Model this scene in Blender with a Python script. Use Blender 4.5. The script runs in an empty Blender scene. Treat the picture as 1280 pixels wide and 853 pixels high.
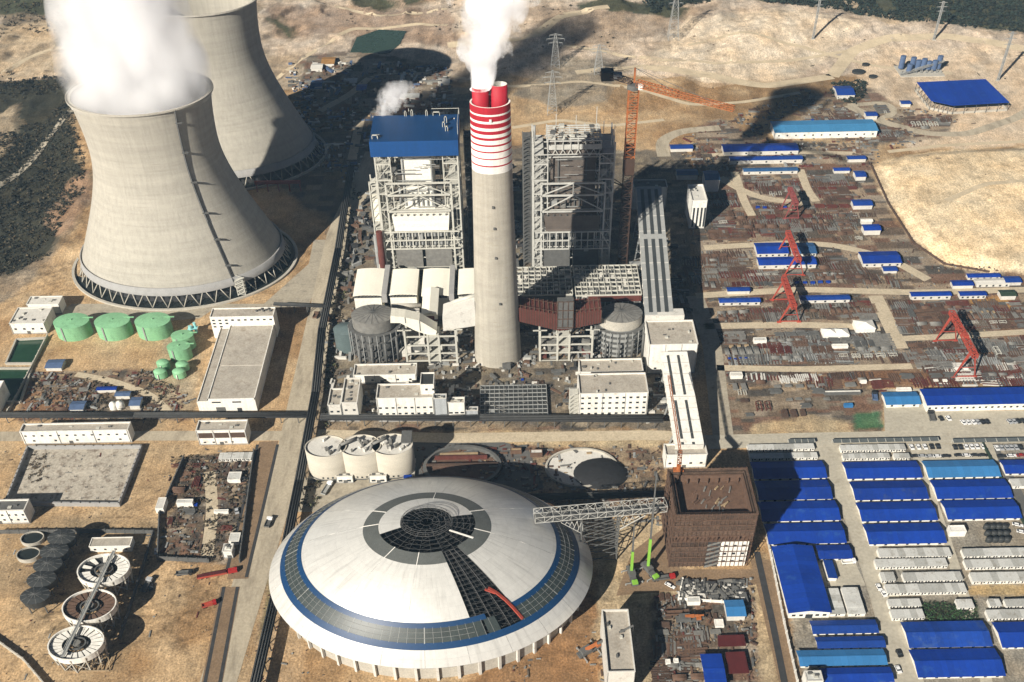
import bpy, math, random
import numpy as np
from math import radians, sin, cos, pi, sqrt, atan2
from mathutils import Vector, Matrix
random.seed(11)
RNG = np.random.default_rng(11)
SC = bpy.context.scene
COL = SC.collection

# ------------------------------------------------------------------ survey
# camera station 490 m above the plant; the survey below turns a sighting into ground metres
F, TH, RO, HC = 1276.7, radians(40.51), radians(-1.128), 490.0
K = 1.4          # plan of the round structures: longer across than along


def ray(px, py):
    a = (px - 640) / F
    b = (py - 426.5) / F
    xc = a * cos(RO) + b * sin(RO)
    yc = -a * sin(RO) + b * cos(RO)
    return xc, cos(TH) - yc * sin(TH), -sin(TH) - yc * cos(TH)


def at(px, py, h=0.0):
    x, y, z = ray(px, py)
    s = (h - HC) / z
    return x * s, y * s


def on_plane(px, py, Y):
    x, y, z = ray(px, py)
    s = Y / y
    return x * s, HC + z * s


def proj(x, y, z):
    z = z - HC
    zc = y * cos(TH) - z * sin(TH)
    yc = -z * cos(TH) - y * sin(TH)
    return (640 + F * (x * cos(RO) - yc * sin(RO)) / zc, 426.5 + F * (x * sin(RO) + yc * cos(RO)) / zc)


def foot(xl, xr, yb, yt, yr, z0=0.0):
    a = at(xl, yb, z0)
    b = at(xr, yb, z0)
    m = (xl + xr) / 2
    x, y = at(m, yb, z0)
    lo, hi = 0.0, 300.0
    for _ in range(40):
        c = (lo + hi) / 2
        if proj(x, y, z0 + c)[1] > yt: lo = c
        else: hi = c
    h = lo
    lo, hi = y, y + 500
    for _ in range(40):
        c = (lo + hi) / 2
        if proj(x, c, z0 + h)[1] > yr: lo = c
        else: hi = c
    return a[0], b[0], y, lo, h


# ------------------------------------------------------------------ materials
MT = {}


def nd(t, ty, loc=(0, 0), **kw):
    n = t.nodes.new(ty)
    n.location = loc
    for k, v in kw.items():
        setattr(n, k, v)
    return n


def mat(name, color, rough=.8, var=.18, scale=.25, metal=0.0, bump=0.0, stretch=(1, 1, 1), fine=0.10, spec=.4, panel=None, rust=None, streak=0):
    """world-space noise over a base colour; panel=(axis, width, amount) varies sheet by sheet; rust=(colour, amount)"""
    m = bpy.data.materials.new(name)
    m.use_nodes = True
    t = m.node_tree
    L = t.links.new
    b = t.nodes['Principled BSDF']
    b.inputs['Roughness'].default_value = rough
    b.inputs['Metallic'].default_value = metal
    b.inputs['Specular IOR Level'].default_value = spec
    g = nd(t, 'ShaderNodeNewGeometry')
    mp = nd(t, 'ShaderNodeMapping')
    mp.inputs['Scale'].default_value = stretch
    L(g.outputs['Position'], mp.inputs['Vector'])
    n1 = nd(t, 'ShaderNodeTexNoise')
    n1.inputs['Scale'].default_value = scale
    n1.inputs['Detail'].default_value = 5
    n1.inputs['Roughness'].default_value = .65
    L(mp.outputs[0], n1.inputs['Vector'])
    mr = nd(t, 'ShaderNodeMapRange')
    mr.inputs[1].default_value = .25
    mr.inputs[2].default_value = .75
    mr.inputs[3].default_value = 1 - var
    mr.inputs[4].default_value = 1 + var
    L(n1.outputs[0], mr.inputs[0])
    last = mr.outputs[0]
    if fine:
        n2 = nd(t, 'ShaderNodeTexNoise')
        n2.inputs['Scale'].default_value = scale * 9
        n2.inputs['Detail'].default_value = 2
        L(g.outputs['Position'], n2.inputs['Vector'])
        m2 = nd(t, 'ShaderNodeMapRange')
        m2.inputs[1].default_value = .3
        m2.inputs[2].default_value = .7
        m2.inputs[3].default_value = 1 - fine
        m2.inputs[4].default_value = 1 + fine
        L(n2.outputs[0], m2.inputs[0])
        mu = nd(t, 'ShaderNodeMath', operation='MULTIPLY')
        L(last, mu.inputs[0])
        L(m2.outputs[0], mu.inputs[1])
        last = mu.outputs[0]
    if panel:
        ax, wd, am = panel
        sp = nd(t, 'ShaderNodeSeparateXYZ')
        L(g.outputs['Position'], sp.inputs[0])
        dv = nd(t, 'ShaderNodeMath', operation='DIVIDE')
        L(sp.outputs[ax], dv.inputs[0])
        dv.inputs[1].default_value = wd
        fl = nd(t, 'ShaderNodeMath', operation='FLOOR')
        L(dv.outputs[0], fl.inputs[0])
        wn = nd(t, 'ShaderNodeTexWhiteNoise', noise_dimensions='1D')
        L(fl.outputs[0], wn.inputs['W'])
        fr = nd(t, 'ShaderNodeMath', operation='FRACT')
        L(dv.outputs[0], fr.inputs[0])
        lt = nd(t, 'ShaderNodeMath', operation='GREATER_THAN')
        L(fr.outputs[0], lt.inputs[0])
        lt.inputs[1].default_value = .07
        m4 = nd(t, 'ShaderNodeMapRange')
        m4.inputs[3].default_value = 1 - am * 1.5
        m4.inputs[4].default_value = 1
        L(lt.outputs[0], m4.inputs[0])
        m3 = nd(t, 'ShaderNodeMapRange')
        m3.inputs[3].default_value = 1 - am
        m3.inputs[4].default_value = 1 + am
        L(wn.outputs[0], m3.inputs[0])
        for o in (m3.outputs[0], m4.outputs[0]):
            mu = nd(t, 'ShaderNodeMath', operation='MULTIPLY')
            L(last, mu.inputs[0])
            L(o, mu.inputs[1])
            last = mu.outputs[0]
    if streak:
        ms = nd(t, 'ShaderNodeMapping')
        ms.inputs['Scale'].default_value = (.55, .55, .018)
        L(g.outputs['Position'], ms.inputs['Vector'])
        n5 = nd(t, 'ShaderNodeTexNoise')
        n5.inputs['Scale'].default_value = .8
        n5.inputs['Detail'].default_value = 6
        n5.inputs['Roughness'].default_value = .7
        L(ms.outputs[0], n5.inputs['Vector'])
        m5 = nd(t, 'ShaderNodeMapRange')
        m5.inputs[1].default_value = .35
        m5.inputs[2].default_value = .62
        m5.inputs[3].default_value = 1 - streak
        m5.inputs[4].default_value = 1.03
        L(n5.outputs[0], m5.inputs[0])
        mu = nd(t, 'ShaderNodeMath', operation='MULTIPLY')
        L(last, mu.inputs[0])
        L(m5.outputs[0], mu.inputs[1])
        last = mu.outputs[0]
    mx = nd(t, 'ShaderNodeVectorMath', operation='SCALE')
    mx.inputs[0].default_value = color
    L(last, mx.inputs['Scale'])
    cur = mx.outputs[0]
    if rust:
        rc, ra = rust
        n3 = nd(t, 'ShaderNodeTexNoise')
        n3.inputs['Scale'].default_value = scale * 2.3
        n3.inputs['Detail'].default_value = 6
        n3.inputs['Roughness'].default_value = .7
        L(mp.outputs[0], n3.inputs['Vector'])
        r3 = nd(t, 'ShaderNodeMapRange')
        r3.inputs[1].default_value = .62 - ra * .3
        r3.inputs[2].default_value = .72
        L(n3.outputs[0], r3.inputs[0])
        mm = nd(t, 'ShaderNodeMix', data_type='RGBA')
        L(r3.outputs[0], mm.inputs[0])
        L(cur, mm.inputs[6])
        mm.inputs[7].default_value = (*rc, 1)
        cur = mm.outputs[2]
    L(cur, b.inputs['Base Color'])
    if bump:
        bp = nd(t, 'ShaderNodeBump')
        bp.inputs['Strength'].default_value = bump
        bp.inputs['Distance'].default_value = .4
        L(n1.outputs[0], bp.inputs['Height'])
        L(bp.outputs[0], b.inputs['Normal'])
    MT[name] = m
    return m


mat('shell_concrete', (.385, .362, .31), .95, .13, .5, stretch=(.03, .03, .5), streak=.13, fine=.16, spec=.15, rust=((.315, .295, .25), .18))
mat('shaft_concrete', (.385, .357, .30), .95, .14, .4, stretch=(.15, .15, .5), streak=.14, fine=.16, spec=.15, rust=((.33, .30, .24), .15))
mat('beam_concrete', (.30, .295, .285), .9, .12, .2)
mat('concrete', (.40, .375, .32), .9, .16, .12, fine=.14, bump=.1)
mat('roof_concrete', (.37, .335, .28), .95, .18, .10, fine=.14, rust=((.25, .21, .165), .35))
mat('pale_roof', (.56, .54, .49), .8, .12, .12, fine=.08, rust=((.34, .31, .27), .15))
mat('white_wall', (.76, .735, .67), .75, streak=.14, var=.07, scale=.08, fine=.06, rust=((.48, .43, .36), .2))
mat('cream_metal', (.74, .71, .60), .55, .06, .1, fine=.04, panel=(0, 2.2, .04))
mat('grey_metal', (.36, .38, .39), .6, .12, .15, panel=(0, 1.7, .06))
mat('steel_white', (.47, .46, .405), .6, .12, .3)
mat('steel_grey', (.27, .275, .265), .65, .2, .3)
mat('steel_dark', (.10, .10, .095), .7, .25, .3)
mat('interior_dark', (.035, .035, .036), .9, .3, .3)
mat('coal', (.012, .012, .013), .85, .3, .4, bump=.5)
mat('glass_dark', (.03, .035, .04), .2, .1, .5, spec=.5)
mat('glass_band', (.034, .044, .042), .45, .25, .2, spec=.45, fine=.25)
mat('blue_roof', (.003, .036, .26), .6, .16, .06, fine=.08, panel=(0, 3.2, .10), rust=((.020, .075, .26), .16), spec=.3)
mat('blue_roof_faded', (.006, .046, .27), .65, .18, .06, fine=.10, panel=(0, 3.2, .13), rust=((.045, .095, .25), .30), spec=.3)
mat('blue_roof_deep', (.003, .030, .215), .6, .18, .07, fine=.09, panel=(0, 4.1, .10), rust=((.030, .055, .17), .2), spec=.3)
mat('blue_roof_long', (.003, .036, .26), .6, .16, .06, fine=.08, panel=(1, 3.2, .10), rust=((.020, .075, .26), .16), spec=.3)
mat('light_blue_roof', (.035, .16, .36), .5, .10, .10, fine=.05, panel=(0, 4.0, .08))
mat('navy_roof', (.006, .038, .115), .5, .12, .1, panel=(0, 5, .05))
mat('dome_blue', (.004, .036, .105), .45, .05, .1)
mat('cabin_roof', (.50, .50, .47), .7, .12, .12, fine=.08, rust=((.30, .28, .24), .25))
mat('green_paint', (.20, .42, .23), .6, .14, .12, stretch=(1, 1, .25), fine=.08, rust=((.13, .27, .15), .3))
mat('teal_paint', (.25, .55, .55), .6, .1)
mat('red_paint', (.38, .010, .024), .65, .12, .2, streak=.18)
mat('white_paint', (.78, .755, .70), .65, .07, .2, streak=.12)
mat('crane_red', (.34, .058, .036), .6, .15, .3)
mat('crane_orange', (.34, .11, .035), .6, .2, .3)
mat('crane_green', (.20, .42, .05), .6, .1)
mat('primer_red', (.105, .030, .022), .75, .2, .2, panel=(0, 2.5, .12))
mat('rust_brown', (.075, .046, .032), .85, .3, .15, fine=.2)
mat('scaffold', (.078, .049, .033), .9, .45, .12, fine=.4, panel=(2, 4.6, .26))
mat('rust_plate', (.115, .068, .045), .85, .35, .3)
mat('dark_tank', (.030, .032, .031), .6, .2, .2)
mat('teal_tank', (.085, .115, .115), .6, .2, .2)
mat('asphalt', (.10, .098, .092), .95, .25, .1)
mat('road_concrete', (.40, .345, .255), .95, .16, .07, stretch=(1, .25, 1), fine=.12, rust=((.215, .18, .13), .45))
mat('yard_concrete', (.34, .30, .23), .95, .16, .06, fine=.13, rust=((.19, .165, .13), .35))
mat('camp_paving', (.40, .365, .29), .95, .13, .06, fine=.12, rust=((.29, .255, .195), .25))
mat('dark_soil', (.115, .088, .062), 1, .4, .1, fine=.3)
mat('sand_floor', (.50, .41, .28), 1, .2, .08)
mat('brick_court', (.20, .11, .085), .95, .2, .2)
mat('water_green', (.018, .05, .026), .12, .2, .05, spec=.5)
mat('water_dark', (.02, .024, .022), .12, .2, .05, spec=.5)
mat('grass_green', (.035, .085, .03), 1, .4, .15)
mat('scrub_green', (.021, .0225, .0145), 1, .5, .08, fine=.3)
mat('forest_green', (.016, .026, .019), 1, .5, .05, fine=.3)
mat('slate_blue', (.07, .11, .20), .6, .2)
mat('tyre_black', (.02, .02, .02), .8)
mat('car_white', (.75, .75, .74), .3, .02)
mat('car_black', (.02, .021, .023), .3, .02)
mat('car_silver', (.38, .39, .40), .3, .02)
mat('car_red', (.33, .02, .02), .3, .02)
mat('maroon_sheet', (.075, .010, .010), .7, .15, .2, panel=(0, 3.2, .1))
mat('pipe_grey', (.17, .165, .15), .6, .3, .3)
mat('timber', (.30, .22, .13), .9, .25, .4)
mat('ochre', (.28, .15, .05), .9, .3, .3)
mat('mud', (.20, .135, .08), 1, .25, .1, fine=.2)


# ------------------------------------------------------------------ mesh builder
class MB:
    def __init__(s):
        s.v, s.f, s.m, s.sm = [], [], [], []

    def face(s, pts, mi=0, smooth=False):
        n = len(s.v)
        s.v += [tuple(p) for p in pts]
        s.f.append(tuple(range(n, n + len(pts))))
        s.m.append(mi)
        s.sm.append(smooth)

    def hexa(s, p, mi=0):
        # p: 4 bottom (ccw from above) + 4 top
        n = len(s.v)
        s.v += [tuple(q) for q in p]
        for q in ((3, 2, 1, 0), (4, 5, 6, 7), (0, 1, 5, 4), (1, 2, 6, 5), (2, 3, 7, 6), (3, 0, 4, 7)):
            s.f.append(tuple(n + i for i in q))
            s.m.append(mi)
            s.sm.append(False)
        return s

    def box(s, x0, y0, z0, x1, y1, z1, mi=0):
        if x0 > x1: x0, x1 = x1, x0
        if y0 > y1: y0, y1 = y1, y0
        return s.hexa([(x0, y0, z0), (x1, y0, z0), (x1, y1, z0), (x0, y1, z0), (x0, y0, z1), (x1, y0, z1), (x1, y1, z1), (x0, y1, z1)], mi)

    def rbox(s, cx, cy, z0, lx, ly, lz, a=0, mi=0, tilt=0):
        c, q = cos(a), sin(a)
        P = []
        for z in (z0, z0 + lz):
            for u, v in ((-1, -1), (1, -1), (1, 1), (-1, 1)):
                X, Y = u * lx / 2, v * ly / 2
                P.append((cx + X * c - Y * q, cy + X * q + Y * c, z + tilt * u * lx / 2))
        return s.hexa(P, mi)

    def bar(s, p, q, w, h=None, mi=0):
        p, q = Vector(p), Vector(q)
        d = q - p
        if d.length < 1e-6: return s
        d.normalize()
        up = Vector((0, 0, 1)) if abs(d.z) < .95 else Vector((0, 1, 0))
        a = d.cross(up).normalized() * (w / 2)
        b = a.cross(d).normalized() * ((h or w) / 2)
        return s.hexa([p - a - b, p + a - b, q + a - b, q - a - b, p - a + b, p + a + b, q + a + b, q - a + b], mi)

    def lathe(s, prof, cx, cy, kx=1.0, n=48, mi=0, a0=0.0, a1=2 * pi, smooth=True, mis=None):
        full = abs(a1 - a0 - 2 * pi) < 1e-6
        cols = n if full else n + 1
        b = len(s.v)
        for r, z in prof:
            for i in range(cols):
                a = a0 + (a1 - a0) * i / n
                s.v.append((cx + kx * r * cos(a), cy + r * sin(a), z))
        for j in range(len(prof) - 1):
            for i in range(n):
                i2 = (i + 1) % cols
                s.f.append((b + j * cols + i, b + j * cols + i2, b + (j + 1) * cols + i2, b + (j + 1) * cols + i))
                s.m.append(mis[j] if mis else mi)
                s.sm.append(smooth)
        return s

    def disc(s, cx, cy, z, r, kx=1.0, n=48, mi=0):
        s.face([(cx + kx * r * cos(2 * pi * i / n), cy + r * sin(2 * pi * i / n), z) for i in range(n)], mi)
        return s

    def cyl(s, cx, cy, z0, z1, r, kx=1.0, n=24, mi=0, r1=None):
        r1 = r if r1 is None else r1
        s.lathe([(r, z0), (r1, z1)], cx, cy, kx, n, mi)
        s.disc(cx, cy, z1, r1, kx, n, mi)
        return s

    def tube(s, p, q, r, n=8, mi=0, kx=1.0):
        p, q = Vector(p), Vector(q)
        d = (q - p).normalized()
        up = Vector((0, 0, 1)) if abs(d.z) < .95 else Vector((0, 1, 0))
        a = d.cross(up).normalized()
        b = a.cross(d).normalized()
        n0 = len(s.v)
        for e in (p, q):
            for i in range(n):
                t = 2 * pi * i / n
                s.v.append(tuple(e + (a * cos(t) + b * sin(t)) * r))
        for i in range(n):
            j = (i + 1) % n
            s.f.append((n0 + i, n0 + j, n0 + n + j, n0 + n + i))
            s.m.append(mi)
            s.sm.append(True)
        s.f.append(tuple(n0 + i for i in range(n))[::-1]); s.m.append(mi); s.sm.append(False)
        s.f.append(tuple(n0 + n + i for i in range(n))); s.m.append(mi); s.sm.append(False)
        return s

    def gable_x(s, x0, y0, x1, y1, ze, zr, t=.25, mi=0):
        """roof sheet of thickness t, ridge along x"""
        ym = (y0 + y1) / 2
        s.hexa([(x0, y0, ze), (x1, y0, ze), (x1, ym, zr), (x0, ym, zr), (x0, y0, ze + t), (x1, y0, ze + t), (x1, ym, zr + t), (x0, ym, zr + t)], mi)
        s.hexa([(x0, ym, zr), (x1, ym, zr), (x1, y1, ze), (x0, y1, ze), (x0, ym, zr + t), (x1, ym, zr + t), (x1, y1, ze + t), (x0, y1, ze + t)], mi)
        return s

    def gable_y(s, x0, y0, x1, y1, ze, zr, t=.25, mi=0):
        xm = (x0 + x1) / 2
        s.hexa([(x0, y0, ze), (xm, y0, zr), (xm, y1, zr), (x0, y1, ze), (x0, y0, ze + t), (xm, y0, zr + t), (xm, y1, zr + t), (x0, y1, ze + t)], mi)
        s.hexa([(xm, y0, zr), (x1, y0, ze), (x1, y1, ze), (xm, y1, zr), (xm, y0, zr + t), (x1, y0, ze + t), (x1, y1, ze + t), (xm, y1, zr + t)], mi)
        return s

    def truss(s, p, q, w, h, n, t, mi=0):
        """box lattice girder between two points (axis on its centre line)"""
        p, q = Vector(p), Vector(q)
        d = (q - p).normalized()
        side = d.cross(Vector((0, 0, 1)))
        side = side.normalized() if side.length > 1e-3 else Vector((1, 0, 0))
        up = side.cross(d).normalized()
        cs = [side * (w / 2) + up * (h / 2), side * (-w / 2) + up * (h / 2), side * (-w / 2) - up * (h / 2), side * (w / 2) - up * (h / 2)]
        for c in cs:
            s.bar(p + c, q + c, t, mi=mi)
        for i in range(n + 1):
            e = p + (q - p) * (i / n)
            for k in range(4):
                s.bar(e + cs[k], e + cs[(k + 1) % 4], t * .7, mi=mi)
            if i < n:
                e2 = p + (q - p) * ((i + 1) / n)
                for k in range(4):
                    a, b = (cs[k], cs[(k + 1) % 4]) if i % 2 else (cs[(k + 1) % 4], cs[k])
                    s.bar(e + a, e2 + b, t * .6, mi=mi)
        return s

    def ring(s, x0, y0, x1, y1, z0, z1, zin, t=.5, mi=0):
        """four walls with a parapet, open at the top down to zin"""
        s.box(x0, y0, z0, x1, y0 + t, z1, mi)
        s.box(x0, y1 - t, z0, x1, y1, z1, mi)
        s.box(x0, y0 + t, z0, x0 + t, y1 - t, z1, mi)
        s.box(x1 - t, y0 + t, z0, x1, y1 - t, z1, mi)
        return s

    def build(s, name, m, parent=None):
        me = bpy.data.meshes.new(name)
        off = Vector((0, 0, 0))
        if parent is not None:
            off = ORG[parent.name]
        me.from_pydata([(x - off.x, y - off.y, z - off.z) for x, y, z in s.v], [], s.f)
        ms = m if isinstance(m, (list, tuple)) else [m]
        for k in ms:
            me.materials.append(MT[k] if isinstance(k, str) else k)
        me.polygons.foreach_set('material_index', s.m)
        me.polygons.foreach_set('use_smooth', s.sm)
        me.update()
        o = bpy.data.objects.new(name, me)
        COL.objects.link(o)
        ORG[o.name] = off
        if parent is not None:
            o.parent = parent
        return o


ORG = {}


def tag(o, label=None, cat=None, group=None, kind=None):
    if label: o['label'] = label
    if cat: o['category'] = cat
    if group: o['group'] = group
    if kind: o['kind'] = kind
    return o


def thing(name, label, cat, loc, group=None):
    o = bpy.data.objects.new(name, None)
    COL.objects.link(o)
    o.location = loc
    o.empty_display_size = 1
    ORG[o.name] = Vector(loc)
    return tag(o, label, cat, group)


def copy_tree(o, parent=None):
    c = o.copy()
    COL.objects.link(c)
    if parent is not None: c.parent = parent
    for ch in list(o.children):
        copy_tree(ch, c)
    return c


def dup(root, loc, rz=0.0, label=None, group=None, scale=None):
    r = copy_tree(root)
    r.location = loc
    r.rotation_euler = (0, 0, rz)
    if scale: r.scale = scale
    if label: r['label'] = label
    if group: r['group'] = group
    return r


def struct(o):
    o['kind'] = 'structure'
    return o


def stuff(o, label=None, cat=None):
    o['kind'] = 'stuff'
    return tag(o, label, cat)


WIN = {}


def windows(parent, spots, w, h, m='glass_dark', name='window', axis='y'):
    """one linked pane per opening; spots = (x, y, z centre) on the outer face of the wall"""
    key = (round(w, 2), round(h, 2), m, axis)
    if key not in WIN:
        b = MB()
        if axis == 'y': b.box(-w / 2, -.12, -h / 2, w / 2, .05, h / 2)
        else: b.box(-.05, -w / 2, -h / 2, .12, w / 2, h / 2)
        o = b.build(name, m)
        WIN[key] = o.data
        bpy.data.objects.remove(o)
    off = ORG[parent.name]
    for x, y, z in spots:
        o = bpy.data.objects.new(name, WIN[key])
        COL.objects.link(o)
        o.parent = parent
        o.location = (x - off.x, y - off.y, z - off.z)


# ------------------------------------------------------------------ ground
def _grid(seed, n=256):
    return np.random.default_rng(seed).random((n, n))


def vnoise(x, y, seed):
    g = _grid(seed)
    n = g.shape[0]
    xi, yi = np.floor(x).astype(int), np.floor(y).astype(int)
    fx, fy = x - xi, y - yi
    fx, fy = fx * fx * (3 - 2 * fx), fy * fy * (3 - 2 * fy)
    a, b = g[yi % n, xi % n], g[yi % n, (xi + 1) % n]
    c, d = g[(yi + 1) % n, xi % n], g[(yi + 1) % n, (xi + 1) % n]
    return (a * (1 - fx) + b * fx) * (1 - fy) + (c * (1 - fx) + d * fx) * fy


def fbm(x, y, scale, octv=4, seed=1, ridged=False):
    t, amp, tot = 0, 1.0, 0
    x, y = np.asarray(x, float) / scale, np.asarray(y, float) / scale
    for i in range(octv):
        v = vnoise(x + 17.3 * i, y - 9.1 * i, seed + i)
        if ridged: v = 1 - np.abs(2 * v - 1)
        t = t + v * amp
        tot += amp
        amp *= .5
        x, y = x * 2.03, y * 2.03
    return t / tot


def sstep(a, b, x):
    t = np.clip((x - a) / (b - a), 0, 1)
    return t * t * (3 - 2 * t)


def inpoly(x, y, P):
    ins = np.zeros(x.shape, bool)
    n = len(P)
    for i in range(n):
        x1, y1 = P[i]
        x2, y2 = P[(i + 1) % n]
        if y1 == y2: continue
        c = ((y1 > y) != (y2 > y)) & (x < (x2 - x1) * (y - y1) / (y2 - y1) + x1)
        ins ^= c
    return ins


def WP(pts):
    return [at(*p) for p in pts]


MOUND = WP([(1092, 208), (1130, 194), (1200, 188), (1300, 184), (1420, 190), (1420, 360), (1280, 343), (1232, 340), (1180, 330), (1145, 305), (1112, 255)])
mx0, my0 = 575.0, 740.0


def polydist(x, y, P):
    d = np.full(np.shape(x), 1e9)
    n = len(P)
    for i in range(n):
        ax, ay = P[i]
        bx, by = P[(i + 1) % n]
        L = (bx - ax) ** 2 + (by - ay) ** 2
        t = np.clip(((x - ax) * (bx - ax) + (y - ay) * (by - ay)) / L, 0, 1)
        d = np.minimum(d, np.hypot(x - ax - t * (bx - ax), y - ay - t * (by - ay)))
    return d


VALLEY = WP([(-120, 100), (20, 102), (60, 96), (84, 92), (92, 150), (104, 205), (112, 240), (88, 262), (64, 322), (20, 346), (-120, 372)])


POND = WP([(438, 66), (446, 48), (474, 38), (508, 40), (500, 56), (486, 68)])
POND_Z = 1.0


def terrain(x, y):
    x, y = np.asarray(x, float), np.asarray(y, float)
    start = 905 + 110 * sstep(150, 330, x) + 30 * sstep(-100, -330, x) * 0
    m = sstep(start, start + 120, y)
    hh = 22 * (fbm(x, y, 150, 5, 31, True) - .45) + 26 * (fbm(x, y, 330, 3, 47) - .45) + 2
    st_ = 5.0
    q = hh / st_ + .5 * fbm(x, y, 40, 3, 55)
    fl = np.floor(q)
    ter = (fl + sstep(.55, .95, q - fl)) * st_
    tm = sstep(.42, .58, fbm(x, y, 120, 3, 57))
    h = m * (hh * (1 - .75 * tm) + ter * .75 * tm + 1.1 * (fbm(x, y, 12, 4, 58, True) - .5))
    # spoil mound by the yards
    ins = inpoly(x, y, MOUND)
    d = polydist(x, y, MOUND)
    dd = np.where(ins, d, -d)
    h = h + sstep(-2, 16, dd) * 5.5 + sstep(10, 90, dd) * (5 + 9 * (fbm(x, y, 70, 4, 5) - .5))
    # gully west of the towers
    ins = inpoly(x, y, VALLEY)
    d = polydist(x, y, VALLEY)
    dd = np.where(ins, d, -d)
    g = sstep(-8, 45, dd)
    h = h - g * (9 + 10 * (fbm(x, y, 45, 4, 9, True) - .5))
    # the pond lies in a level hollow
    ins = inpoly(x, y, POND)
    d = polydist(x, y, POND)
    dd = np.where(ins, d, -d)
    lv = np.where(dd > 0, POND_Z - 1.6, POND_Z + np.clip(-dd * .12, 0, 4))
    pb = sstep(-30, -2, dd)
    h = h * (1 - pb) + lv * pb
    # cut slopes on the far left
    w = sstep(-250, -330, x) * sstep(640, 700, y) * (1 - g) * (1 - sstep(900, 960, y))
    h = h + w * (9 * (fbm(x, y, 60, 4, 77, True) - .4))
    return h


def ground_at(px, py):
    h = 0.0
    for _ in range(6):
        x, y = at(px, py, h)
        h = float(terrain(np.array([x]), np.array([y]))[0])
    return x, y, h


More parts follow.
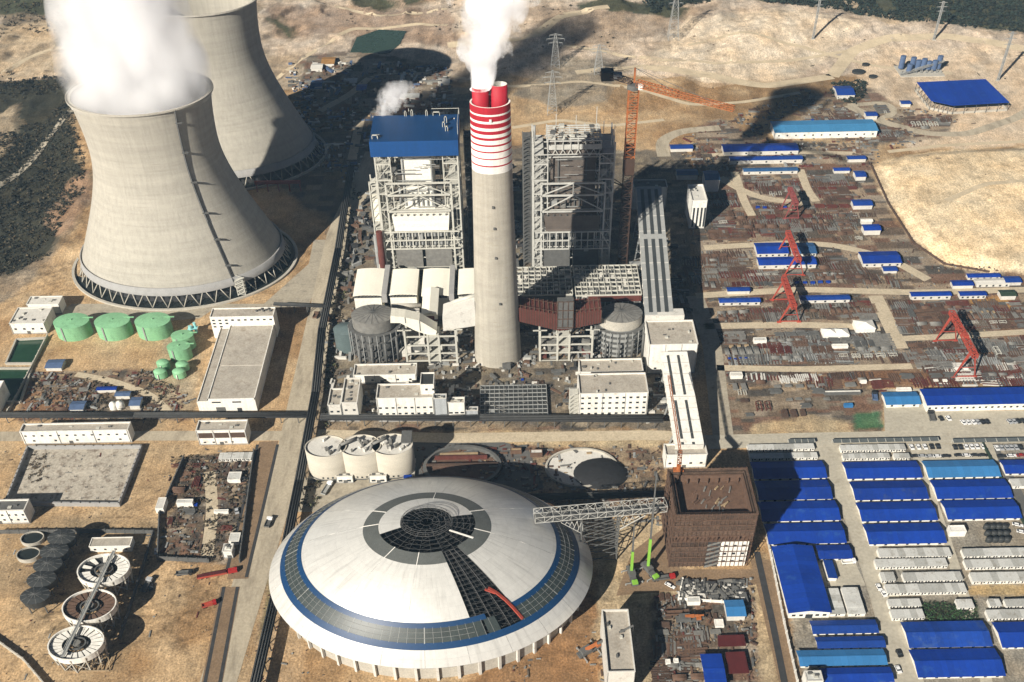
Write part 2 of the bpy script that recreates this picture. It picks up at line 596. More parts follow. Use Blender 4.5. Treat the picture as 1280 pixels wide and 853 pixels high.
def make_ground():
    xs = np.concatenate([[-5000, -3000, -1800, -1200], np.arange(-860, 862, 2.3), [1200, 1800, 3000, 5000]])
    ys = [-1500, -600, -100, 120, 220]
    y = 262.0
    while y < 1500:
        ys.append(y)
        y += 1.1 + (y - 262) * .0019
    ys += [1700, 2100, 2800, 4000, 6000]
    ys = np.array(ys)
    X, Y = np.meshgrid(xs, ys)
    Z = terrain(X, Y)
    far = sstep(1480, 1650, Y) + sstep(860, 1100, np.abs(X))
    Z = Z * (1 - np.clip(far, 0, 1))
    ny, nx = X.shape
    me = bpy.data.meshes.new('ground')
    nv = nx * ny
    me.vertices.add(nv)
    me.vertices.foreach_set('co', np.stack([X, Y, Z], -1).astype(np.float32).ravel())
    i = np.arange(nx - 1)
    j = np.arange(ny - 1)
    I, J = np.meshgrid(i, j)
    a = (J * nx + I).ravel()
    q = np.stack([a, a + 1, a + nx + 1, a + nx], -1).astype(np.int32)
    nf = len(q)
    me.loops.add(nf * 4)
    me.loops.foreach_set('vertex_index', q.ravel())
    me.polygons.add(nf)
    me.polygons.foreach_set('loop_start', np.arange(0, nf * 4, 4, dtype=np.int32))
    me.polygons.foreach_set('loop_total', np.full(nf, 4, np.int32))
    me.polygons.foreach_set('use_smooth', np.ones(nf, bool))
    me.update()
    # ---- land cover
    C = np.zeros((ny, nx, 3))
    SAND = np.array((.40, .287, .165))
    C[:] = SAND
    n1 = fbm(X, Y, 38, 4, 3)
    n2 = fbm(X, Y, 9, 3, 13)
    n3 = fbm(X, Y, 160, 3, 23)
    C *= (.72 + .38 * n1 + .30 * n2)[..., None]
    br = sstep(.44, .60, .6 * n3 + .4 * fbm(X, Y, 26, 4, 29))[..., None]
    C *= 1 - br * np.array((.34, .40, .46))

    def lay(poly, col, warp=3.0, mixv=1.0, seed=100, patch=None, cells=None, world=False):
        P = poly if world else WP(poly)
        bx = [p[0] for p in P]
        by = [p[1] for p in P]
        sel = (X > min(bx) - 3 * warp - 2) & (X < max(bx) + 3 * warp + 2) & (Y > min(by) - 3 * warp - 2) & (Y < max(by) + 3 * warp + 2)
        if not sel.any(): return
        x, y = X[sel], Y[sel]
        mk = np.zeros(x.shape)
        for k in range(3):
            dx = (fbm(x, y, 5 * warp + 2, 3, seed + k) - .5) * 4 * warp
            dy = (fbm(x, y, 5 * warp + 2, 3, seed + 7 + k) - .5) * 4 * warp
            mk += inpoly(x + dx, y + dy, P) / 3.0
        if patch is not None:
            sc, lo, hi = patch
            mk *= sstep(lo, hi, fbm(x, y, sc, 4, seed + 20))
        c = np.array(col)[None, :] * (.75 + .5 * fbm(x, y, 6, 3, seed + 33))[:, None]
        if cells:
            sx, sy, pal, dens = cells
            g = _grid(seed + 50)
            for rep in range(2):
                ux = x / (sx * (1 + rep)) + 31 * rep
                uy = y / (sy * (1 + .7 * rep)) + .35 * np.floor(ux)
                h1 = g[np.floor(uy).astype(int) % 256, np.floor(ux).astype(int) % 256]
                h2 = g[(np.floor(uy).astype(int) + 77) % 256, (np.floor(ux).astype(int) + 41) % 256]
                pl = np.array(pal)
                pc = pl[(h2 * len(pl)).astype(int) % len(pl)]
                on = h1 < dens
                c = np.where(on[:, None], pc, c)
        mk = (mk * mixv)[:, None]
        C[sel] = C[sel] * (1 - mk) + c * mk

    YP = [(.11, .085, .065), (.15, .095, .07), (.075, .068, .06), (.22, .185, .14), (.14, .085, .06), (.06, .058, .054), (.27, .23, .18)]
    # far hills
    lay([(-200, -60), (1480, -60), (1480, 60), (1000, 100), (700, 96), (560, 100), (330, 110), (-200, 100)], (.50, .415, .32), 8, 1, 101)
    for k, (pl, c) in enumerate([
        ([(330, 18), (420, 14), (560, 22), (580, 62), (520, 60), (440, 48), (350, 50)], (.30, .225, .165)),
        ([(660, 20), (760, 25), (900, 12), (860, 40), (700, 66)], (.33, .26, .19)),
        ([(330, 60), (420, 70), (420, 110), (350, 112), (320, 95)], (.34, .275, .195)),
        ([(400, 0), (560, -20), (560, 12), (480, 18)], (.34, .25, .17)),
        ([(700, 70), (780, 80), (760, 130), (700, 140), (640, 120)], (.24, .21, .16)),
        ([(0, 0), (80, -10), (86, 40), (40, 60), (0, 58)], (.20, .16, .11)),
        ([(-60, 40), (84, 30), (80, 92), (30, 100), (-60, 100)], (.47, .37, .245)),
        ([(990, 20), (1080, 40), (1000, 100), (880, 110), (800, 80), (860, 30)], (.62, .52, .385)),
        ([(1080, 60), (1300, 60), (1300, 180), (1140, 190), (1060, 140)], (.56, .455, .33)),
    ]):
        lay(pl, c, 7, .9, 120 + 9 * k)
    # gullied streaks on the spoil
    st = fbm(X * 1.0, Y * .28, 16, 4, 61)
    back = sstep(880, 940, Y)
    C *= (1 - back * .25 * sstep(.50, .64, st))[..., None]
    # cut banks along the terraces
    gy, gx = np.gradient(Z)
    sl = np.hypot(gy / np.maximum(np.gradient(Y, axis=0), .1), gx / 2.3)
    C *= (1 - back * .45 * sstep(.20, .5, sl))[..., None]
    # dark scrub patches far away
    for k, pl in enumerate([
        [(430, 4), (452, 0), (500, 12), (480, 20), (440, 14)],
        [(500, 8), (528, 2), (530, 14), (508, 18)],
        [(720, 16), (780, 12), (860, 20), (850, 30), (800, 30), (730, 24)],
        [(800, -4), (900, -12), (900, 6), (830, 8)],
        [(812, 28), (900, 4), (1030, 18), (1120, 34), (1180, 36), (1230, 44), (1480, 60), (1480, -40), (1000, -40), (800, -30)],
        [(336, 30), (350, 28), (374, 46), (362, 50)],
        [(-60, 8), (60, 4), (85, 12), (60, 22), (-60, 28)],
        [(70, 30), (92, 30), (96, 96), (84, 92), (74, 60)],
    ]):
        lay(pl, (.050, .056, .032), 6, .95, 200 + 11 * k)
    lay([(100, -20), (260, -30), (330, 20), (250, 100), (120, 100)], (.20, .16, .11), 10, .8, 289)
    lay([(1000, -10), (1030, -10), (1130, 40), (1100, 38)], (.40, .32, .22), 4, .9, 290)
    # west gully and cuts
    lay([(-200, 230), (60, 262), (110, 240), (118, 250), (60, 335), (0, 380), (-200, 400)], (.27, .215, .15), 5, 1, 301)
    lay([(-200, 104), (20, 103), (62, 95), (86, 93), (92, 150), (104, 200), (114, 236), (86, 262), (70, 312), (20, 344), (-60, 330), (-200, 250)], (.036, .035, .024), 7, 1, 311)  # scrubby gully floor, darkened further to stand for its shadowed earth
    lay([(52, 262), (86, 222), (112, 214), (116, 250), (92, 290), (70, 300)], (.30, .20, .13), 4, .8, 321)
    lay([(-200, 250), (0, 186), (20, 160), (20, 120), (0, 130), (-200, 160)], (.34, .27, .18), 5, .9, 331)
    # central plant
    lay([(408, 290), (452, 180), (860, 190), (872, 400), (860, 540), (410, 532), (392, 520)], (.135, .118, .092), 4, .95, 341, cells=(7, 4, [(.11, .10, .085), (.19, .165, .12), (.075, .072, .065), (.24, .21, .16)], .35))
    lay([(300, 190), (460, 120), (600, 110), (600, 200), (452, 220), (436, 290), (380, 260)], (.115, .105, .085), 6, .9, 351, cells=(14, 8, [(.16, .14, .10), (.09, .085, .08), (.22, .19, .14), (.06, .06, .06)], .4))
    lay([(376, 70), (440, 66), (560, 84), (560, 150), (470, 150), (380, 140)], (.15, .13, .10), 5, .9, 361, cells=(11, 9, YP, .5))
    # yards on the right
    lay([(868, 160), (900, 150), (960, 176), (1100, 178), (1090, 215), (1110, 255), (1145, 305), (1180, 330), (1300, 345), (1300, 480), (900, 484), (884, 420), (868, 300)], (.25, .20, .145), 4, .95, 371, cells=(15, 6, YP, .62))
    lay([(1000, 120), (1080, 108), (1140, 140), (1110, 180), (1000, 170)], (.20, .16, .11), 4, .9, 381, cells=(8, 5, YP, .4))
    lay([(1120, 150), (1200, 140), (1180, 175), (1100, 180)], (.22, .18, .13), 4, .8, 385, cells=(8, 4, YP, .35))
    lay([(900, 486), (1104, 484), (1104, 544), (900, 548)], (.17, .14, .105), 2, .95, 391, cells=(9, 4, YP, .35))
    lay([(936, 560), (1300, 548), (1300, 880), (1010, 880)], (.235, .215, .175), 2, 1, 401)
    lay([(1000, 470), (1300, 455), (1300, 480), (1000, 484)], (.16, .085, .045), 3, .7, 411)
    lay([(1190, 400), (1300, 396), (1300, 470), (1170, 478)], (.19, .105, .06), 4, .7, 415, cells=(10, 5, YP, .4))
    lay([(1212, 372), (1262, 368), (1268, 388), (1214, 390)], (.30, .17, .06), 2, .9, 417)
    lay(MOUND, (.66, .53, .345), 4, 1, 421, world=True)
    mn = .6 * fbm(X, Y, 30, 5, 425) + .4 * fbm(X, Y * .4, 9, 3, 426)
    ins = inpoly(X, Y, MOUND)
    C *= np.where(ins, 1 - .24 * sstep(.52, .64, mn), 1)[..., None]
    # left works
    lay([(36, 465), (235, 462), (246, 525), (20, 528)], (.155, .12, .085), 2, .9, 431, cells=(6, 4, YP, .45))
    lay([(30, 488), (120, 492), (110, 522), (24, 522)], (.23, .125, .065), 3, .75, 433)
    lay([(230, 572), (316, 566), (300, 706), (198, 702)], (.11, .088, .064), 2, .95, 441, cells=(4, 3, YP, .45))
    lay([(205, 420), (250, 420), (246, 520), (180, 524)], (.36, .29, .19), 4, .8, 445)
    lay([(90, 655), (205, 655), (150, 840), (60, 840)], (.25, .19, .115), 5, .5, 447)
    lay([(0, 640), (100, 650), (60, 780), (0, 740)], (.20, .15, .09), 5, .5, 449)
    lay([(386, 520), (830, 540), (830, 640), (360, 640)], (.24, .19, .13), 3, .8, 451, cells=(8, 4, YP, .18))
    lay([(560, 540), (828, 540), (828, 560), (560, 556)], (.44, .355, .22), 2, .8, 455)
    lay([(330, 640), (400, 640), (372, 860), (320, 870)], (.34, .25, .155), 3, .8, 461)
    lay([(640, 790), (760, 700), (760, 880), (560, 880)], (.235, .135, .065), 4, .9, 463)
    lay([(740, 660), (840, 640), (850, 720), (960, 712), (985, 880), (752, 880)], (.40, .325, .21), 3, .8, 465)
    lay([(815, 745), (940, 735), (950, 880), (815, 880)], (.17, .135, .10), 2, .95, 467, cells=(5, 3.5, YP, .4))
    lay([(945, 690), (962, 690), (1000, 880), (975, 880)], (.30, .225, .135), 2, .9, 469)
    lay([(1151, 753), (1219, 752), (1224, 778), (1156, 778)], (.05, .065, .03), 2, .9, 471)
    lay([(1209, 732), (1300, 730), (1300, 745), (1214, 746)], (.42, .30, .14), 1, .8, 473)
    lay([(1068, 516), (1098, 515), (1106, 534), (1068, 537)], (.05, .14, .07), 1.5, .9, 475)
    lay([(940, 530), (1010, 522), (1062, 528), (1060, 542), (935, 544)], (.42, .33, .20), 3, .8, 477)
    lay([(344, 560), (352, 560), (330, 840), (322, 860)], (.07, .10, .045), 2, .6, 479)
    # vehicle tracks on the bare earth
    for k in range(240):
        px, py = random.choice([(60, 600), (220, 760), (100, 770), (250, 480), (60, 360), (340, 340), (700, 548), (800, 720), (960, 760), (220, 620)])
        x0, y0 = at(px + random.uniform(-60, 60), py + random.uniform(-40, 40))
        an = random.uniform(0, pi)
        L = random.uniform(15, 70)
        dx, dy = cos(an), sin(an)
        cv = random.uniform(-.01, .01)
        u = (X - x0) * dx + (Y - y0) * dy
        v = -(X - x0) * dy + (Y - y0) * dx - cv * u * u
        mk = (np.abs(u) < L) * np.exp(-(v / .8) ** 2) * .5
        C *= (1 + mk * random.choice([-.6, -.5, .45]))[..., None]
    C = np.clip(C, .008, .75)
    ca = me.color_attributes.new('cover', 'FLOAT_COLOR', 'POINT')
    A = np.ones((nv, 4), np.float32)
    A[:, :3] = C.reshape(-1, 3)
    ca.data.foreach_set('color', A.ravel())
    # ---- material
    m = bpy.data.materials.new('ground_earth')
    m.use_nodes = True
    t = m.node_tree
    L = t.links.new
    b = t.nodes['Principled BSDF']
    b.inputs['Roughness'].default_value = 1
    b.inputs['Specular IOR Level'].default_value = .1
    at_ = nd(t, 'ShaderNodeAttribute', attribute_name='cover')
    g = nd(t, 'ShaderNodeNewGeometry')
    cur = None
    for sc, lo, hi, st in ((.10, .76, 1.24, (1, 1, 1)), (.8, .58, 1.40, (1, 1, 1)), (.30, .80, 1.18, (2.2, .35, 1))):
        mp = nd(t, 'ShaderNodeMapping')
        mp.inputs['Scale'].default_value = st
        L(g.outputs['Position'], mp.inputs[0])
        n = nd(t, 'ShaderNodeTexNoise')
        n.inputs['Scale'].default_value = sc
        n.inputs['Detail'].default_value = 6
        n.inputs['Roughness'].default_value = .7
        L(mp.outputs[0], n.inputs['Vector'])
        r = nd(t, 'ShaderNodeMapRange')
        r.inputs[1].default_value, r.inputs[2].default_value = .32, .68
        r.inputs[3].default_value, r.inputs[4].default_value = lo, hi
        L(n.outputs[0], r.inputs[0])
        if cur is None: cur = r.outputs[0]
        else:
            q = nd(t, 'ShaderNodeMath', operation='MULTIPLY')
            L(cur, q.inputs[0])
            L(r.outputs[0], q.inputs[1])
            cur = q.outputs[0]
    s = nd(t, 'ShaderNodeVectorMath', operation='SCALE')
    L(at_.outputs['Color'], s.inputs[0])
    L(cur, s.inputs['Scale'])
    tn = nd(t, 'ShaderNodeTexNoise')
    tn.inputs['Scale'].default_value = .035
    tn.inputs['Detail'].default_value = 6
    L(g.outputs['Position'], tn.inputs['Vector'])
    tr = nd(t, 'ShaderNodeMix', data_type='RGBA')
    L(tn.outputs[0], tr.inputs[0])
    tr.inputs[6].default_value = (1.16, .98, .78, 1)
    tr.inputs[7].default_value = (.88, 1.0, 1.16, 1)
    tm_ = nd(t, 'ShaderNodeVectorMath', operation='MULTIPLY')
    L(s.outputs[0], tm_.inputs[0])
    L(tr.outputs[2], tm_.inputs[1])
    L(tm_.outputs[0], b.inputs['Base Color'])
    bp = nd(t, 'ShaderNodeBump')
    bp.inputs['Strength'].default_value = .5
    bp.inputs['Distance'].default_value = 1.0
    nb = nd(t, 'ShaderNodeTexNoise')
    nb.inputs['Scale'].default_value = .25
    nb.inputs['Detail'].default_value = 8
    nb.inputs['Roughness'].default_value = .65
    L(g.outputs['Position'], nb.inputs['Vector'])
    L(nb.outputs[0], bp.inputs['Height'])
    L(bp.outputs[0], b.inputs['Normal'])
    MT['ground_earth'] = m
    me.materials.append(m)
    o = bpy.data.objects.new('ground', me)
    COL.objects.link(o)
    struct(o)


make_ground()


def sheet(name, pts, m, z=.06, kerb=None, world=False):
    """flat slab from a polygon of sightings"""
    P = pts if world else WP(pts)
    b = MB()
    n = len(P)
    ar = sum(P[i][0] * P[(i + 1) % n][1] - P[(i + 1) % n][0] * P[i][1] for i in range(n))
    if ar < 0: P = P[::-1]
    b.face([(x, y, z) for x, y in P])
    for i in range(n):
        p, q = P[i], P[(i + 1) % n]
        b.face([(p[0], p[1], -.5), (q[0], q[1], -.5), (q[0], q[1], z), (p[0], p[1], z)])
    return struct(b.build(name, m))


LANES = []


def strip(name, pts, w, m, z=.08, drape=False, world=False, kerb=False):
    LANES.append(([tuple(q) for q in (pts if world else WP(pts))], w))
    P = [Vector((*q, 0)) for q in (pts if world else WP(pts))]
    # resample
    R = []
    for i in range(len(P) - 1):
        k = max(1, int((P[i + 1] - P[i]).length / 6))
        for j in range(k): R.append(P[i].lerp(P[i + 1], j / k))
    R.append(P[-1])
    for _ in range(3 if len(P) > 2 else 0):
        R = [R[0]] + [(R[i - 1] + R[i] * 2 + R[i + 1]) / 4 for i in range(1, len(R) - 1)] + [R[-1]]
    b = MB()
    rows = []
    for i, p in enumerate(R):
        d = (R[min(i + 1, len(R) - 1)] - R[max(i - 1, 0)]).normalized()
        s = Vector((-d.y, d.x, 0)) * (w / 2)
        s.x *= 1.25
        row = []
        for u in (1, .33, -.33, -1):
            q = p + s * u
            row.append((q.x, q.y, (float(terrain(np.array([q.x]), np.array([q.y]))[0]) if drape else 0) + z))
        rows.append(row)
    for i in range(len(rows) - 1):
        for k in range(3):
            b.face([rows[i][k], rows[i][k + 1], rows[i + 1][k + 1], rows[i + 1][k]], smooth=True)
    if kerb:
        for sd in (0, 3):
            for i in range(len(rows) - 1):
                b.bar((rows[i][sd][0], rows[i][sd][1], .08), (rows[i + 1][sd][0], rows[i + 1][sd][1], .08), .35, .24)
    return struct(b.build(name, m))


# roads and paved yards
mat('lane_dust', (.47, .395, .28), 1, .16, .08, fine=.15, rust=((.33, .27, .19), .3))
strip('yard_lane', [(470, 118), (450, 150), (440, 200)], 7, 'lane_dust', .12)
strip('yard_lane', [(400, 140), (440, 120), (470, 96), (540, 92)], 7, 'lane_dust', .12, drape=True)
strip('yard_lane', [(262, 590), (266, 640), (258, 700)], 6, 'lane_dust', .09)
strip('yard_lane', [(95, 468), (140, 476), (190, 494), (215, 520)], 5, 'lane_dust', .09)
strip('plant_road', [(258, 900), (302, 760), (366, 560), (400, 400), (424, 290), (470, 190)], 16, 'road_concrete', .10)
strip('verge_strip', [(336, 552), (318, 630), (297, 724)], 10, 'mud', .14)
strip('verge_strip', [(288, 734), (262, 870)], 9, 'mud', .14)
for q in ([(322, 556), (302, 640), (283, 716)], [(347, 556), (330, 630), (308, 722)], [(297, 734), (272, 870)], [(280, 734), (253, 870)]):
    strip('trench', q, 1.6, 'interior_dark', .17)
strip('cross_road', [(-60, 546), (200, 545), (380, 545)], 9, 'road_concrete', .08)
strip('cross_road', [(396, 543), (560, 548), (828, 544), (900, 552)], 9, 'lane_dust', .09)
strip('camp_street', [(1030, 552), (1070, 640), (1104, 740), (1140, 870), (1150, 900)], 13, 'camp_paving', .10, kerb=True)
strip('camp_road', [(884, 553), (1000, 550), (1160, 547), (1300, 545)], 12, 'camp_paving', .12, kerb=True)
strip('east_road', [(868, 370), (890, 430), (898, 500), (905, 552)], 11, 'yard_concrete', .09)
strip('camp_lane', [(1146, 570), (1184, 680), (1210, 760), (1240, 880)], 5, 'camp_paving', .08)
strip('trench_bank', [(950, 700), (972, 790), (994, 880)], 9, 'mud', .06)
strip('trench', [(946, 690), (966, 780), (984, 870)], 3, 'interior_dark', .11)
strip('camp_lane', [(1240, 556), (1290, 650)], 5, 'asphalt', .08)
strip('yard_lane', [(880, 310), (980, 304), (1040, 306), (1110, 322), (1160, 350)], 7, 'lane_dust', .09)
strip('yard_lane', [(870, 370), (1000, 362), (1150, 366), (1300, 362)], 7, 'lane_dust', .10)
strip('yard_lane', [(1094, 370), (1112, 406), (1126, 436)], 9, 'lane_dust', .11)
strip('yard_lane', [(880, 408), (1000, 406), (1100, 410)], 7, 'lane_dust', .09)
strip('yard_lane', [(1120, 424), (1200, 420), (1300, 414)], 6, 'lane_dust', .09)
strip('yard_lane', [(896, 460), (1000, 462), (1140, 458)], 6, 'lane_dust', .09)
strip('yard_lane', [(900, 222), (930, 240), (960, 250), (1010, 254)], 7, 'lane_dust', .09)
strip('yard_lane', [(918, 215), (930, 252), (940, 270)], 6, 'lane_dust', .10)
strip('yard_lane', [(1000, 212), (1010, 240), (1020, 252)], 6, 'lane_dust', .10)
strip('yard_lane', [(890, 194), (980, 190), (1070, 192)], 6, 'lane_dust', .09)
strip('site_road', [(830, 196), (826, 176), (850, 164), (900, 160)], 10, 'road_concrete', .1)
strip('haul_road', [(1300, 130), (1270, 148), (1210, 168), (1160, 168), (1100, 152), (1060, 132)], 9, 'road_concrete', .12, drape=True)
strip('haul_road', [(1060, 132), (1110, 128), (1120, 142), (1080, 156)], 7, 'road_concrete', .14, drape=True)
strip('haul_road', [(1040, 96), (1064, 66), (1110, 54), (1180, 50), (1300, 66)], 12, 'ochre_track' if 0 else 'sand_floor', .25, drape=True)
strip('haul_road', [(720, 92), (800, 86), (880, 98), (960, 108), (1040, 96)], 12, 'sand_floor', .25, drape=True)
strip('haul_road', [(560, 60), (660, 52), (700, 30), (760, 24)], 10, 'sand_floor', .25, drape=True)
for q in ([(560, 96), (640, 110), (720, 104), (790, 112), (860, 132), (930, 128), (1000, 116)], [(700, 60), (760, 66), (820, 78), (900, 84), (980, 78), (1060, 66)], [(330, 96), (400, 62), (440, 40), (520, 34), (560, 40)], [(420, 14), (470, 26), (560, 22)], [(1110, 190), (1180, 182), (1300, 176)], [(0, 92), (40, 70), (80, 60)], [(640, 160), (700, 150), (760, 158), (830, 150)], [(1180, 260), (1230, 240), (1300, 236)], [(860, 60), (930, 52), (1000, 62), (1100, 84), (1190, 92)]):
    strip('haul_track', q, 5, 'sand_floor', .12, drape=True)
strip('valley_road', [(-40, 244), (30, 196), (96, 128)], 7, 'yard_concrete', .6, drape=True)
sheet('yard_pad', [(1104, 487), (1150, 486), (1166, 540), (1106, 540)], 'camp_paving', .10)
sheet('parking_pad', [(1150, 515), (1300, 513), (1300, 540), (1160, 540)], 'camp_paving', .11)
sheet('parking_pad', [(1134, 556), (1240, 554), (1248, 576), (1146, 578)], 'camp_paving', .09)
sheet('camp_court', [(1016, 702), (1068, 701), (1082, 732), (1030, 734)], 'camp_paving', .09)
sheet('tower_apron', [(60, 400), (110, 410), (250, 398), (268, 386), (385, 384), (420, 300), (392, 300), (386, 330), (330, 380), (90, 380)], 'yard_concrete', .05)
sheet('silo_apron', [(386, 596), (520, 596), (520, 640), (340, 640), (352, 615)], 'yard_concrete', .07)
sheet('yard_pad', [(500, 552), (626, 552), (660, 560), (680, 610), (640, 622), (510, 612)], 'asphalt', .05)
sheet('mud_pad', [(790, 690), (836, 655), (850, 712), (950, 712), (956, 730), (830, 740), (770, 745)], 'mud', .05)

mat('steel_pale', (.45, .445, .41), .6, .2, .3)
mat('casing_white', (.72, .70, .62), .6, .06, .1, panel=(2, 3.0, .04))
mat('casing_dark', (.115, .095, .08), .8, .25, .15, panel=(2, 2.5, .15))
mat('fascia_blue', (.006, .055, .19), .5, .05, .1, panel=(0, 2, .05))


# ------------------------------------------------------------------ cooling towers
def cooling_tower(cx, cy, label, stair):
    t = thing('cooling_tower', label, 'cooling tower', (cx, cy, 0), 'hyperbolic cooling towers')
    zt, zb = 151.5, 12.5
    prof = []
    for i in range(41):
        z = zb + (zt - zb) * i / 40
        zc = 112.0
        r0 = 34.0
        if z < zc: r = r0 * sqrt(1 + ((zc - z) / 63.0) ** 2 * .99 * (1 - .246 * ((zc - z) / 99.5)))
        else: r = r0 * sqrt(1 + ((z - zc) / 105.0) ** 2)
        prof.append((r, z))
    b = MB().lathe(prof, cx, cy, K, 96)
    b.lathe([(r - .8, z) for r, z in prof][::-1], cx, cy, K, 96)
    b.build('shell', 'shell_concrete', t)
    rt, rb = prof[-1][0], prof[0][0]
    MB().lathe([(rt - 1.0, zt - .6), (rt + 1.3, zt - .6), (rt + 1.3, zt + .7), (rt + 1.0, zt + .7), (rt + 1.0, zt), (rt - 1.0, zt), (rt - 1.0, zt - .6)], cx, cy, K, 96, smooth=False).build('rim_walkway', 'concrete', t)
    MB().lathe([(rb + 1.0, zb - 3.0), (rb + .2, zb + 3.8), (rb - .5, zb + 3.8), (rb - .5, zb - 3.0), (rb + 1.0, zb - 3.0)], cx, cy, K, 96).build('ring_beam', 'beam_concrete', t)
    n = 44
    rf = rb + 3.4
    for i in range(n):
        a = 2 * pi * i / n
        d = 2 * pi / n * .42
        pb = (cx + K * rf * cos(a), cy + rf * sin(a), -.2)
        bb = MB()
        for s in (-1, 1):
            bb.tube(pb, (cx + K * rb * cos(a + s * d), cy + rb * sin(a + s * d), zb - 2.4), .42, 6)
        bb.build('inlet_column', 'concrete', t)
    # basin
    MB().lathe([(65.2, 0), (65.2, 1.6), (63.6, 1.6), (63.6, .1)], cx, cy, K, 96, smooth=False).build('basin_kerb', 'concrete', t)
    MB().disc(cx, cy, .12, 63.7, K, 96).build('basin_water', 'water_dark', t)
    # packing inside the air inlet
    MB().lathe([(rb - 4, .2), (rb - 4, 9.5)], cx, cy, K, 96).disc(cx, cy, 9.5, rb - 4, K, 96).build('fill_pack', 'interior_dark', t)
    if stair is not None:
        # ladder run with platforms up the shell
        a = stair
        lb = MB()
        P = []
        for r, z in prof:
            P.append(Vector((cx + K * (r + .9) * cos(a), cy + (r + .9) * sin(a), z)))
        for i in range(len(P) - 1): lb.bar(P[i], P[i + 1], 1.1, .9)
        lb.build('ladder', 'steel_dark', t)
        for i in (4, 10, 16, 23, 30, 37):
            q = P[i]
            MB().box(q.x - .8, q.y - 1.6, q.z - .15, q.x + 4.0, q.y + .8, q.z + .15).bar((q.x + 3.9, q.y - 1.5, q.z), (q.x + 3.9, q.y - 1.5, q.z + 1.4), .2).build('ladder_platform', 'steel_dark', t)
        # lattice stair tower at the foot
        x, y = cx + K * (rb + 1.5) * cos(a + .06), cy + (rb + 3) * sin(a + .06)
        sb = MB()
        for u in (-3, 3):
            for v in (-2, 2): sb.bar((x + u, y + v, 0), (x + u, y + v, 15), .5)
        for k in range(5):
            z = 1 + k * 3.3
            sb.box(x - 3, y - 2, z, x + 3, y + 2, z + .2)
            sb.bar((x - 3, y - 2.2, z), (x + 3, y - 2.2, z + 3), .6)
            sb.bar((x - 3, y + 2.2, z + 3), (x + 3, y + 2.2, z), .6)
        sb.build('stair_tower', 'steel_white', t)
    return t


NT = (-265.5, 682.0)
FT = (-262.5, 851.6)
cooling_tower(*NT, 'wide concrete cooling tower with white steam filling its mouth, beside the round green tanks', radians(-52))
cooling_tower(*FT, 'idle concrete cooling tower standing behind the steaming one, its mouth open', None)


# ------------------------------------------------------------------ chimney
def chimney():
    cx, cy = -10.3, 555.66
    t = thing('chimney', 'tall concrete chimney with a red and white banded top and two red flues', 'chimney', (cx, cy, 0))
    H = 203.5
    R = lambda z: 8.65 + (12.05 - 8.65) * (1 - z / H) ** 1.5
    # band edges read down the front of the shaft
    def zof(py):
        lo, hi = 0, 230
        for _ in range(40):
            m = (lo + hi) / 2
            if proj(cx, cy - R(min(m, H)), m)[1] > py: lo = m
            else: hi = m
        return lo
    k = .1759
    whites = [(308, 321), (357, 374), (405, 426), (450, 474), (492, 522), (535, 570), (580, 620), (628, 670), (680, 730)]
    cuts = [(H, 1)]
    for a, b_ in whites:
        cuts.append((zof(90 + a * k), 2))
        cuts.append((zof(90 + b_ * k), 1))
    zs = [0] + [H * .08 * i for i in range(1, 9)]
    zend = cuts[-1][0]
    prof, mi = [], []
    for z in [z for z in np.linspace(0, zend, 14)]:
        prof.append((R(z), z))
        mi.append(0)
    mi = mi[:-1]
    # going up from zend
    up = cuts[::-1]
    for i in range(len(up) - 1):
        z1 = up[i + 1][0]
        prof.append((R(z1) + .06, z1))
        # segment between up[i] and up[i+1]
        mi.append(2 if i % 2 == 0 else 1)
    b = MB().lathe(prof, cx, cy, K, 64, mis=mi)
    b.lathe([(R(H) + .06, H), (R(H) - .7, H), (R(H) - .7, H - 6)], cx, cy, K, 64, mis=[2, 1], smooth=False)
    b.build('shaft', ['shaft_concrete', 'red_paint', 'white_paint'], t)
    MB().disc(cx, cy, H - 4.5, R(H) - .6, K, 48).build('roof_slab', 'red_paint', t)
    for sx, zt in ((-1, H + 9.5), (1, H + 10.5)):
        x = cx + sx * 5.6
        y = cy + (1.2 if sx > 0 else 0)
        f = MB().lathe([(3.55, H - 5), (3.55, zt), (3.2, zt), (3.2, zt - 8)], x, y, K, 32, mis=[0, 1, 1], smooth=True)
        fo = f.build('flue', ['red_paint', 'steel_white'], t)
        MB().disc(x, y, zt - 6, 3.2, K, 24).build('flue_throat', 'interior_dark', fo)
    lamps = [(194.5, -90), (134, -90), (118, -88), (95, -87), (57, -80)]
    for z, a in lamps:
        a = radians(a)
        x, y = cx + K * (R(z) + .4) * cos(a), cy + (R(z) + .4) * sin(a)
        MB().box(x - .7, y - .5, z, x + .7, y + .5, z + 1.6).build('warning_lamp_box', 'steel_dark' if z < 190 else 'white_paint', t)
    MB().box(cx + 3, cy - 13.6, 0, cx + 9, cy - 11, 5).build('door_hood', 'steel_dark', t)
    return cx, cy, H


CHX, CHY, CHH = chimney()


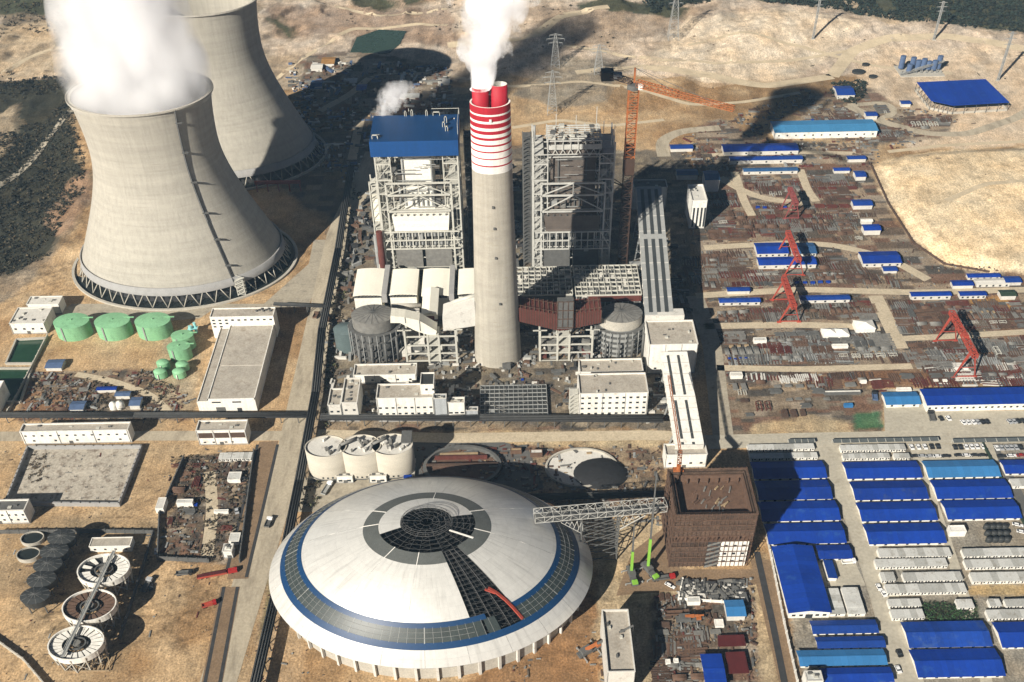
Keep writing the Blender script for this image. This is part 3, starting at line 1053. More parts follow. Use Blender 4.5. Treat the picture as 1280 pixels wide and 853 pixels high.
# ------------------------------------------------------------------ coal store dome
def coal_dome():
    cx, cy = -48.4, 359.0
    t = thing('coal_store_dome', 'huge white domed coal store with a blue ringed roof and a missing wedge of panels', 'dome', (cx, cy, 0))
    PR = [(0, 55.5), (10, 54.8), (18.9, 52.9), (25, 50.6), (32, 47.2), (40, 42.7), (46, 38.7), (52, 34), (56, 29.8), (60, 25), (63, 20.7), (65.5, 16.6)]
    rr = [p[0] for p in PR]
    zz = [p[1] for p in PR]
    # one smooth crown line through the surveyed rings
    cf = np.polyfit(np.array(rr) ** 2, np.array(zz), 3)
    Z = lambda r: float(np.polyval(cf, r * r))

    def pt(r, a, dz=0.0):
        return (cx + K * r * cos(a), cy + r * sin(a), Z(r) + dz)

    def patch(b, r0, r1, a0, a1, dz=0, nr=4, mi=0):
        na = max(1, int(abs(a1 - a0) / radians(2.5)))
        base = len(b.v)
        for i in range(nr + 1):
            r = r0 + (r1 - r0) * i / nr
            for j in range(na + 1):
                b.v.append(pt(r, a0 + (a1 - a0) * j / na, dz))
        for i in range(nr):
            for j in range(na):
                q = base + i * (na + 1) + j
                b.f.append((q, q + na + 1, q + na + 2, q + 1))
                b.m.append(mi)
                b.sm.append(True)

    D = radians
    WL, WR = D(-70.6), D(-50.6)      # open wedge, seen from the middle
    full = (WR, WL + 2 * pi)
    seams = [D(a) for a in (84, 27.6, -10, 150.5, 177, -128, -97)]
    # white shells between the seams, split so that each sheeted field is its own panel
    edges = sorted([WR, WL + 2 * pi] + [s if s > WR else s + 2 * pi for s in seams])
    for i in range(len(edges) - 1):
        b = MB()
        patch(b, 25.05, 52, edges[i] + .001, edges[i + 1] - .001, nr=8)
        b.build('roof_shell', 'dome_sheet', t)
    for i in range(24):
        b = MB()
        patch(b, 60.05, 65.5, 2 * pi * i / 24, 2 * pi * (i + 1) / 24 - .0012, nr=3)
        b.build('eave_sheet', 'dome_sheet', t)
    b = MB(); patch(b, 50.6, 52.6, *full, dz=.12, nr=2); patch(b, 50.6, 52.6, D(-70.6), D(-64), dz=.12, nr=2)
    b.build('blue_ring', 'dome_blue', t)
    b = MB(); patch(b, 57.8, 60.1, 0, 2 * pi, dz=.12, nr=2)
    b.build('blue_ring', 'dome_blue', t)
    b = MB()
    patch(b, 52, 58.2, *full, nr=3)
    patch(b, 52.4, 58.2, D(-70.6), D(-66.5), nr=3)
    patch(b, 52.4, 58.2, D(-65.5), D(-60.5), nr=3)
    b.build('glazed_band', 'glass_band', t)
    b = MB()
    for i in range(108):
        a = 2 * pi * i / 108
        if D(-60) < a - 2 * pi < D(-50.6): continue
        w = .5 if i % 9 == 0 else .14
        b.bar(pt(52.3, a, .12), pt(58.0, a, .12), w, .1)
    for r in (54.2, 56.1):
        for i in range(144):
            a = WR + (2 * pi - D(20)) * i / 144
            b.bar(pt(r, a, .1), pt(r, a + (2 * pi - D(20)) / 144, .1), .12, .08)
    b.build('glazing_bars', 'steel_grey', t)
    b = MB()
    patch(b, 18.9, 25.1, *full, dz=.05, nr=3)
    b.build('translucent_ring', 'skylight_ring', t)
    for s in seams:
        b = MB()
        b.bar(pt(18.8, s, .2), pt(25.2, s, .2), .36, .2)
        b.bar(pt(25.2, s, .06), pt(38, s, .06), .12, .1)
        b.bar(pt(38, s, .06), pt(50.4, s, .06), .12, .1)
        b.build('seam_cap', 'white_paint', t)
    # cap: sheeted at the back, open in front
    b = MB()
    patch(b, 10.3, 18.95, D(21), D(198), nr=3)
    b.build('cap_sheet', 'dome_sheet', t)
    b = MB(); b.hexa([pt(10.8, D(-35), .1), pt(10.8, D(-31), .1), pt(20.5, D(-26), .1), pt(20.5, D(-28.4), .1), pt(10.8, D(-35), .5), pt(10.8, D(-31), .5), pt(20.5, D(-26), .5), pt(20.5, D(-28.4), .5)])
    b.build('loose_sheet', 'white_paint', t)
    # space frame showing through the openings
    b = MB()
    up = lambda r, a: pt(r, a, -.4)
    dn = lambda r, a: pt(r, a, -3.0)
    rs = [2.5, 5, 7.5, 9.8, 12, 14.5, 17, 19.5]
    for i, r in enumerate(rs):
        n = 26
        for j in range(n):
            a, a2 = 2 * pi * j / n, 2 * pi * (j + 1) / n
            b.bar(up(r, a), up(r, a2), .10)
            if r > 4 and j % 2: b.bar(dn(r, a), up(r, a2), .07)
            if i + 1 < len(rs):
                if j % (1 if r > 6 else 3) == 0:
                    b.bar(up(r, a), up(rs[i + 1], a), .10)
                    b.bar(dn(r, a), up(rs[i + 1], a2), .07)
    rs = list(np.arange(19.5, 60, 2.2))
    for i in range(len(rs) - 1):
        n = 7
        for j in range(n + 1):
            f = j / n
            a = WL + (WR - WL) * f
            a2 = WL + (WR - WL) * min(1, (j + 1) / n)
            if j % 2 == 1: b.bar(up(rs[i], a), up(rs[i + 1], a), .26)
            b.bar(dn(rs[i], a), dn(rs[i + 1], a), .09)
            if j < n:
                b.bar(up(rs[i], a), up(rs[i], a2), .09)
                b.bar(dn(rs[i], a), up(rs[i + 1], a2), .08)
                b.bar(dn(rs[i], a2), up(rs[i + 1], a), .08)
    b.build('space_frame', 'frame_dull', t)
    # raised ring collar over the crown
    b = MB()
    for k, (r, dz) in enumerate(((10.2, .8), (10.0, 2.0), (9.6, 3.0), (9.0, 3.8))):
        for j in range(60):
            a, a2 = 2 * pi * j / 60, 2 * pi * (j + 1) / 60
            b.bar(pt(r, a, dz), pt(r, a2, dz), .12)
    for j in range(20):
        a = 2 * pi * j / 20
        b.bar(pt(10.2, a, 0), pt(9.0, a, 3.8), .1)
    b.build('crown_collar', 'frame_dull', t)
    # red walkway truss lying in the wedge
    b = MB()
    q = [pt(r, D(a), .7) for r, a in ((42, -55.5), (45, -53.4), (49, -52), (53, -51.3), (57.6, -50.7))]
    for i in range(4):
        b.bar(q[i], q[i + 1], 1.4, .9)
    b.bar(pt(42, D(-57.5), .6), pt(45, D(-54), .6), .9)
    b.build('red_gangway', 'crane_red', t)
    # wall ring
    n = 48
    rw = 61.2
    zt = 16.4
    for i in range(n):
        a = 2 * pi * (i + .5) / n
        x, y = cx + K * (rw + .9) * cos(a), cy + (rw + .9) * sin(a)
        MB().rbox(x, y, 0, 1.5, 1.5, zt + 2, a).build('buttress', 'pale_roof', t)
    MB().lathe([(rw, 0), (rw, 9.5)], cx, cy, K, 96).build('lower_wall', 'concrete', t)
    MB().lathe([(rw - .1, 11), (rw - .1, 19)], cx, cy, K, 96).build('upper_wall', 'concrete', t)
    MB().lathe([(rw - .8, 9.2), (rw - .8, 11.2)], cx, cy, K, 96).build('wall_gap', 'interior_dark', t)
    MB().lathe([(rw - 1, 16.4), (65.5, 16.5)], cx, cy, K, 96, smooth=False).build('eave_soffit', 'steel_grey', t)
    # coal heap inside
    b = MB()
    b.lathe([(58, .3), (48, 7), (34, 14), (22, 19), (8, 15)], cx, cy, K, 48)
    b.disc(cx, cy, 15, 8, K, 48)
    b.build('coal_heap', 'coal', t)


def dome_detail(m):
    """sheet joints fanning from the crown, dirt washed down the slope"""
    t = m.node_tree
    L = t.links.new
    b = t.nodes['Principled BSDF']
    src = b.inputs['Base Color'].links[0].from_socket
    g = nd(t, 'ShaderNodeNewGeometry')
    mp = nd(t, 'ShaderNodeMapping')
    mp.inputs['Location'].default_value = (48.4 / K, -359.0, 0)
    mp.inputs['Scale'].default_value = (1 / K, 1, 1)
    L(g.outputs['Position'], mp.inputs[0])
    sp = nd(t, 'ShaderNodeSeparateXYZ')
    L(mp.outputs[0], sp.inputs[0])

    def M(op, *a):
        q = nd(t, 'ShaderNodeMath', operation=op)
        for i, w in enumerate(a):
            if isinstance(w, (int, float)): q.inputs[i].default_value = w
            else: L(w, q.inputs[i])
        return q.outputs[0]
    ang = M('ARCTAN2', sp.outputs[1], sp.outputs[0])
    rad = M('SQRT', M('ADD', M('MULTIPLY', sp.outputs[0], sp.outputs[0]), M('MULTIPLY', sp.outputs[1], sp.outputs[1])))
    u = M('MULTIPLY', ang, 96 / (2 * pi))
    v = M('DIVIDE', rad, 4.5)
    ju = M('LESS_THAN', M('FRACT', u), .045)
    jv = M('LESS_THAN', M('FRACT', v), .03)
    joint = M('MAXIMUM', ju, jv)
    wn = nd(t, 'ShaderNodeTexWhiteNoise', noise_dimensions='2D')
    cb = nd(t, 'ShaderNodeCombineXYZ')
    L(M('FLOOR', u), cb.inputs[0])
    L(M('FLOOR', v), cb.inputs[1])
    L(cb.outputs[0], wn.inputs['Vector'])
    n = nd(t, 'ShaderNodeTexNoise')
    n.inputs['Scale'].default_value = 1.0
    n.inputs['Detail'].default_value = 5
    c2 = nd(t, 'ShaderNodeCombineXYZ')
    L(M('MULTIPLY', ang, 26.0), c2.inputs[0])
    L(M('MULTIPLY', rad, .06), c2.inputs[1])
    L(c2.outputs[0], n.inputs['Vector'])
    k = M('MULTIPLY', M('SUBTRACT', 1.0, M('MULTIPLY', joint, .10)), M('MULTIPLY_ADD', wn.outputs[0], .07, .95))
    dirt = M('MULTIPLY_ADD', M('MAXIMUM', M('SUBTRACT', n.outputs[0], .52), 0.0), -.9, 1.0)
    sc = nd(t, 'ShaderNodeVectorMath', operation='SCALE')
    L(src, sc.inputs[0])
    L(M('MULTIPLY', k, dirt), sc.inputs['Scale'])
    L(sc.outputs[0], b.inputs['Base Color'])


def dome_mats():
    DOME = mat('dome_sheet', (.64, .63, .59), .36, .06, .05, fine=.04, spec=.6, metal=.25)
    mat('frame_dull', (.10, .10, .098), .7, .2, .3)
    dome_detail(DOME)
    mat('skylight_ring', (.088, .094, .088), .5, .15, .25, fine=.2, spec=.5)


dome_mats()
coal_dome()


# ------------------------------------------------------------------ boiler houses
def boiler(kind, xl, xr):
    YF = 648.0
    xl0 = on_plane(*xl, YF)[0]
    xr0 = on_plane(*xr, YF)[0]
    W = xr0 - xl0
    zf = lambda py: on_plane((xl[0] + xr[0]) / 2, py, YF)[1]
    ztop = zf(193)
    # depth from the sighting of the roof's back edge
    zq, py_ = (zf(174.5), 147) if kind == 1 else (zf(179), 155)
    YB = YF
    while proj(xl0 + W / 2, YB, zq)[1] > py_: YB += .25
    D = YB - YF
    if kind == 1:
        t = thing('boiler_house', 'white steel framed boiler house under a dark blue roof', 'boiler house', (xl0, YF, 0), 'boiler houses')
    else:
        t = thing('boiler_house', 'unfinished boiler house, bare grey steel frame with an open lattice top', 'boiler house', (xl0, YF, 0), 'boiler houses')
    X = lambda f: xl0 + W * f
    st = 'steel_white' if kind == 1 else 'steel_pale'
    xs = [0, .18, .34, .66, .82, 1]
    ys = [0, .33, .66, 1]
    lev = [z for z in (zf(334), zf(322), zf(308), zf(288), zf(262), zf(242), zf(225), zf(205), ztop)]
    ctop = ztop + (0 if kind == 1 else zf(179) - ztop)
    for f in xs:
        for g in ys:
            if 0 < g < 1 and .1 < f < .9: continue
            if g == 0 and f in (.34, .66): continue
            w = 1.1 if f in (0, 1) else .75
            MB().box(X(f) - w / 2, YF + D * g - w / 2, 0, X(f) + w / 2, YF + D * g + w / 2, ctop if g > 0 or f in (0, 1) else ztop).build('column', st, t)
    for i, z in enumerate(lev):
        b = MB()
        for g in ys:
            if g == 0 and z > lev[4] + 1 and i != len(lev) - 1:
                for a_, c_ in ((0, .18), (.82, 1)): b.box(X(a_), YF - .35, z - .5, X(c_), YF + .35, z + .5)
                continue
            if 0 < g < 1 and i in (5, 6, 7): continue
            b.box(X(0), YF + D * g - .25, z - .33, X(1), YF + D * g + .25, z + .33)
        for f in (0, .18, .82, 1):
            b.box(X(f) - .25, YF, z - .36, X(f) + .25, YB, z + .3)
        # gallery gratings along the sides
        b.box(X(0), YF + .5, z - .2, X(.13), YB, z)
        b.box(X(.87), YF + .5, z - .2, X(1), YB, z)
        for f in (.0, 1.0):
            b.bar((X(f), YF, z + 1.4), (X(f), YB, z + 1.4), .16)
        b.build('floor_frame', st, t)
    # bracing of the outer bays
    L2 = [0] + lev
    for i in range(len(L2) - 1):
        b = MB()
        for a_, c_ in ((0, .18), (.82, 1)):
            p, q = (a_, c_) if i % 2 else (c_, a_)
            b.bar((X(p), YF, L2[i]), (X(q), YF, L2[i + 1]), .38)
        for f in (0, 1):
            for k in range(3):
                g0, g1 = ys[k], ys[k + 1]
                if (i + k) % 2: g0, g1 = g1, g0
                b.bar((X(f), YF + D * g0, L2[i]), (X(f), YF + D * g1, L2[i + 1]), .36)
        b.build('bracing', st, t)
    # front truss frame standing proud of the casing
    b = MB()
    y = YF - 2.5
    za, zb, zc, zd = zf(227), zf(242), zf(262), zf(286)
    fa, fb = .10, .90
    for z in (za, zb, zc):
        b.box(X(fa), y - .5, z - .6, X(fb), y + .5, z + .6)
    for f in (fa, fb):
        b.box(X(f) - .6, y - .5, zf(334), X(f) + .6, y + .5, za)
    b.box(X(.5) - .4, y - .4, zb, X(.5) + .4, y + .4, za)
    b.bar((X(fa), y, zb), (X(.5), y, za), .7)
    b.bar((X(fb), y, zb), (X(.5), y, za), .7)
    b.bar((X(fa), y, zc), (X(.5), y, zb), .7)
    b.bar((X(fb), y, zc), (X(.5), y, zb), .7)
    for f in np.linspace(.1, .9, 12): b.bar((X(f), y - .3, za + .5), (X(f), y - .3, za + 1.9), .12)
    b.build('front_truss', st, t)
    # secondary steel and pipe runs
    rs_ = random.Random(40 + kind)
    for i in range(len(L2) - 1):
        b = MB()
        z0, z1 = L2[i], L2[i + 1]
        if z1 - z0 < 3: continue
        zm = (z0 + z1) / 2
        for a_, c_ in ((0, .18), (.82, 1)):
            b.bar((X(a_), YF - .3, zm), (X(c_), YF - .3, zm), .22)
            for k in range(1, 4):
                f = a_ + (c_ - a_) * k / 4
                b.bar((X(f), YF - .2, z0), (X(f), YF - .2, z1), .17)
            for zz_ in (.9, 1.4): b.bar((X(a_), YF - .5, z0 + zz_), (X(c_), YF - .5, z0 + zz_), .12)
        for k in range(5):
            f0 = rs_.uniform(.16, .7)
            zz_ = rs_.uniform(z0, z1)
            yy = YF + rs_.uniform(.6, 3.5)
            MB().bar((X(f0), yy, zz_), (X(min(.86, f0 + rs_.uniform(.05, .3))), yy, zz_), rs_.uniform(.2, .5)).build('pipe_run', 'steel_grey', t)
        b.build('secondary_steel', st, t)
    # casings
    cs = 'casing_white' if kind == 1 else 'casing_dark'
    MB().box(X(.30 if kind == 1 else .22), YF + 6, zf(268), X(.68 if kind == 1 else .78), YB - 5, zf(193) + .5).build('furnace_casing', cs, t)
    b = MB()
    for k in range(5): b.box(X(.40) + W * .06 * k, YF + 4.6, zf(262), X(.415) + W * .06 * k, YF + 5.9, zf(246))
    for f in (.315, .665): b.box(X(f) - .5, YF + 5, zf(262), X(f) + .5, YF + 6, zf(200))
    for py in (204, 231, 243): b.box(X(.30), YF + 5.3, zf(py) - .4, X(.68), YF + 6, zf(py) + .4)
    b.build('casing_stays', 'steel_grey' if kind == 1 else 'steel_dark', t)
    z0, z1 = zf(286), zf(266)
    b = MB()
    b.hexa([(X(.16), YF - 3, z0), (X(.84), YF - 3, z0), (X(.86), YF + 16, z0), (X(.14), YF + 16, z0), (X(.14), YF - 3, z1 - 1), (X(.86), YF - 3, z1 - 1), (X(.86), YF + 16, z1), (X(.14), YF + 16, z1)])
    for k in range(9):
        x = X(.18) + W * .64 * k / 8
        b.box(x - .5, YF - 3.3, z1 - .9, x + .5, YF - 2.2, z1 + .2, 1)
    b.build('economizer_casing', [cs, 'steel_dark'], t)
    # catalyst grid under it
    b = MB()
    zg0, zg1 = zf(308), zf(287)
    for k in range(10):
        x = X(.13) + W * .74 * k / 9
        b.box(x - .35, YF - 3.6, zg0, x + .35, YF - 2.9, zg1)
    for z in (zg0, zg1, zg0 + (zg1 - zg0) * .5): b.box(X(.02), YF - 3.8, z - .45, X(.98), YF - 2.8, z + .45)
    b.bar((X(0), YF - 3.3, zg0), (X(.13), YF - 3.3, zg1), .6)
    b.bar((X(1), YF - 3.3, zg0), (X(.87), YF - 3.3, zg1), .6)
    b.build('catalyst_grid', st, t)
    for k in range(9):
        for r_ in range(2):
            x = X(.15) + W * .72 * k / 9
            zz0 = zg0 + (zg1 - zg0) * .5 * r_
            MB().box(x + .4, YF + .5, zz0 + .8, x + 3.6, YF + 4, zz0 + 3.4 + r_).build('hopper', 'steel_grey' if kind == 1 else 'steel_dark', t)
    for a_, c_ in ((.14, .48), (.52, .86)):
        MB().box(X(a_), YF - 1, zf(334) + 1, X(c_), YF + 8, zf(311)).build('air_heater_casing', 'pipe_grey' if kind == 1 else 'steel_dark', t)
    # ducts and vessels crowded in the side bays
    rg = random.Random(5 + kind)
    for k in range(96):
        f = rg.choice([rg.uniform(.01, .28), rg.uniform(.70, .99), rg.uniform(.05, .95)])
        z = rg.choice(lev[:-1]) + rg.uniform(.3, 2)
        yy = YF + rg.uniform(2, D - 3)
        if .28 < f < .70 and yy > YF + 3: yy = YF + rg.uniform(.5, 4); z = rg.uniform(8, zf(290))
        w, h = rg.uniform(1.5, 5.5), rg.uniform(1.5, 6)
        m_ = rg.choice(['steel_grey', 'steel_dark', 'steel_dark', 'pipe_grey', 'steel_white' if kind == 1 else 'steel_grey'])
        if k % 3 == 0: MB().tube((X(f), yy, z), (X(f), yy, z + rg.uniform(8, 20)), rg.uniform(.5, 1.1), 8).build('vessel', m_, t)
        else: MB().rbox(X(f), yy, z, w, rg.uniform(1.5, 5), h).build('duct_section', m_, t)
    MB().box(X(.16), YF + 9, 0, X(.84), YB - 4, zf(290)).build('furnace_hopper', 'steel_dark', t)
    b = MB()
    for f in np.linspace(.02, .98, 9):
        b.bar((X(f), YB, 0), (X(f), YB, ztop), .5)
    for z in np.arange(6, ztop, 9): b.box(X(0), YB - .2, z, X(1), YB + .2, z + 5.0, 1)
    b.build('rear_wall', [st, 'interior_dark'], t)
    if kind == 1:
        zr = zf(174.5)
        zbk = zr + .8
        x0, x1 = X(-.035), X(1.02)
        b = MB()
        b.hexa([(x0, YF - 3, zr), (x1, YF - 3, zr), (x1, YB + 1, zbk), (x0, YB + 1, zbk), (x0, YF - 3, zr + .5), (x1, YF - 3, zr + .5), (x1, YB + 1, zbk + .5), (x0, YB + 1, zbk + .5)])
        b.build('roof', 'navy_roof', t)
        MB().box(x0, YF - 3.7, ztop + .4, x1, YF - 3.05, zr + .6).build('fascia', 'fascia_blue', t)
        MB().box(x0 - .05, YF - 2.9, ztop + .4, x0 + .5, YB + .9, zr - .02).box(x1 - .5, YF - 2.9, ztop + .4, x1 + .05, YB + .9, zr - .02).build('side_cladding', 'fascia_blue', t)
        rz = lambda y_: zr + .5 + (zbk - zr) * (y_ - YF + 3) / (D + 6)
        for f, yy, w, h in ((.03, YF + 1, 2.2, 3.2), (.07, YF + 3, 1.2, 2.2), (.84, YF + 16, 1, 4), (.88, YF + 10, 1, 4), (.86, YF + 22, 1, 5), (.36, YB, .8, 4), (.44, YB, .8, 5), (.62, YB, .8, 4.5), (.74, YB, 2.6, 3)):
            x = X(f)
            b = MB()
            b.box(x - w, yy - .5, rz(yy), x - w + .4, yy + .5, rz(yy) + h)
            b.box(x + w - .4, yy - .5, rz(yy), x + w, yy + .5, rz(yy) + h)
            b.box(x - w, yy - .5, rz(yy) + h - .5, x + w, yy + .5, rz(yy) + h)
            b.build('roof_vent', 'steel_white', t)
        b = MB()
        for x in (x1 - .3, X(.4)):
            b.bar((x, YB + 2.5, zbk), (x, YB + 2.5, zbk + 5), .4)
        b.bar((X(.68), YB + 2.5, zbk + 4.6), (x1, YB + 2.5, zbk + 4.6), .3)
        b.bar((x1 - .3, YF + 5, zr), (x1 - .3, YF + 5, zr + 9), .3)
        b.bar((x1 - .3, YF + 5, zr + 9), (x1 - .3, YB + 2.5, zbk + 5), .3)
        b.build('roof_rail', 'steel_white', t)
    else:
        # open lattice on top
        zl, zh = zf(190.5), zf(179)
        b = MB()
        fx = np.linspace(.18, .84, 8)
        for f in fx:
            for g in (.12, .3, .5, .7, .88):
                b.bar((X(f), YF + D * g, zl), (X(f), YF + D * g, zh), .4)
            b.box(X(f) - .4, YF + 4, zh - .8, X(f) + .4, YB - 4, zh)
            b.box(X(f) - .3, YF + 4, zl - .4, X(f) + .3, YB - 4, zl + .4)
        for g in np.linspace(.1, .9, 8):
            b.box(X(.18), YF + D * g - .4, zh - .2, X(.84), YF + D * g + .4, zh + .6)
        for k in range(7):
            for yy in (YF + 4.4,):
                b.bar((X(fx[k]), yy, zl), (X((fx[k] + fx[k + 1]) / 2), yy, zl - 6), .5)
                b.bar((X((fx[k] + fx[k + 1]) / 2), yy, zl - 6), (X(fx[k + 1]), yy, zl), .5)
        b.box(X(.18), YF + 3.8, zl, X(.84), YF + 4.3, zl + 4)
        b.box(X(.18), YF + 3.8, zl - 6.6, X(.84), YF + 4.6, zl - 5.8)
        b.build('top_lattice', 'steel_pale', t)
        rg = random.Random(4)
        for k in range(22):
            f = rg.uniform(.2, .8)
            MB().rbox(X(f), YF + D * rg.uniform(.15, .85), zh + .6, rg.uniform(1, 4), rg.uniform(1, 4), rg.uniform(.5, 2)).build('loose_crate', rg.choice(['steel_white', 'steel_dark']), t)
        for f, g, h in ((0, 0, 10), (.18, .05, 14), (.8, .9, 15), (1, .3, 9), (.88, .6, 8), (.95, 0, 6), (.3, 1, 8), (.55, 1, 7)):
            MB().bar((X(f), YF + D * g, ctop - 2), (X(f), YF + D * g, ctop + h), .45).build('lifting_pole', 'steel_pale', t)
        MB().bar((X(0), YF, ctop + 3), (X(.3), YF + D * .3, ctop + 3), .4).build('cross_beam', 'steel_pale', t)
    # stair tower and lift beside it
    if kind == 1:
        x0, x1 = X(-.11), X(-.02)
        zz = zf(228)
        b = MB()
        for x in (x0, x1):
            for yy in (YF + 2, YF + 12): b.box(x - .4, yy - .4, 0, x + .4, yy + .4, zz)
        for z in np.arange(6, zz, 7.5):
            b.box(x0, YF + 2, z - .3, x1, YF + 12, z)
            b.bar((x0, YF + 2, z), (x1, YF + 2, z + 7), .5)
        b.box(x0, YF + 1.6, zz - 1, x1, YF + 2.2, zz)
        b.build('stair_tower', 'steel_white', t)
        MB().box(x0 + .4, YF + 2.4, zf(278), x1 - .4, YF + 11, zf(250)).build('stair_cladding', 'cream_metal', t)
        b = MB()
        for k in range(7):
            x = X(-.06) + random.uniform(-3, 3)
            z = zf(326 - k * 7)
            MB().cyl(x, YF - 3 + random.uniform(-3, 1), 0, z, random.uniform(.8, 2.0), 1.3, 12).build('side_vessel', ['steel_white', 'steel_grey', 'primer_red', 'steel_dark'][k % 4], t)
        lx0, lx1 = X(1.07), X(1.18)
    else:
        lx0, lx1 = X(-.12), X(-.02)
    ly0 = YB - 10
    lz = ztop + 4 if kind == 2 else ztop + 2
    b = MB()
    for x in (lx0, lx1):
        for yy in (ly0, ly0 + 9): b.box(x - .4, yy - .4, 0, x + .4, yy + .4, lz)
    for k, z in enumerate(np.arange(4, lz, 3.4)):
        b.box(lx0, ly0, z - .25, lx1, ly0 + 9, z)
        b.bar((lx0, ly0 - .2, z), (lx1, ly0 - .2, z + 3.2) if k % 2 else (lx1, ly0 - .2, z), .28)
    b.build('lift_tower', 'steel_dark', t)
    return xl0, xr0, YF, YB, ztop


B1 = boiler(1, (467.5, 193), (571.5, 193))
B2 = boiler(2, (666.5, 192), (768.5, 192))

mat('cream_roof', (.80, .77, .66), .6, .05, .08, fine=.03, panel=(0, 3.0, .015))
mat('glass_band_dark', (.05, .055, .055), .5, .2, .2)
mat('silo_concrete', (.45, .415, .345), .9, .1, .2, stretch=(.3, .3, 1.4), fine=.08)
mat('rack_pipe', (.045, .045, .043), .8, .3, .3)
mat('gallery_grey', (.33, .335, .32), .8, .14, .15, fine=.1)
mat('pit_floor', (.40, .36, .295), .9, .2, .07, fine=.2, rust=((.085, .052, .032), .40), bump=.1)


# ------------------------------------------------------------------ generic buildings
FOOT = []


def flat_house(label, q, wall='white_wall', roof='roof_concrete', rows=(), name='building', cat='building', group=None, par=1.0, z0=0.0, bays=None, kit=0, seed=1, wdt=1.8, hgt=1.5):
    x0, x1, y0, y1, h = foot(*q)
    t = thing(name, label, cat, (x0, y0, 0), group)
    FOOT.append((x0, y0, x1, y1))
    b = MB().ring(x0, y0, x1, y1, -.3, h + par, h, .45)
    wo = b.build('wall', wall, t)
    ro = MB().box(x0 + .45, y0 + .45, h - .3, x1 - .45, y1 - .45, h).build('roof', roof, t)
    W = x1 - x0
    if h > 5:
        MB().ring(x0 - .06, y0 - .06, x1 + .06, y1 + .06, -.2, .9, 0, .3).build('plinth', 'beam_concrete', wo)
        MB().ring(x0 - .12, y0 - .12, x1 + .12, y1 + .12, h + par, h + par + .18, h, .7).build('coping', 'pale_roof', wo)
        for f in (.015, .985) if W < 30 else (.012, .34, .67, .988):
            MB().box(x0 + W * f - .14, y0 - .3, .4, x0 + W * f + .14, y0 - .02, h + par * .8).build('downpipe', 'steel_grey', wo)
        MB().box(x0 + W * .42, y0 - .12, 0, x0 + W * .42 + 2.6, y0 - .03, 2.8).build('door', 'steel_dark', wo)
        kit = kit or 4
    for zf_, n, *rest in rows:
        w = rest[0] if rest else wdt
        hh = rest[1] if len(rest) > 1 else hgt
        windows(wo, [(x0 + W * (i + .5) / n, y0 - .02, h * zf_) for i in range(n)], w, hh)
    if kit:
        rg = random.Random(seed)
        for k in range(kit):
            x, y = rg.uniform(x0 + 2, x1 - 2), rg.uniform(y0 + 2, y1 - 1)
            MB().rbox(x, y, h, rg.uniform(.8, 2.4), rg.uniform(.8, 2), rg.uniform(.4, 1.5)).build('roof_unit', ['steel_dark', 'steel_white'][k % 2], ro)
    return t, x0, x1, y0, y1, h


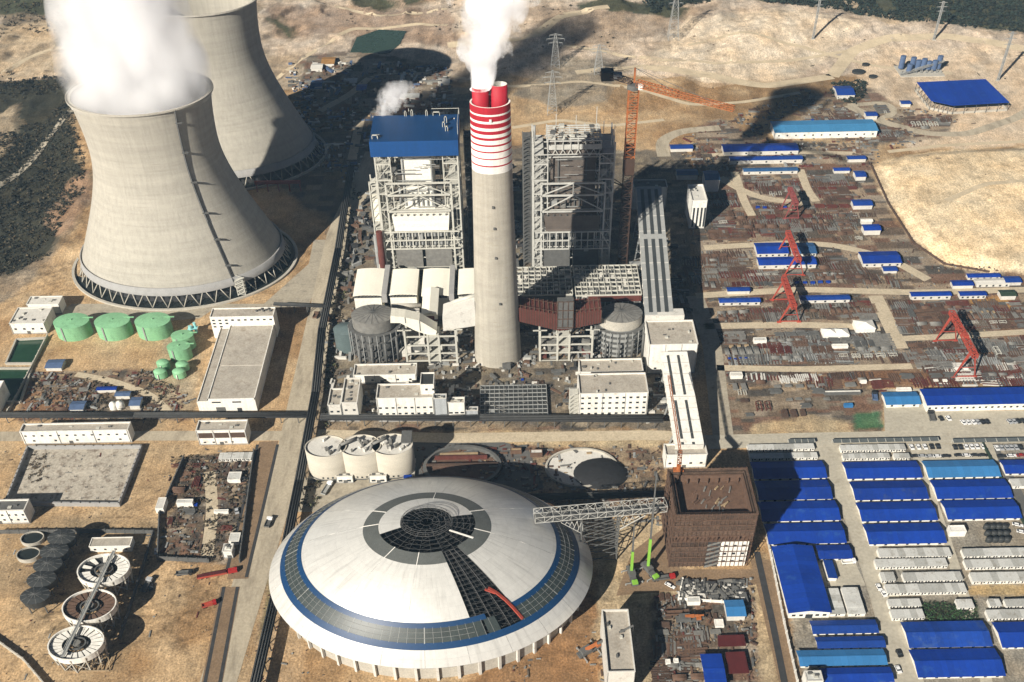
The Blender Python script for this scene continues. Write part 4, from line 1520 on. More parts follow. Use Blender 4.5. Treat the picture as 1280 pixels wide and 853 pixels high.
# electrostatic precipitators behind the chimney, white roofed and bare framed
def precipitators():
    zr = 24.0
    rng_ = [((441, 370), (477, 369), (484, 336)), ((486, 369), (521, 370), (524, 336.5)), ((526.5, 370), (561, 368), (566, 336)), ((572, 368), (606, 368), (610, 336))]
    words_ = ['white roofed filter house at the outer end, beside the pipe rack road', 'white roofed filter house second from the pipe rack road', 'white roofed filter house third from the pipe rack road, behind the gabled duct', 'white roofed filter house partly hidden by the chimney']
    for i, (a, c, e) in enumerate(rng_):
        x0, y0 = at(*a, zr)
        x1, _ = at(*c, zr)
        y1 = at(*e, zr)[1]
        t = thing('filter_house', words_[i], 'filter house', (x0, y0, 0), 'white filter houses')
        b = MB()
        n = 8
        for k in range(n):
            u, v = x0 + (x1 - x0) * k / n, x0 + (x1 - x0) * (k + 1) / n
            z_ = lambda x: zr + .9 * (1 - ((x - (x0 + x1) / 2) / ((x1 - x0) / 2)) ** 2)
            b.hexa([(u, y0, z_(u) - .6), (v, y0, z_(v) - .6), (v, y1, z_(v) - .6), (u, y1, z_(u) - .6), (u, y0, z_(u)), (v, y0, z_(v)), (v, y1, z_(v)), (u, y1, z_(u))])
        b.build('roof', 'cream_roof', t)
        b = MB()
        b.box(x0 + .3, y0 + 3.2, 6, x1 - .3, y1 - 1, zr - 2.2)
        b.build('casing', 'cream_metal', t)
        b = MB()
        for k in range(9):
            x = x0 + .8 + (x1 - x0 - 1.6) * k / 8
            b.box(x - .22, y0 + .5, zr - 2.6, x + .22, y0 + .9, zr - .5)
        b.box(x0 + .3, y0 + .6, zr - 2.9, x1 - .3, y1 - 2, zr - 2.55)
        b.build('gallery', 'steel_dark', t)
        MB().box(x0 + .6, y0 + .8, 4, x1 - .6, y0 + 3.1, zr - 3).build('front_panel', 'casing_white', t)
        b = MB()
        for k in range(5):
            for yy in (y0 + 2, y1 - 3):
                x = x0 + 1 + (x1 - x0 - 2) * k / 4
                b.box(x - .4, yy - .4, 0, x + .4, yy + .4, 6)
        b.build('legs', 'steel_dark', t)
        if i in (0, 2):
            MB().box(x1 + .1, y0 - 1.2, zr - 6, x1 + 3.9, y1 + 2, zr + 2.2).build('roof_monitor', 'beam_concrete', t)
    # bare framed pair
    for i, (a, c, e) in enumerate([((646, 369), (716, 369), (648, 334)), ((720, 369), (802, 367), (722, 332))]):
        x0, y0 = at(*a, zr)
        x1, _ = at(*c, zr)
        y1 = at(*e, zr)[1]
        t = thing('unroofed_filter_house', ['unroofed filter house touching the chimney, its open white cells partly in shade', 'unroofed filter house beside the long conveyor gallery, open white cells'][i], 'filter house', (x0, y0, 0), 'unroofed filter houses')
        b = MB()
        nx, ny = (9, 7) if i == 0 else (11, 7)
        for k in range(nx + 1):
            x = x0 + (x1 - x0) * k / nx
            b.box(x - .28, y0, zr - 1.2, x + .28, y1, zr)
        for k in range(ny + 1):
            y = y0 + (y1 - y0) * k / ny
            b.box(x0, y - .28, zr - 1.3, x1, y + .28, zr - .1)
        b.build('cell_grid', 'steel_white', t)
        rg = random.Random(3 + i)
        for k in range(nx):
            for l in range(ny):
                x = x0 + (x1 - x0) * (k + .5) / nx
                y = y0 + (y1 - y0) * (l + .5) / ny
                zz = zr - rg.choice([1.0, 1.2, 2.2, 3.5])
                mi = rg.choice([0, 0, 1, 1, 2])
                b = MB().rbox(x, y, zz - 1, rg.uniform(2.0, (x1 - x0) / nx - .7), rg.uniform(2.0, (y1 - y0) / ny - .6), 1)
                if rg.random() < .35: b.box(x - .5, y - .5, zz - .1, x + .5, y + .5, zr + rg.uniform(.4, 1.8), 0)
                b.build('cell_plate', ['pale_roof', 'pipe_grey', 'steel_dark'][mi], t)
        MB().box(x0 + .4, y0 + 1.5, 6, x1 - .4, y1 - .5, zr - 4.6).build('casing', 'steel_dark', t)
        b = MB()
        if i == 1: b.box(x0 + 9, y0 - .6, zr - 6.5, x1, y0 + .4, zr - 1.6)
        else: b.box(x0, y0 - .6, zr - 4, x1, y0 + .4, zr - 1.6)
        b.build('inlet_panel', 'primer_red' if i == 1 else 'steel_dark', t)
        b = MB()
        for k in range(nx + 1):
            x = x0 + .6 + (x1 - x0 - 1.2) * k / nx
            b.box(x - .4, y0 + 1, 0, x + .4, y0 + 1.8, zr - 1.4)
        b.build('legs', 'steel_grey', t)


precipitators()


# flue gas cleaning: absorbers, ducts and frames either side of the chimney
def absorber(px, py, h, r, label, top, body, coned, rings):
    cx, cy = at(px, py, h)
    t = thing('absorber_tower', label, 'absorber', (cx, cy, 0), 'flue gas absorbers')
    MB().lathe([(r, h * .72), (r, h - 1.2)], cx, cy, K, 40).build('upper_shell', top, t)
    b = MB().lathe([(r + .1, h - 1.2), (r + .1, h - .6), (0.01, h + coned)], cx, cy, K, 40, smooth=False)
    b.build('cone_roof', 'pipe_grey', t)
    b = MB()
    for i in range(20):
        a = 2 * pi * i / 20
        b.bar((cx + K * r * cos(a), cy + r * sin(a), h - .4), (cx, cy, h + coned + .2), .18)
    b.build('roof_rafters', 'steel_dark', t)
    MB().lathe([(r * 1.02, 0), (r * 1.02, h * .72)], cx, cy, K, 40).build('lower_shell', body, t)
    b = MB()
    for z in np.linspace(h * .12, h * .70, rings):
        b.lathe([(r * 1.04, z), (r * 1.24, z), (r * 1.24, z + .35), (r * 1.04, z + .35)], cx, cy, K, 40, smooth=False)
    b.build('walkway', 'steel_dark', t)
    b = MB()
    for i in range(22):
        a = 2 * pi * i / 22
        x, y = cx + K * r * 1.23 * cos(a), cy + r * 1.23 * sin(a)
        b.bar((x, y, 0), (x, y, h * .72), .5)
    b.build('scaffold_pole', 'steel_grey', t)
    b = MB()
    for i in range(5):
        a = radians(-120 + 26 * i)
        x, y = cx + K * r * 1.4 * cos(a), cy + r * 1.4 * sin(a)
        b.tube((x, y, 0), (x, y, h * (.42 + .07 * i)), .9, 8)
    b.build('riser_pipe', 'steel_dark', t)
    return cx, cy


AX, AY = absorber(466, 392, 36, 11.0, 'grey absorber drum with a conical roof behind the long white workshop', 'pipe_grey', 'steel_dark', 1.6, 4)
absorber(776, 390, 33, 11.0, 'grey absorber drum wrapped in scaffold, beside the conveyor', 'concrete', 'steel_grey', 1.2, 5)
x_, y_ = at(434, 408, 20)
t = thing('slurry_tank', 'dark teal slurry tank with a dull dome, between the pipe rack and the absorber', 'tank', (x_, y_, 0))
MB().lathe([(7.4, 0), (7.4, 18)], x_, y_, K, 32).build('shell', 'teal_tank', t)
MB().lathe([(7.5, 18), (5, 19.6), (0.01, 20.6)], x_, y_, K, 32).build('dome_roof', 'teal_tank', t)


def duct_prism(pts_a, pts_b, w):
    """flat sided duct between two rectangles given as (x, z) outlines on planes y and y+w"""
    return pts_a, pts_b, w


def ducts():
    Y = 553.0
    op = lambda px, py, Yp=Y: on_plane(px, py, Yp)
    # left unit, white
    t = thing('flue_duct', 'white flue duct leaving the grey absorber towards the chimney', 'duct', (*at(500, 455), 0), 'white flue ducts')
    b = MB()
    pts = [(488, 395), (506, 397), (524, 401), (546, 414)]
    bot = [(488, 404), (500, 404), (520, 414), (544, 422)]
    for i in range(3):
        q = [op(*pts[i]), op(*pts[i + 1]), op(*bot[i + 1]), op(*bot[i])]
        y0, y1 = Y, Y + 9
        b.hexa([(q[3][0], y0, q[3][1]), (q[2][0], y0, q[2][1]), (q[2][0], y1, q[2][1]), (q[3][0], y1, q[3][1]), (q[0][0], y0, q[0][1]), (q[1][0], y0, q[1][1]), (q[1][0], y1, q[1][1]), (q[0][0], y1, q[0][1])])
    b.build('duct_body', 'cream_metal', t)
    b = MB()
    for i in range(1, 3):
        q0, q1 = op(*pts[i]), op(*bot[i])
        b.box(q0[0] - .3, Y - .4, q1[1], q0[0] + .3, Y - .05, q0[1])
    b.build('flange', 'steel_grey', t)
    t = thing('flue_duct', 'broad pale flue duct entering the chimney flank', 'duct', (*at(575, 455), 0), 'white flue ducts')
    q = [op(553, 398), op(598, 383), op(598, 407), op(554, 414)]
    b = MB()
    b.hexa([(q[3][0], Y, q[3][1]), (q[2][0], Y, q[2][1]), (q[2][0], Y + 16, q[2][1]), (q[3][0], Y + 16, q[3][1]), (q[0][0], Y, q[0][1]), (q[1][0], Y, q[1][1]), (q[1][0], Y + 16, q[1][1]), (q[0][0], Y + 16, q[0][1])])
    b.build('duct_body', 'pale_roof', t)
    q0, q1 = op(566, 394), op(598, 384)
    MB().tube((q0[0], Y + 13, q0[1] + 1.2), (q1[0], Y + 13, q1[1] + 1.2), 1.5, 10).build('side_pipe', 'steel_white', t)
    MB().box(q1[0] - 2.4, Y - .5, q1[1] - 14, q1[0] - 2, Y + .1, q1[1] + 5).build('ladder', 'steel_dark', t)
    # gabled duct running out from the filter houses
    x0, y0 = at(527, 393, 28)
    x1, _ = at(546, 393, 28)
    y1 = at(540, 360, 28)[1]
    t = thing('gabled_duct', 'bright white gabled duct running out between the filter houses', 'duct', (x0, y0, 0))
    MB().gable_y(x0 - .4, y0, x1 + .4, y1, 27.2, 29, .25).build('roof', 'cream_roof', t)
    MB().box(x0, y0 + .3, 19, x1, y1, 27.2).build('casing', 'cream_metal', t)
    b = MB()
    for z in (12, 17, 22): b.box(x0 - .6, y0 - .8, z, x1 + .6, y0 + .2, z + .7)
    b.box(x0 + 2, y0 - .5, 23, x1 - 2, y0 + .25, 26, 0)
    b.build('end_frame', 'primer_red', t)
    b = MB()
    for x in (x0 + .4, x1 - .4):
        for yy in (y0 + .5, y1 - 2): b.box(x - .5, yy - .5, 0, x + .5, yy + .5, 19)
    b.build('legs', 'steel_white', t)
    # booster fan roof and round pipe by the absorber
    t = thing('fan_house', 'low grey fan house between the absorber and the gabled duct', 'fan house', (*at(506, 400), 0))
    xx0, yy0 = at(493, 400, 22)
    xx1, _ = at(523, 400, 22)
    yy1 = at(506, 386, 22)[1]
    MB().box(xx0, yy0, 0, xx1, yy1, 22).build('casing', 'pale_roof', t)
    b = MB()
    for k in range(4): b.box(xx0, yy0 + (yy1 - yy0) * k / 4 + .4, 22.0, xx1, yy0 + (yy1 - yy0) * k / 4 + .8, 22.5)
    b.build('roof_ribs', 'steel_dark', t)
    MB().tube((xx0 - 3, yy1 + 1, 24), (xx1 + 1, yy1 + 1, 24), 1.7, 10).build('gas_pipe', 'concrete', t)
    # frames
    for nm, cols, lv, Yf, lab in ((0, [(505, 413), (534, 420), (548, 420), (569, 412)], [421, 432, 442, 451], Y - 2, 'white steel duct trestle under the white ducts at the chimney foot'),
                                  (1, [(675, 413), (697, 417), (712, 418), (741, 412)], [421, 431, 441, 451], Y - 2, 'white steel duct trestle under the red primer ducts')):
        t = thing('duct_trestle', lab, 'steel frame', (*at(cols[0][0], 455), 0), 'duct support frames')
        b = MB()
        xs = []
        for px, py in cols:
            x, z = op(px, py, Yf)
            xs.append(x)
            b2 = MB().box(x - .7, Yf - .7, 0, x + .7, Yf + .7, z)
            b2.box(x - .6, Yf + 11, 0, x + .6, Yf + 12, z - 1)
            b2.build('column', 'steel_white', t)
        for py in lv:
            z = op(cols[1][0], py, Yf)[1]
            b.box(xs[0], Yf - .45, z - .45, xs[-1], Yf + .45, z + .45)
            b.box(xs[1] - .3, Yf, z - .4, xs[1] + .3, Yf + 11, z + .3)
            b.box(xs[1], Yf + .5, z - .1, xs[2], Yf + 11, z + .1)
        for px, py, d in ((cols[0][0], cols[0][1], -5), (cols[-1][0], cols[-1][1], 5)):
            x, z = op(px, py, Yf)
            b.box(x - abs(d), Yf - .4, z - .6, x + abs(d), Yf + .4, z)
        b.build('beam', 'steel_white', t)
        rg = random.Random(9 + nm)
        for k in range(34):
            x = rg.uniform(xs[0] + 1, xs[-1] - 1)
            MB().rbox(x, Yf + rg.uniform(2, 13), rg.uniform(0, 12), rg.uniform(2, 7), rg.uniform(1.5, 4), rg.uniform(1, 4), rg.uniform(-.4, .4), 0, rg.uniform(-.3, .3)).build('pipe_spool', rg.choice(['steel_dark', 'pipe_grey', 'steel_white' if nm == 0 else 'primer_red']), t)
    q0, q1, q2, q3 = op(496, 446), op(530, 430), op(532, 440), op(500, 452)
    t = thing('inclined_chute', 'pale sloping chute under the left duct frame', 'duct', (*at(512, 455), 0))
    MB().hexa([(q3[0], Y + 3, q3[1]), (q2[0], Y + 3, q2[1]), (q2[0], Y + 8, q2[1]), (q3[0], Y + 8, q3[1]), (q0[0], Y + 3, q0[1]), (q1[0], Y + 3, q1[1]), (q1[0], Y + 8, q1[1]), (q0[0], Y + 8, q0[1])]).build('chute_body', 'pale_roof', t)
    MB().box(q3[0], Y + 4, 0, q3[0] + 1, Y + 7, q3[1] + .5).box(q2[0] - 1, Y + 4, 0, q2[0], Y + 7, q2[1] + .5).build('chute_leg', 'steel_dark', t)
    # right unit, red primer
    def redduct(lab, top, bot, d, side=0):
        t = thing('flue_duct', lab, 'duct', (*at(top[0][0], 455), 0), 'red primer flue ducts')
        b = MB()
        for i in range(len(top) - 1):
            q = [op(*top[i]), op(*top[i + 1]), op(*bot[i + 1]), op(*bot[i])]
            b.hexa([(q[3][0], Y, q[3][1]), (q[2][0], Y, q[2][1]), (q[2][0], Y + d, q[2][1]), (q[3][0], Y + d, q[3][1]), (q[0][0], Y, q[0][1]), (q[1][0], Y, q[1][1]), (q[1][0], Y + d, q[1][1]), (q[0][0], Y + d, q[0][1])])
        b.build('duct_body', 'primer_red', t)
        b = MB()
        p, q = op(*top[0]), op(*top[-1])
        r_, s_ = op(*bot[0]), op(*bot[-1])
        for k in range(17):
            f = k / 16
            x = p[0] + (q[0] - p[0]) * f
            b.box(x - .2, Y - .35, r_[1] + (s_[1] - r_[1]) * f, x + .2, Y - .02, p[1] + (q[1] - p[1]) * f)
        b.build('stiffener', 'rust_brown', t)
        b = MB()
        for k in range(9):
            f = (k + .5) / 9
            x = p[0] + (q[0] - p[0]) * f
            zt_ = p[1] + (q[1] - p[1]) * f
            b.box(x - .25, Y - .3, zt_ + .02, x + .25, Y + d, zt_ + .5)
            b.bar((x, Y, zt_), (x, Y, zt_ + 3.2), .22)
            b.bar((x, Y + d * .6, zt_), (x, Y + d * .6, zt_ + 3.6), .22)
        b.bar((p[0], Y, p[1] + 2.4), (q[0], Y, q[1] + 2.4), .2)
        b.bar((p[0], Y + d * .6, p[1] + 3), (q[0], Y + d * .6, q[1] + 3), .2)
        b.build('roof_scaffold', 'rust_plate', t)
        return t
    redduct('red primer flue duct sloping down from the chimney flank', [(648, 385), (700, 394)], [(648, 402), (700, 414)], 14)
    redduct('red primer flue duct rising towards the scaffolded absorber', [(700, 394), (752, 388)], [(700, 414), (750, 404)], 14)
    t = thing('duct_stack', 'open dark duct end standing up where the two red ducts meet', 'duct', (*at(706, 455), 0))
    YS = Y - 16
    a, c = op(697, 377, YS + 15), op(717, 377, YS + 15)
    zb = op(697, 409, YS + 15)[1]
    MB().box(a[0], YS + 14.2, zb - 1, c[0], YS + 19.5, a[1]).build('duct_body', 'steel_dark', t)
    b = MB()
    for k in range(4): b.box(a[0] + (c[0] - a[0]) * k / 3 - .25, YS + 13.8, zb, a[0] + (c[0] - a[0]) * k / 3 + .25, YS + 14.15, a[1] + .4)
    for k in range(4): b.box(a[0], YS + 13.7, zb + (a[1] - zb) * k / 3, c[0], YS + 14.1, zb + (a[1] - zb) * k / 3 + .5)
    b.build('end_stiffener', 'rust_brown', t)
    t = thing('duct_platform', 'rusty work platform in front of the unroofed filter house', 'platform', (*at(735, 400), 0))
    x0, y0 = at(718, 388, 20)
    x1, _ = at(752, 388, 20)
    MB().box(x0, y0, 18.5, x1, y0 + 14, 19.5).build('deck', 'primer_red', t)
    b = MB()
    for k in range(6): b.bar((x0 + (x1 - x0) * k / 5, y0, 18), (x0 + (x1 - x0) * k / 5, y0 + 14, 21), .5)
    for k in range(4):
        for yy in (y0 + .5, y0 + 13): b.bar((x0 + (x1 - x0) * k / 3, yy, 0), (x0 + (x1 - x0) * k / 3, yy, 18.5), .7)
    b.build('legs', 'rust_brown', t)


ducts()

# ------------------------------------------------------------------ buildings in front of the units
flat_house('long low white workshop just before the grey absorber drum', (443, 521, 479, 470, 456), rows=[(.45, 5)], kit=6, seed=2)
t, x0, x1, y0, y1, h = flat_house('small grey two block plant room, the block by the pipe rack', (413, 429, 527, 508, 487), wall='pale_roof', rows=[(.3, 2), (.65, 2)], kit=3, seed=3, group='two block plant room')
flat_house('small grey two block plant room, the taller block with roof fans', (430, 450, 527, 505, 474), wall='pale_roof', rows=[(.3, 2), (.65, 2)], kit=9, seed=4, group='two block plant room')
t, x0, x1, y0, y1, h = flat_house('white two storey workshop with a roof box, dark net beside it', (474, 544, 527, 499, 481), rows=[(.36, 9, 1.9, 1.4), (.62, 9, 1.9, 1.4)])
bx0, by0 = at(526, 492, h + 1)
bx1, _ = at(543, 492, h + 1)
b = MB().ring(bx0, by0, bx1, by0 + 12, h, h + 9, h + 8, .4)
b.build('roof_box', 'white_wall', t)
MB().box(bx0 + .4, by0 + .4, h + 7.4, bx1 - .4, by0 + 11.6, h + 8).build('roof_box_cover', 'dark_tank', t)
windows(t, [(bx0 + 4, by0 - .02, h + 4.5), (bx0 + 8.6, by0 - .02, h + 4.5)], 1.6, 1.6)
flat_house('narrow grey clad lift block against the white two storey workshop', (544.5, 560, 527, 500, 494), wall='grey_metal', roof='steel_dark', group=None)
flat_house('low white annex past the grey clad block', (561, 582, 527, 505, 498), rows=[(.5, 3, 2.4, 1.4)])
flat_house('small grey transformer box at the end of the white annex', (583, 598, 527, 515, 510), wall='grey_metal', roof='steel_dark')
t, x0, x1, y0, y1, h = flat_house('white four storey office with flat roof under the conveyor', (723, 808, 521, 493, 468), rows=[(.16, 10, 1.9, 1.5), (.39, 10, 1.9, 1.5), (.62, 10, 1.9, 1.5), (.85, 10, 1.9, 1.5)], kit=5, seed=8)
flat_house('white block behind the four storey office, its roof stained', (724, 803, 480, 466, 450), rows=[(.5, 8)], kit=9, seed=9)
b = MB()
t = thing('scaffold_stair', 'bare scaffold stair on the side of the four storey office', 'scaffold', (x0 - 6, y0, 0))
for u in (-6, -.6):
    for v in (1, 8): b.bar((x0 + u, y0 + v, 0), (x0 + u, y0 + v, 20), .35)
for k in range(6):
    b.box(x0 - 6, y0 + 1, k * 3.6 + 1, x0 - .6, y0 + 8, k * 3.6 + 1.25)
    b.bar((x0 - 6, y0 + .8, k * 3.6 + 1), (x0 - .6, y0 + .8, k * 3.6 + 4), .4)
b.build('scaffold_frame', 'steel_white', t)


# net covered foundation
def foundation():
    P = WP([(600, 526), (684, 525), (683, 485), (606, 485)])
    x0, y0 = at(600, 526)
    x1, _ = at(685, 526)
    y1 = at(640, 485)[1]
    t = thing('foundation_bed', 'dark gridded foundation bed of reinforcing bars before the chimney', 'foundation', (x0, y0, 0))
    MB().box(x0, y0, -.3, x1, y1, 2.2).build('slab', 'dark_tank', t)
    b = MB()
    for k in range(9):
        y = y0 + (y1 - y0) * k / 8
        b.box(x0, y - .22, 2.2, x1, y + .22, 2.75)
    for k in range(15):
        x = x0 + (x1 - x0) * k / 14
        b.box(x - .2, y0, 2.2, x + .2, y1, 2.65)
    b.build('rebar_mat', 'steel_grey', t)
    rg = random.Random(3)
    b = MB()
    for k in range(40):
        x, y = rg.uniform(x0, x1), rg.uniform(y0, y1)
        b.bar((x, y, 2.8), (x + rg.uniform(-6, 6), y + rg.uniform(-4, 4), 2.9), .3)
    b.build('loose_bars', 'pipe_grey', t)
    P = []


foundation()


# conveyors and transfer houses
def gallery(label, A, B, w, hgt, strips_, roof='pale_roof', legs=4, leg_m='steel_grey'):
    """A, B: (px, py, z) roof centre line ends"""
    a = Vector((*at(A[0], A[1], A[2]), A[2]))
    b_ = Vector((*at(B[0], B[1], B[2]), B[2]))
    t = thing('conveyor_gallery', label, 'conveyor', (a.x, a.y, 0), 'coal conveyor galleries')
    d = (b_ - a)
    sx = Vector((1, 0, 0)) * (w / 2)

    def seg(off0, off1, z0, z1, nm, m, f0=0, f1=1):
        p, q = a + d * f0, a + d * f1
        u, v = Vector((off0, 0, 0)), Vector((off1, 0, 0))
        Z0, Z1 = Vector((0, 0, z0)), Vector((0, 0, z1))
        return MB().hexa([p + u + Z0, p + v + Z0, q + v + Z0, q + u + Z0, p + u + Z1, p + v + Z1, q + v + Z1, q + u + Z1]).build(nm, m, t)
    seg(-w / 2, w / 2, -hgt, -.3, 'gallery_wall', 'white_wall')
    seg(-w / 2 - .5, w / 2 + .5, -.3, 0, 'gallery_roof', roof)
    for o0, o1, f0, f1 in strips_:
        seg(o0 * w, o1 * w, 0.02, .16, 'roof_light', 'glass_band_dark', f0, f1)
    bb = MB()
    for i in range(9):
        p = a + d * (i / 8)
        bb.hexa([p + Vector((-w / 2 - .3, -.4, -hgt - .2)), p + Vector((w / 2 + .3, -.4, -hgt - .2)), p + Vector((w / 2 + .3, .4, -hgt - .2)), p + Vector((-w / 2 - .3, .4, -hgt - .2)), p + Vector((-w / 2 - .3, -.4, .1)), p + Vector((w / 2 + .3, -.4, .1)), p + Vector((w / 2 + .3, .4, .1)), p + Vector((-w / 2 - .3, .4, .1))])
    bb.build('frame_rib', 'pale_roof', t)
    for i in range(legs):
        p = a + d * ((i + .6) / legs)
        lb = MB()
        if p.z - hgt > 2:
            for s in (-1, 1):
                lb.bar((p.x + s * w * .55, p.y, 0), (p.x + s * w * .38, p.y, p.z - hgt), .9)
            n = max(1, int((p.z - hgt) / 7))
            for k in range(n):
                z0, z1 = (p.z - hgt) * k / n, (p.z - hgt) * (k + 1) / n
                lb.bar((p.x - w * .5, p.y, z0), (p.x + w * .5, p.y, z1), .5)
                lb.bar((p.x + w * .5, p.y, z0), (p.x - w * .5, p.y, z1), .5)
            lb.build('trestle', leg_m, t)
    return t, a, b_


S3 = [(-.36, -.22, .02, .56), (-.07, .07, .02, .56), (.22, .36, .02, .56), (-.36, -.22, .60, .98), (-.07, .07, .60, .98), (.22, .36, .60, .98)]
gallery('pale ribbed conveyor gallery climbing towards the unfinished boiler house', (824, 394, 31), (811, 234, 42), 19.5, 6, S3, 'gallery_grey', 5)
S2 = [(-.30, -.20, .06, .46), (.10, .20, .06, .46), (-.30, -.20, .52, .96), (.10, .20, .52, .96), (-.30, -.2, .0, .025), (.1, .2, .0, .025)]
gallery('white conveyor gallery sloping down over the road to the brown scaffolded tower', (862, 556, 15), (842, 440, 28), 17.5, 6, S2[::1], 'white_wall', 3)
t, x0, x1, y0, y1, h = flat_house('white cubic transfer house where the two conveyors meet', (808, 868, 467, 432, 402), name='transfer_house', cat='transfer house', rows=[(.2, 3)], kit=6, seed=12)
bx0, by0 = at(822, 402, h)
bx1, _ = at(855, 402, h)
MB().box(bx0, by0 + .3, h - 4, bx1, by0 + 8, h + 5).build('head_house', 'pale_roof', t)
t, x0, x1, y0, y1, h = flat_house('low white transfer house between the conveyor foot and the brown tower', (830, 882, 585, 570, 556), name='transfer_house', cat='transfer house', rows=[(.4, 4)], kit=2, seed=13)
t, x0, x1, y0, y1, h = flat_house('slim white crusher tower in shade beside the long conveyor', (861, 880, 286, 252, 232), name='crusher_tower', cat='tower', roof='pale_roof', kit=5, seed=14)
windows(t, [(x0 + (x1 - x0) * f, y0 - .03, h * .42) for f in (.2, .45, .7, .92)], 1.5, h * .7)
t, x0, x1, y0, y1, h = flat_house('grey bunker house the long conveyor runs into', (790, 832, 262, 236, 226), wall='grey_metal', roof='steel_dark', name='bunker_house', cat='building')


# brown scaffolded crusher tower
def scaffold_tower():
    x0, x1, y0, y1, h = foot(836, 933, 708, 643, 587)
    t = thing('scaffold_wrapped_tower', 'square tower under construction wrapped in brown scaffold netting', 'building', (x0, y0, 0))
    MB().ring(x0 + 2, y0 + 2, x1 - 2, y1 - 2, 0, h - 2, h - 7, 1.2).build('wall', 'rust_plate', t)
    MB().box(x0 + 3, y0 + 3, h - 8, x1 - 3, y1 - 3, h - 7).build('roof_slab', 'rust_plate', t)
    # netting, storey by storey
    b = MB()
    zz = list(np.linspace(0, h, 11))
    W = x1 - x0
    for i in range(10):
        z0, z1 = zz[i], zz[i + 1]
        o = .25 * (i % 2)
        if i == 5: pass
        elif i > 5: b.box(x0 - o, y0 - o, z0 + .25, x1 + o, y0 + .5, z1)
        else: b.box(x0 - o, y0 - o, z0 + .25, x0 + W * .44, y0 + .5, z1)
        b.box(x0 - o, y0 + .5, z0 + .25, x0 + .5, y1 + o, z1)
        if i > 3: b.box(x1 - .5, y0 + .5, z0 + .25, x1 + o, y1 + o, z1)
        b.box(x0 + .5, y1 - .5, z0 + .25, x1 - .5, y1 + o, z1)
    b.build('scaffold_net', 'scaffold', t)
    b = MB()
    for z in zz[1:]:
        b.box(x0 - .7, y0 - .7, z - .12, x1 + .7, y0 - .3, z + .18)
        b.box(x0 - .7, y0 - .3, z - .12, x0 - .3, y1 + .7, z + .18)
        b.box(x1 + .3, y0 - .3, z - .12, x1 + .7, y1 + .7, z + .18)
        b.box(x0, y1 + .3, z - .12, x1, y1 + .7, z + .18)
    for k in range(19):
        x = x0 + W * k / 18
        b.bar((x, y0 - .5, 0), (x, y0 - .5, h + 1.3), .22)
        b.bar((x, y1 + .5, h * .6), (x, y1 + .5, h + 1.3), .22)
    for k in range(7):
        y = y0 + (y1 - y0) * k / 6
        b.bar((x0 - .5, y, 0), (x0 - .5, y, h + 1.3), .22)
        b.bar((x1 + .5, y, 0), (x1 + .5, y, h + 1.3), .22)
    b.build('scaffold_ledger', 'rust_plate', t)
    b = MB()
    b.box(x0 + .6, y0 + 3.2, zz[5] + .1, x1 - .6, y0 + 3.6, zz[6] - .1, 0)
    b.box(x0 + .2, y0 - .2, zz[6] - .5, x1 - .2, y0 + 3.2, zz[6] + .2, 1).box(x0 + .2, y0 - .2, zz[5] - .3, x1 - .2, y0 + 3.2, zz[5] + .22, 1)
    for k in range(8):
        x = x0 + 1.2 + (W - 2.4) * k / 7
        b.box(x - .45, y0 + .4, zz[5] + .2, x + .45, y0 + 1.3, zz[6] - .5, 1)
    b.build('open_floor', ['interior_dark', 'rust_plate'], t)
    # inner lining seen from above and timber on the slab
    b = MB()
    for k in range(3):
        z = h - 6.8 + k * 2.2
        b.box(x0 + 1.4, y1 - 1.4, z, x1 - 1.4, y1 - 1.0, z + 1.9)
        b.box(x0 + 1.0, y0 + 1.4, z, x0 + 1.4, y1 - 1.4, z + 1.9)
        b.box(x1 - 1.4, y0 + 1.4, z, x1 - 1.0, y1 - 1.4, z + 1.9)
    b.build('inner_net', 'scaffold', t)
    rg = random.Random(6)
    for k in range(26):
        MB().rbox(rg.uniform(x0 + 12, x1 - 10), rg.uniform(y0 + 8, y1 - 8), h - 7, rg.uniform(.4, 1.0), rg.uniform(2, 5), rg.uniform(.3, 1.2), rg.uniform(-1.0, -.2)).build('timber_bundle', ['rust_plate', 'pipe_grey', 'pipe_grey', 'timber'][k % 4], t)
    b = MB()
    for k in range(7):
        x = x0 + 5 + (W - 10) * k / 6
        b.box(x - .3, y0 + 3, h - 7, x + .3, y0 + 3.6, h - 3, 0)
        b.box(x - .3, y1 - 5, h - 7, x + .3, y1 - 4.4, h - 3, 0)
    b.build('formwork', ['rust_plate', 'pipe_grey', 'timber'], t)
    # dark shuttered bay and white finished bay at the foot
    b = MB()
    xa, xb = x0 + W * .45, x0 + W * .62
    b.box(xa, y0 - .2, 0, xb, y0 + 1.9, h * .5)
    for k in range(6): b.bar((xa, y0 - .5, h * .5 * k / 6), (xb, y0 - .5, h * .5 * (k + .9) / 6), .8, mi=1)
    b.build('shuttered_bay', ['interior_dark', 'pipe_grey'], t)
    MB().box(xb + .1, y0 - .1, 0, x1 - 1.2, y0 + 1.95, h * .49).build('finished_bay', 'white_wall', t)
    sp = []
    for r_ in range(3):
        for c_ in range(3): sp.append((xb + (x1 - xb) * (.17 + .3 * c_), y0 - .12, h * (.10 + .15 * r_)))
    windows(t, sp, 2.2, 1.7)
    # orange placing boom over the roof edge
    x, y = at(848, 588, h)
    t = thing('concrete_boom', 'orange placing boom reaching over the white transfer house roof', 'crane', (x, y, 0))
    b = MB()
    b.box(x - 3, y - 1, h - 2, x + 3, y + 2, h + .6)
    b.cyl(x, y, h, h + 4, 1.1, 1.2, 10)
    b.build('pedestal', 'crane_orange', t)
    q = Vector((*at(852, 548, 34), 34))
    MB().truss((x, y, h + 3.5), tuple(Vector((x, y, h + 3.5)).lerp(q, .5)), 2.2, 1.6, 6, .4).build('jib_lower', 'crane_orange', t)
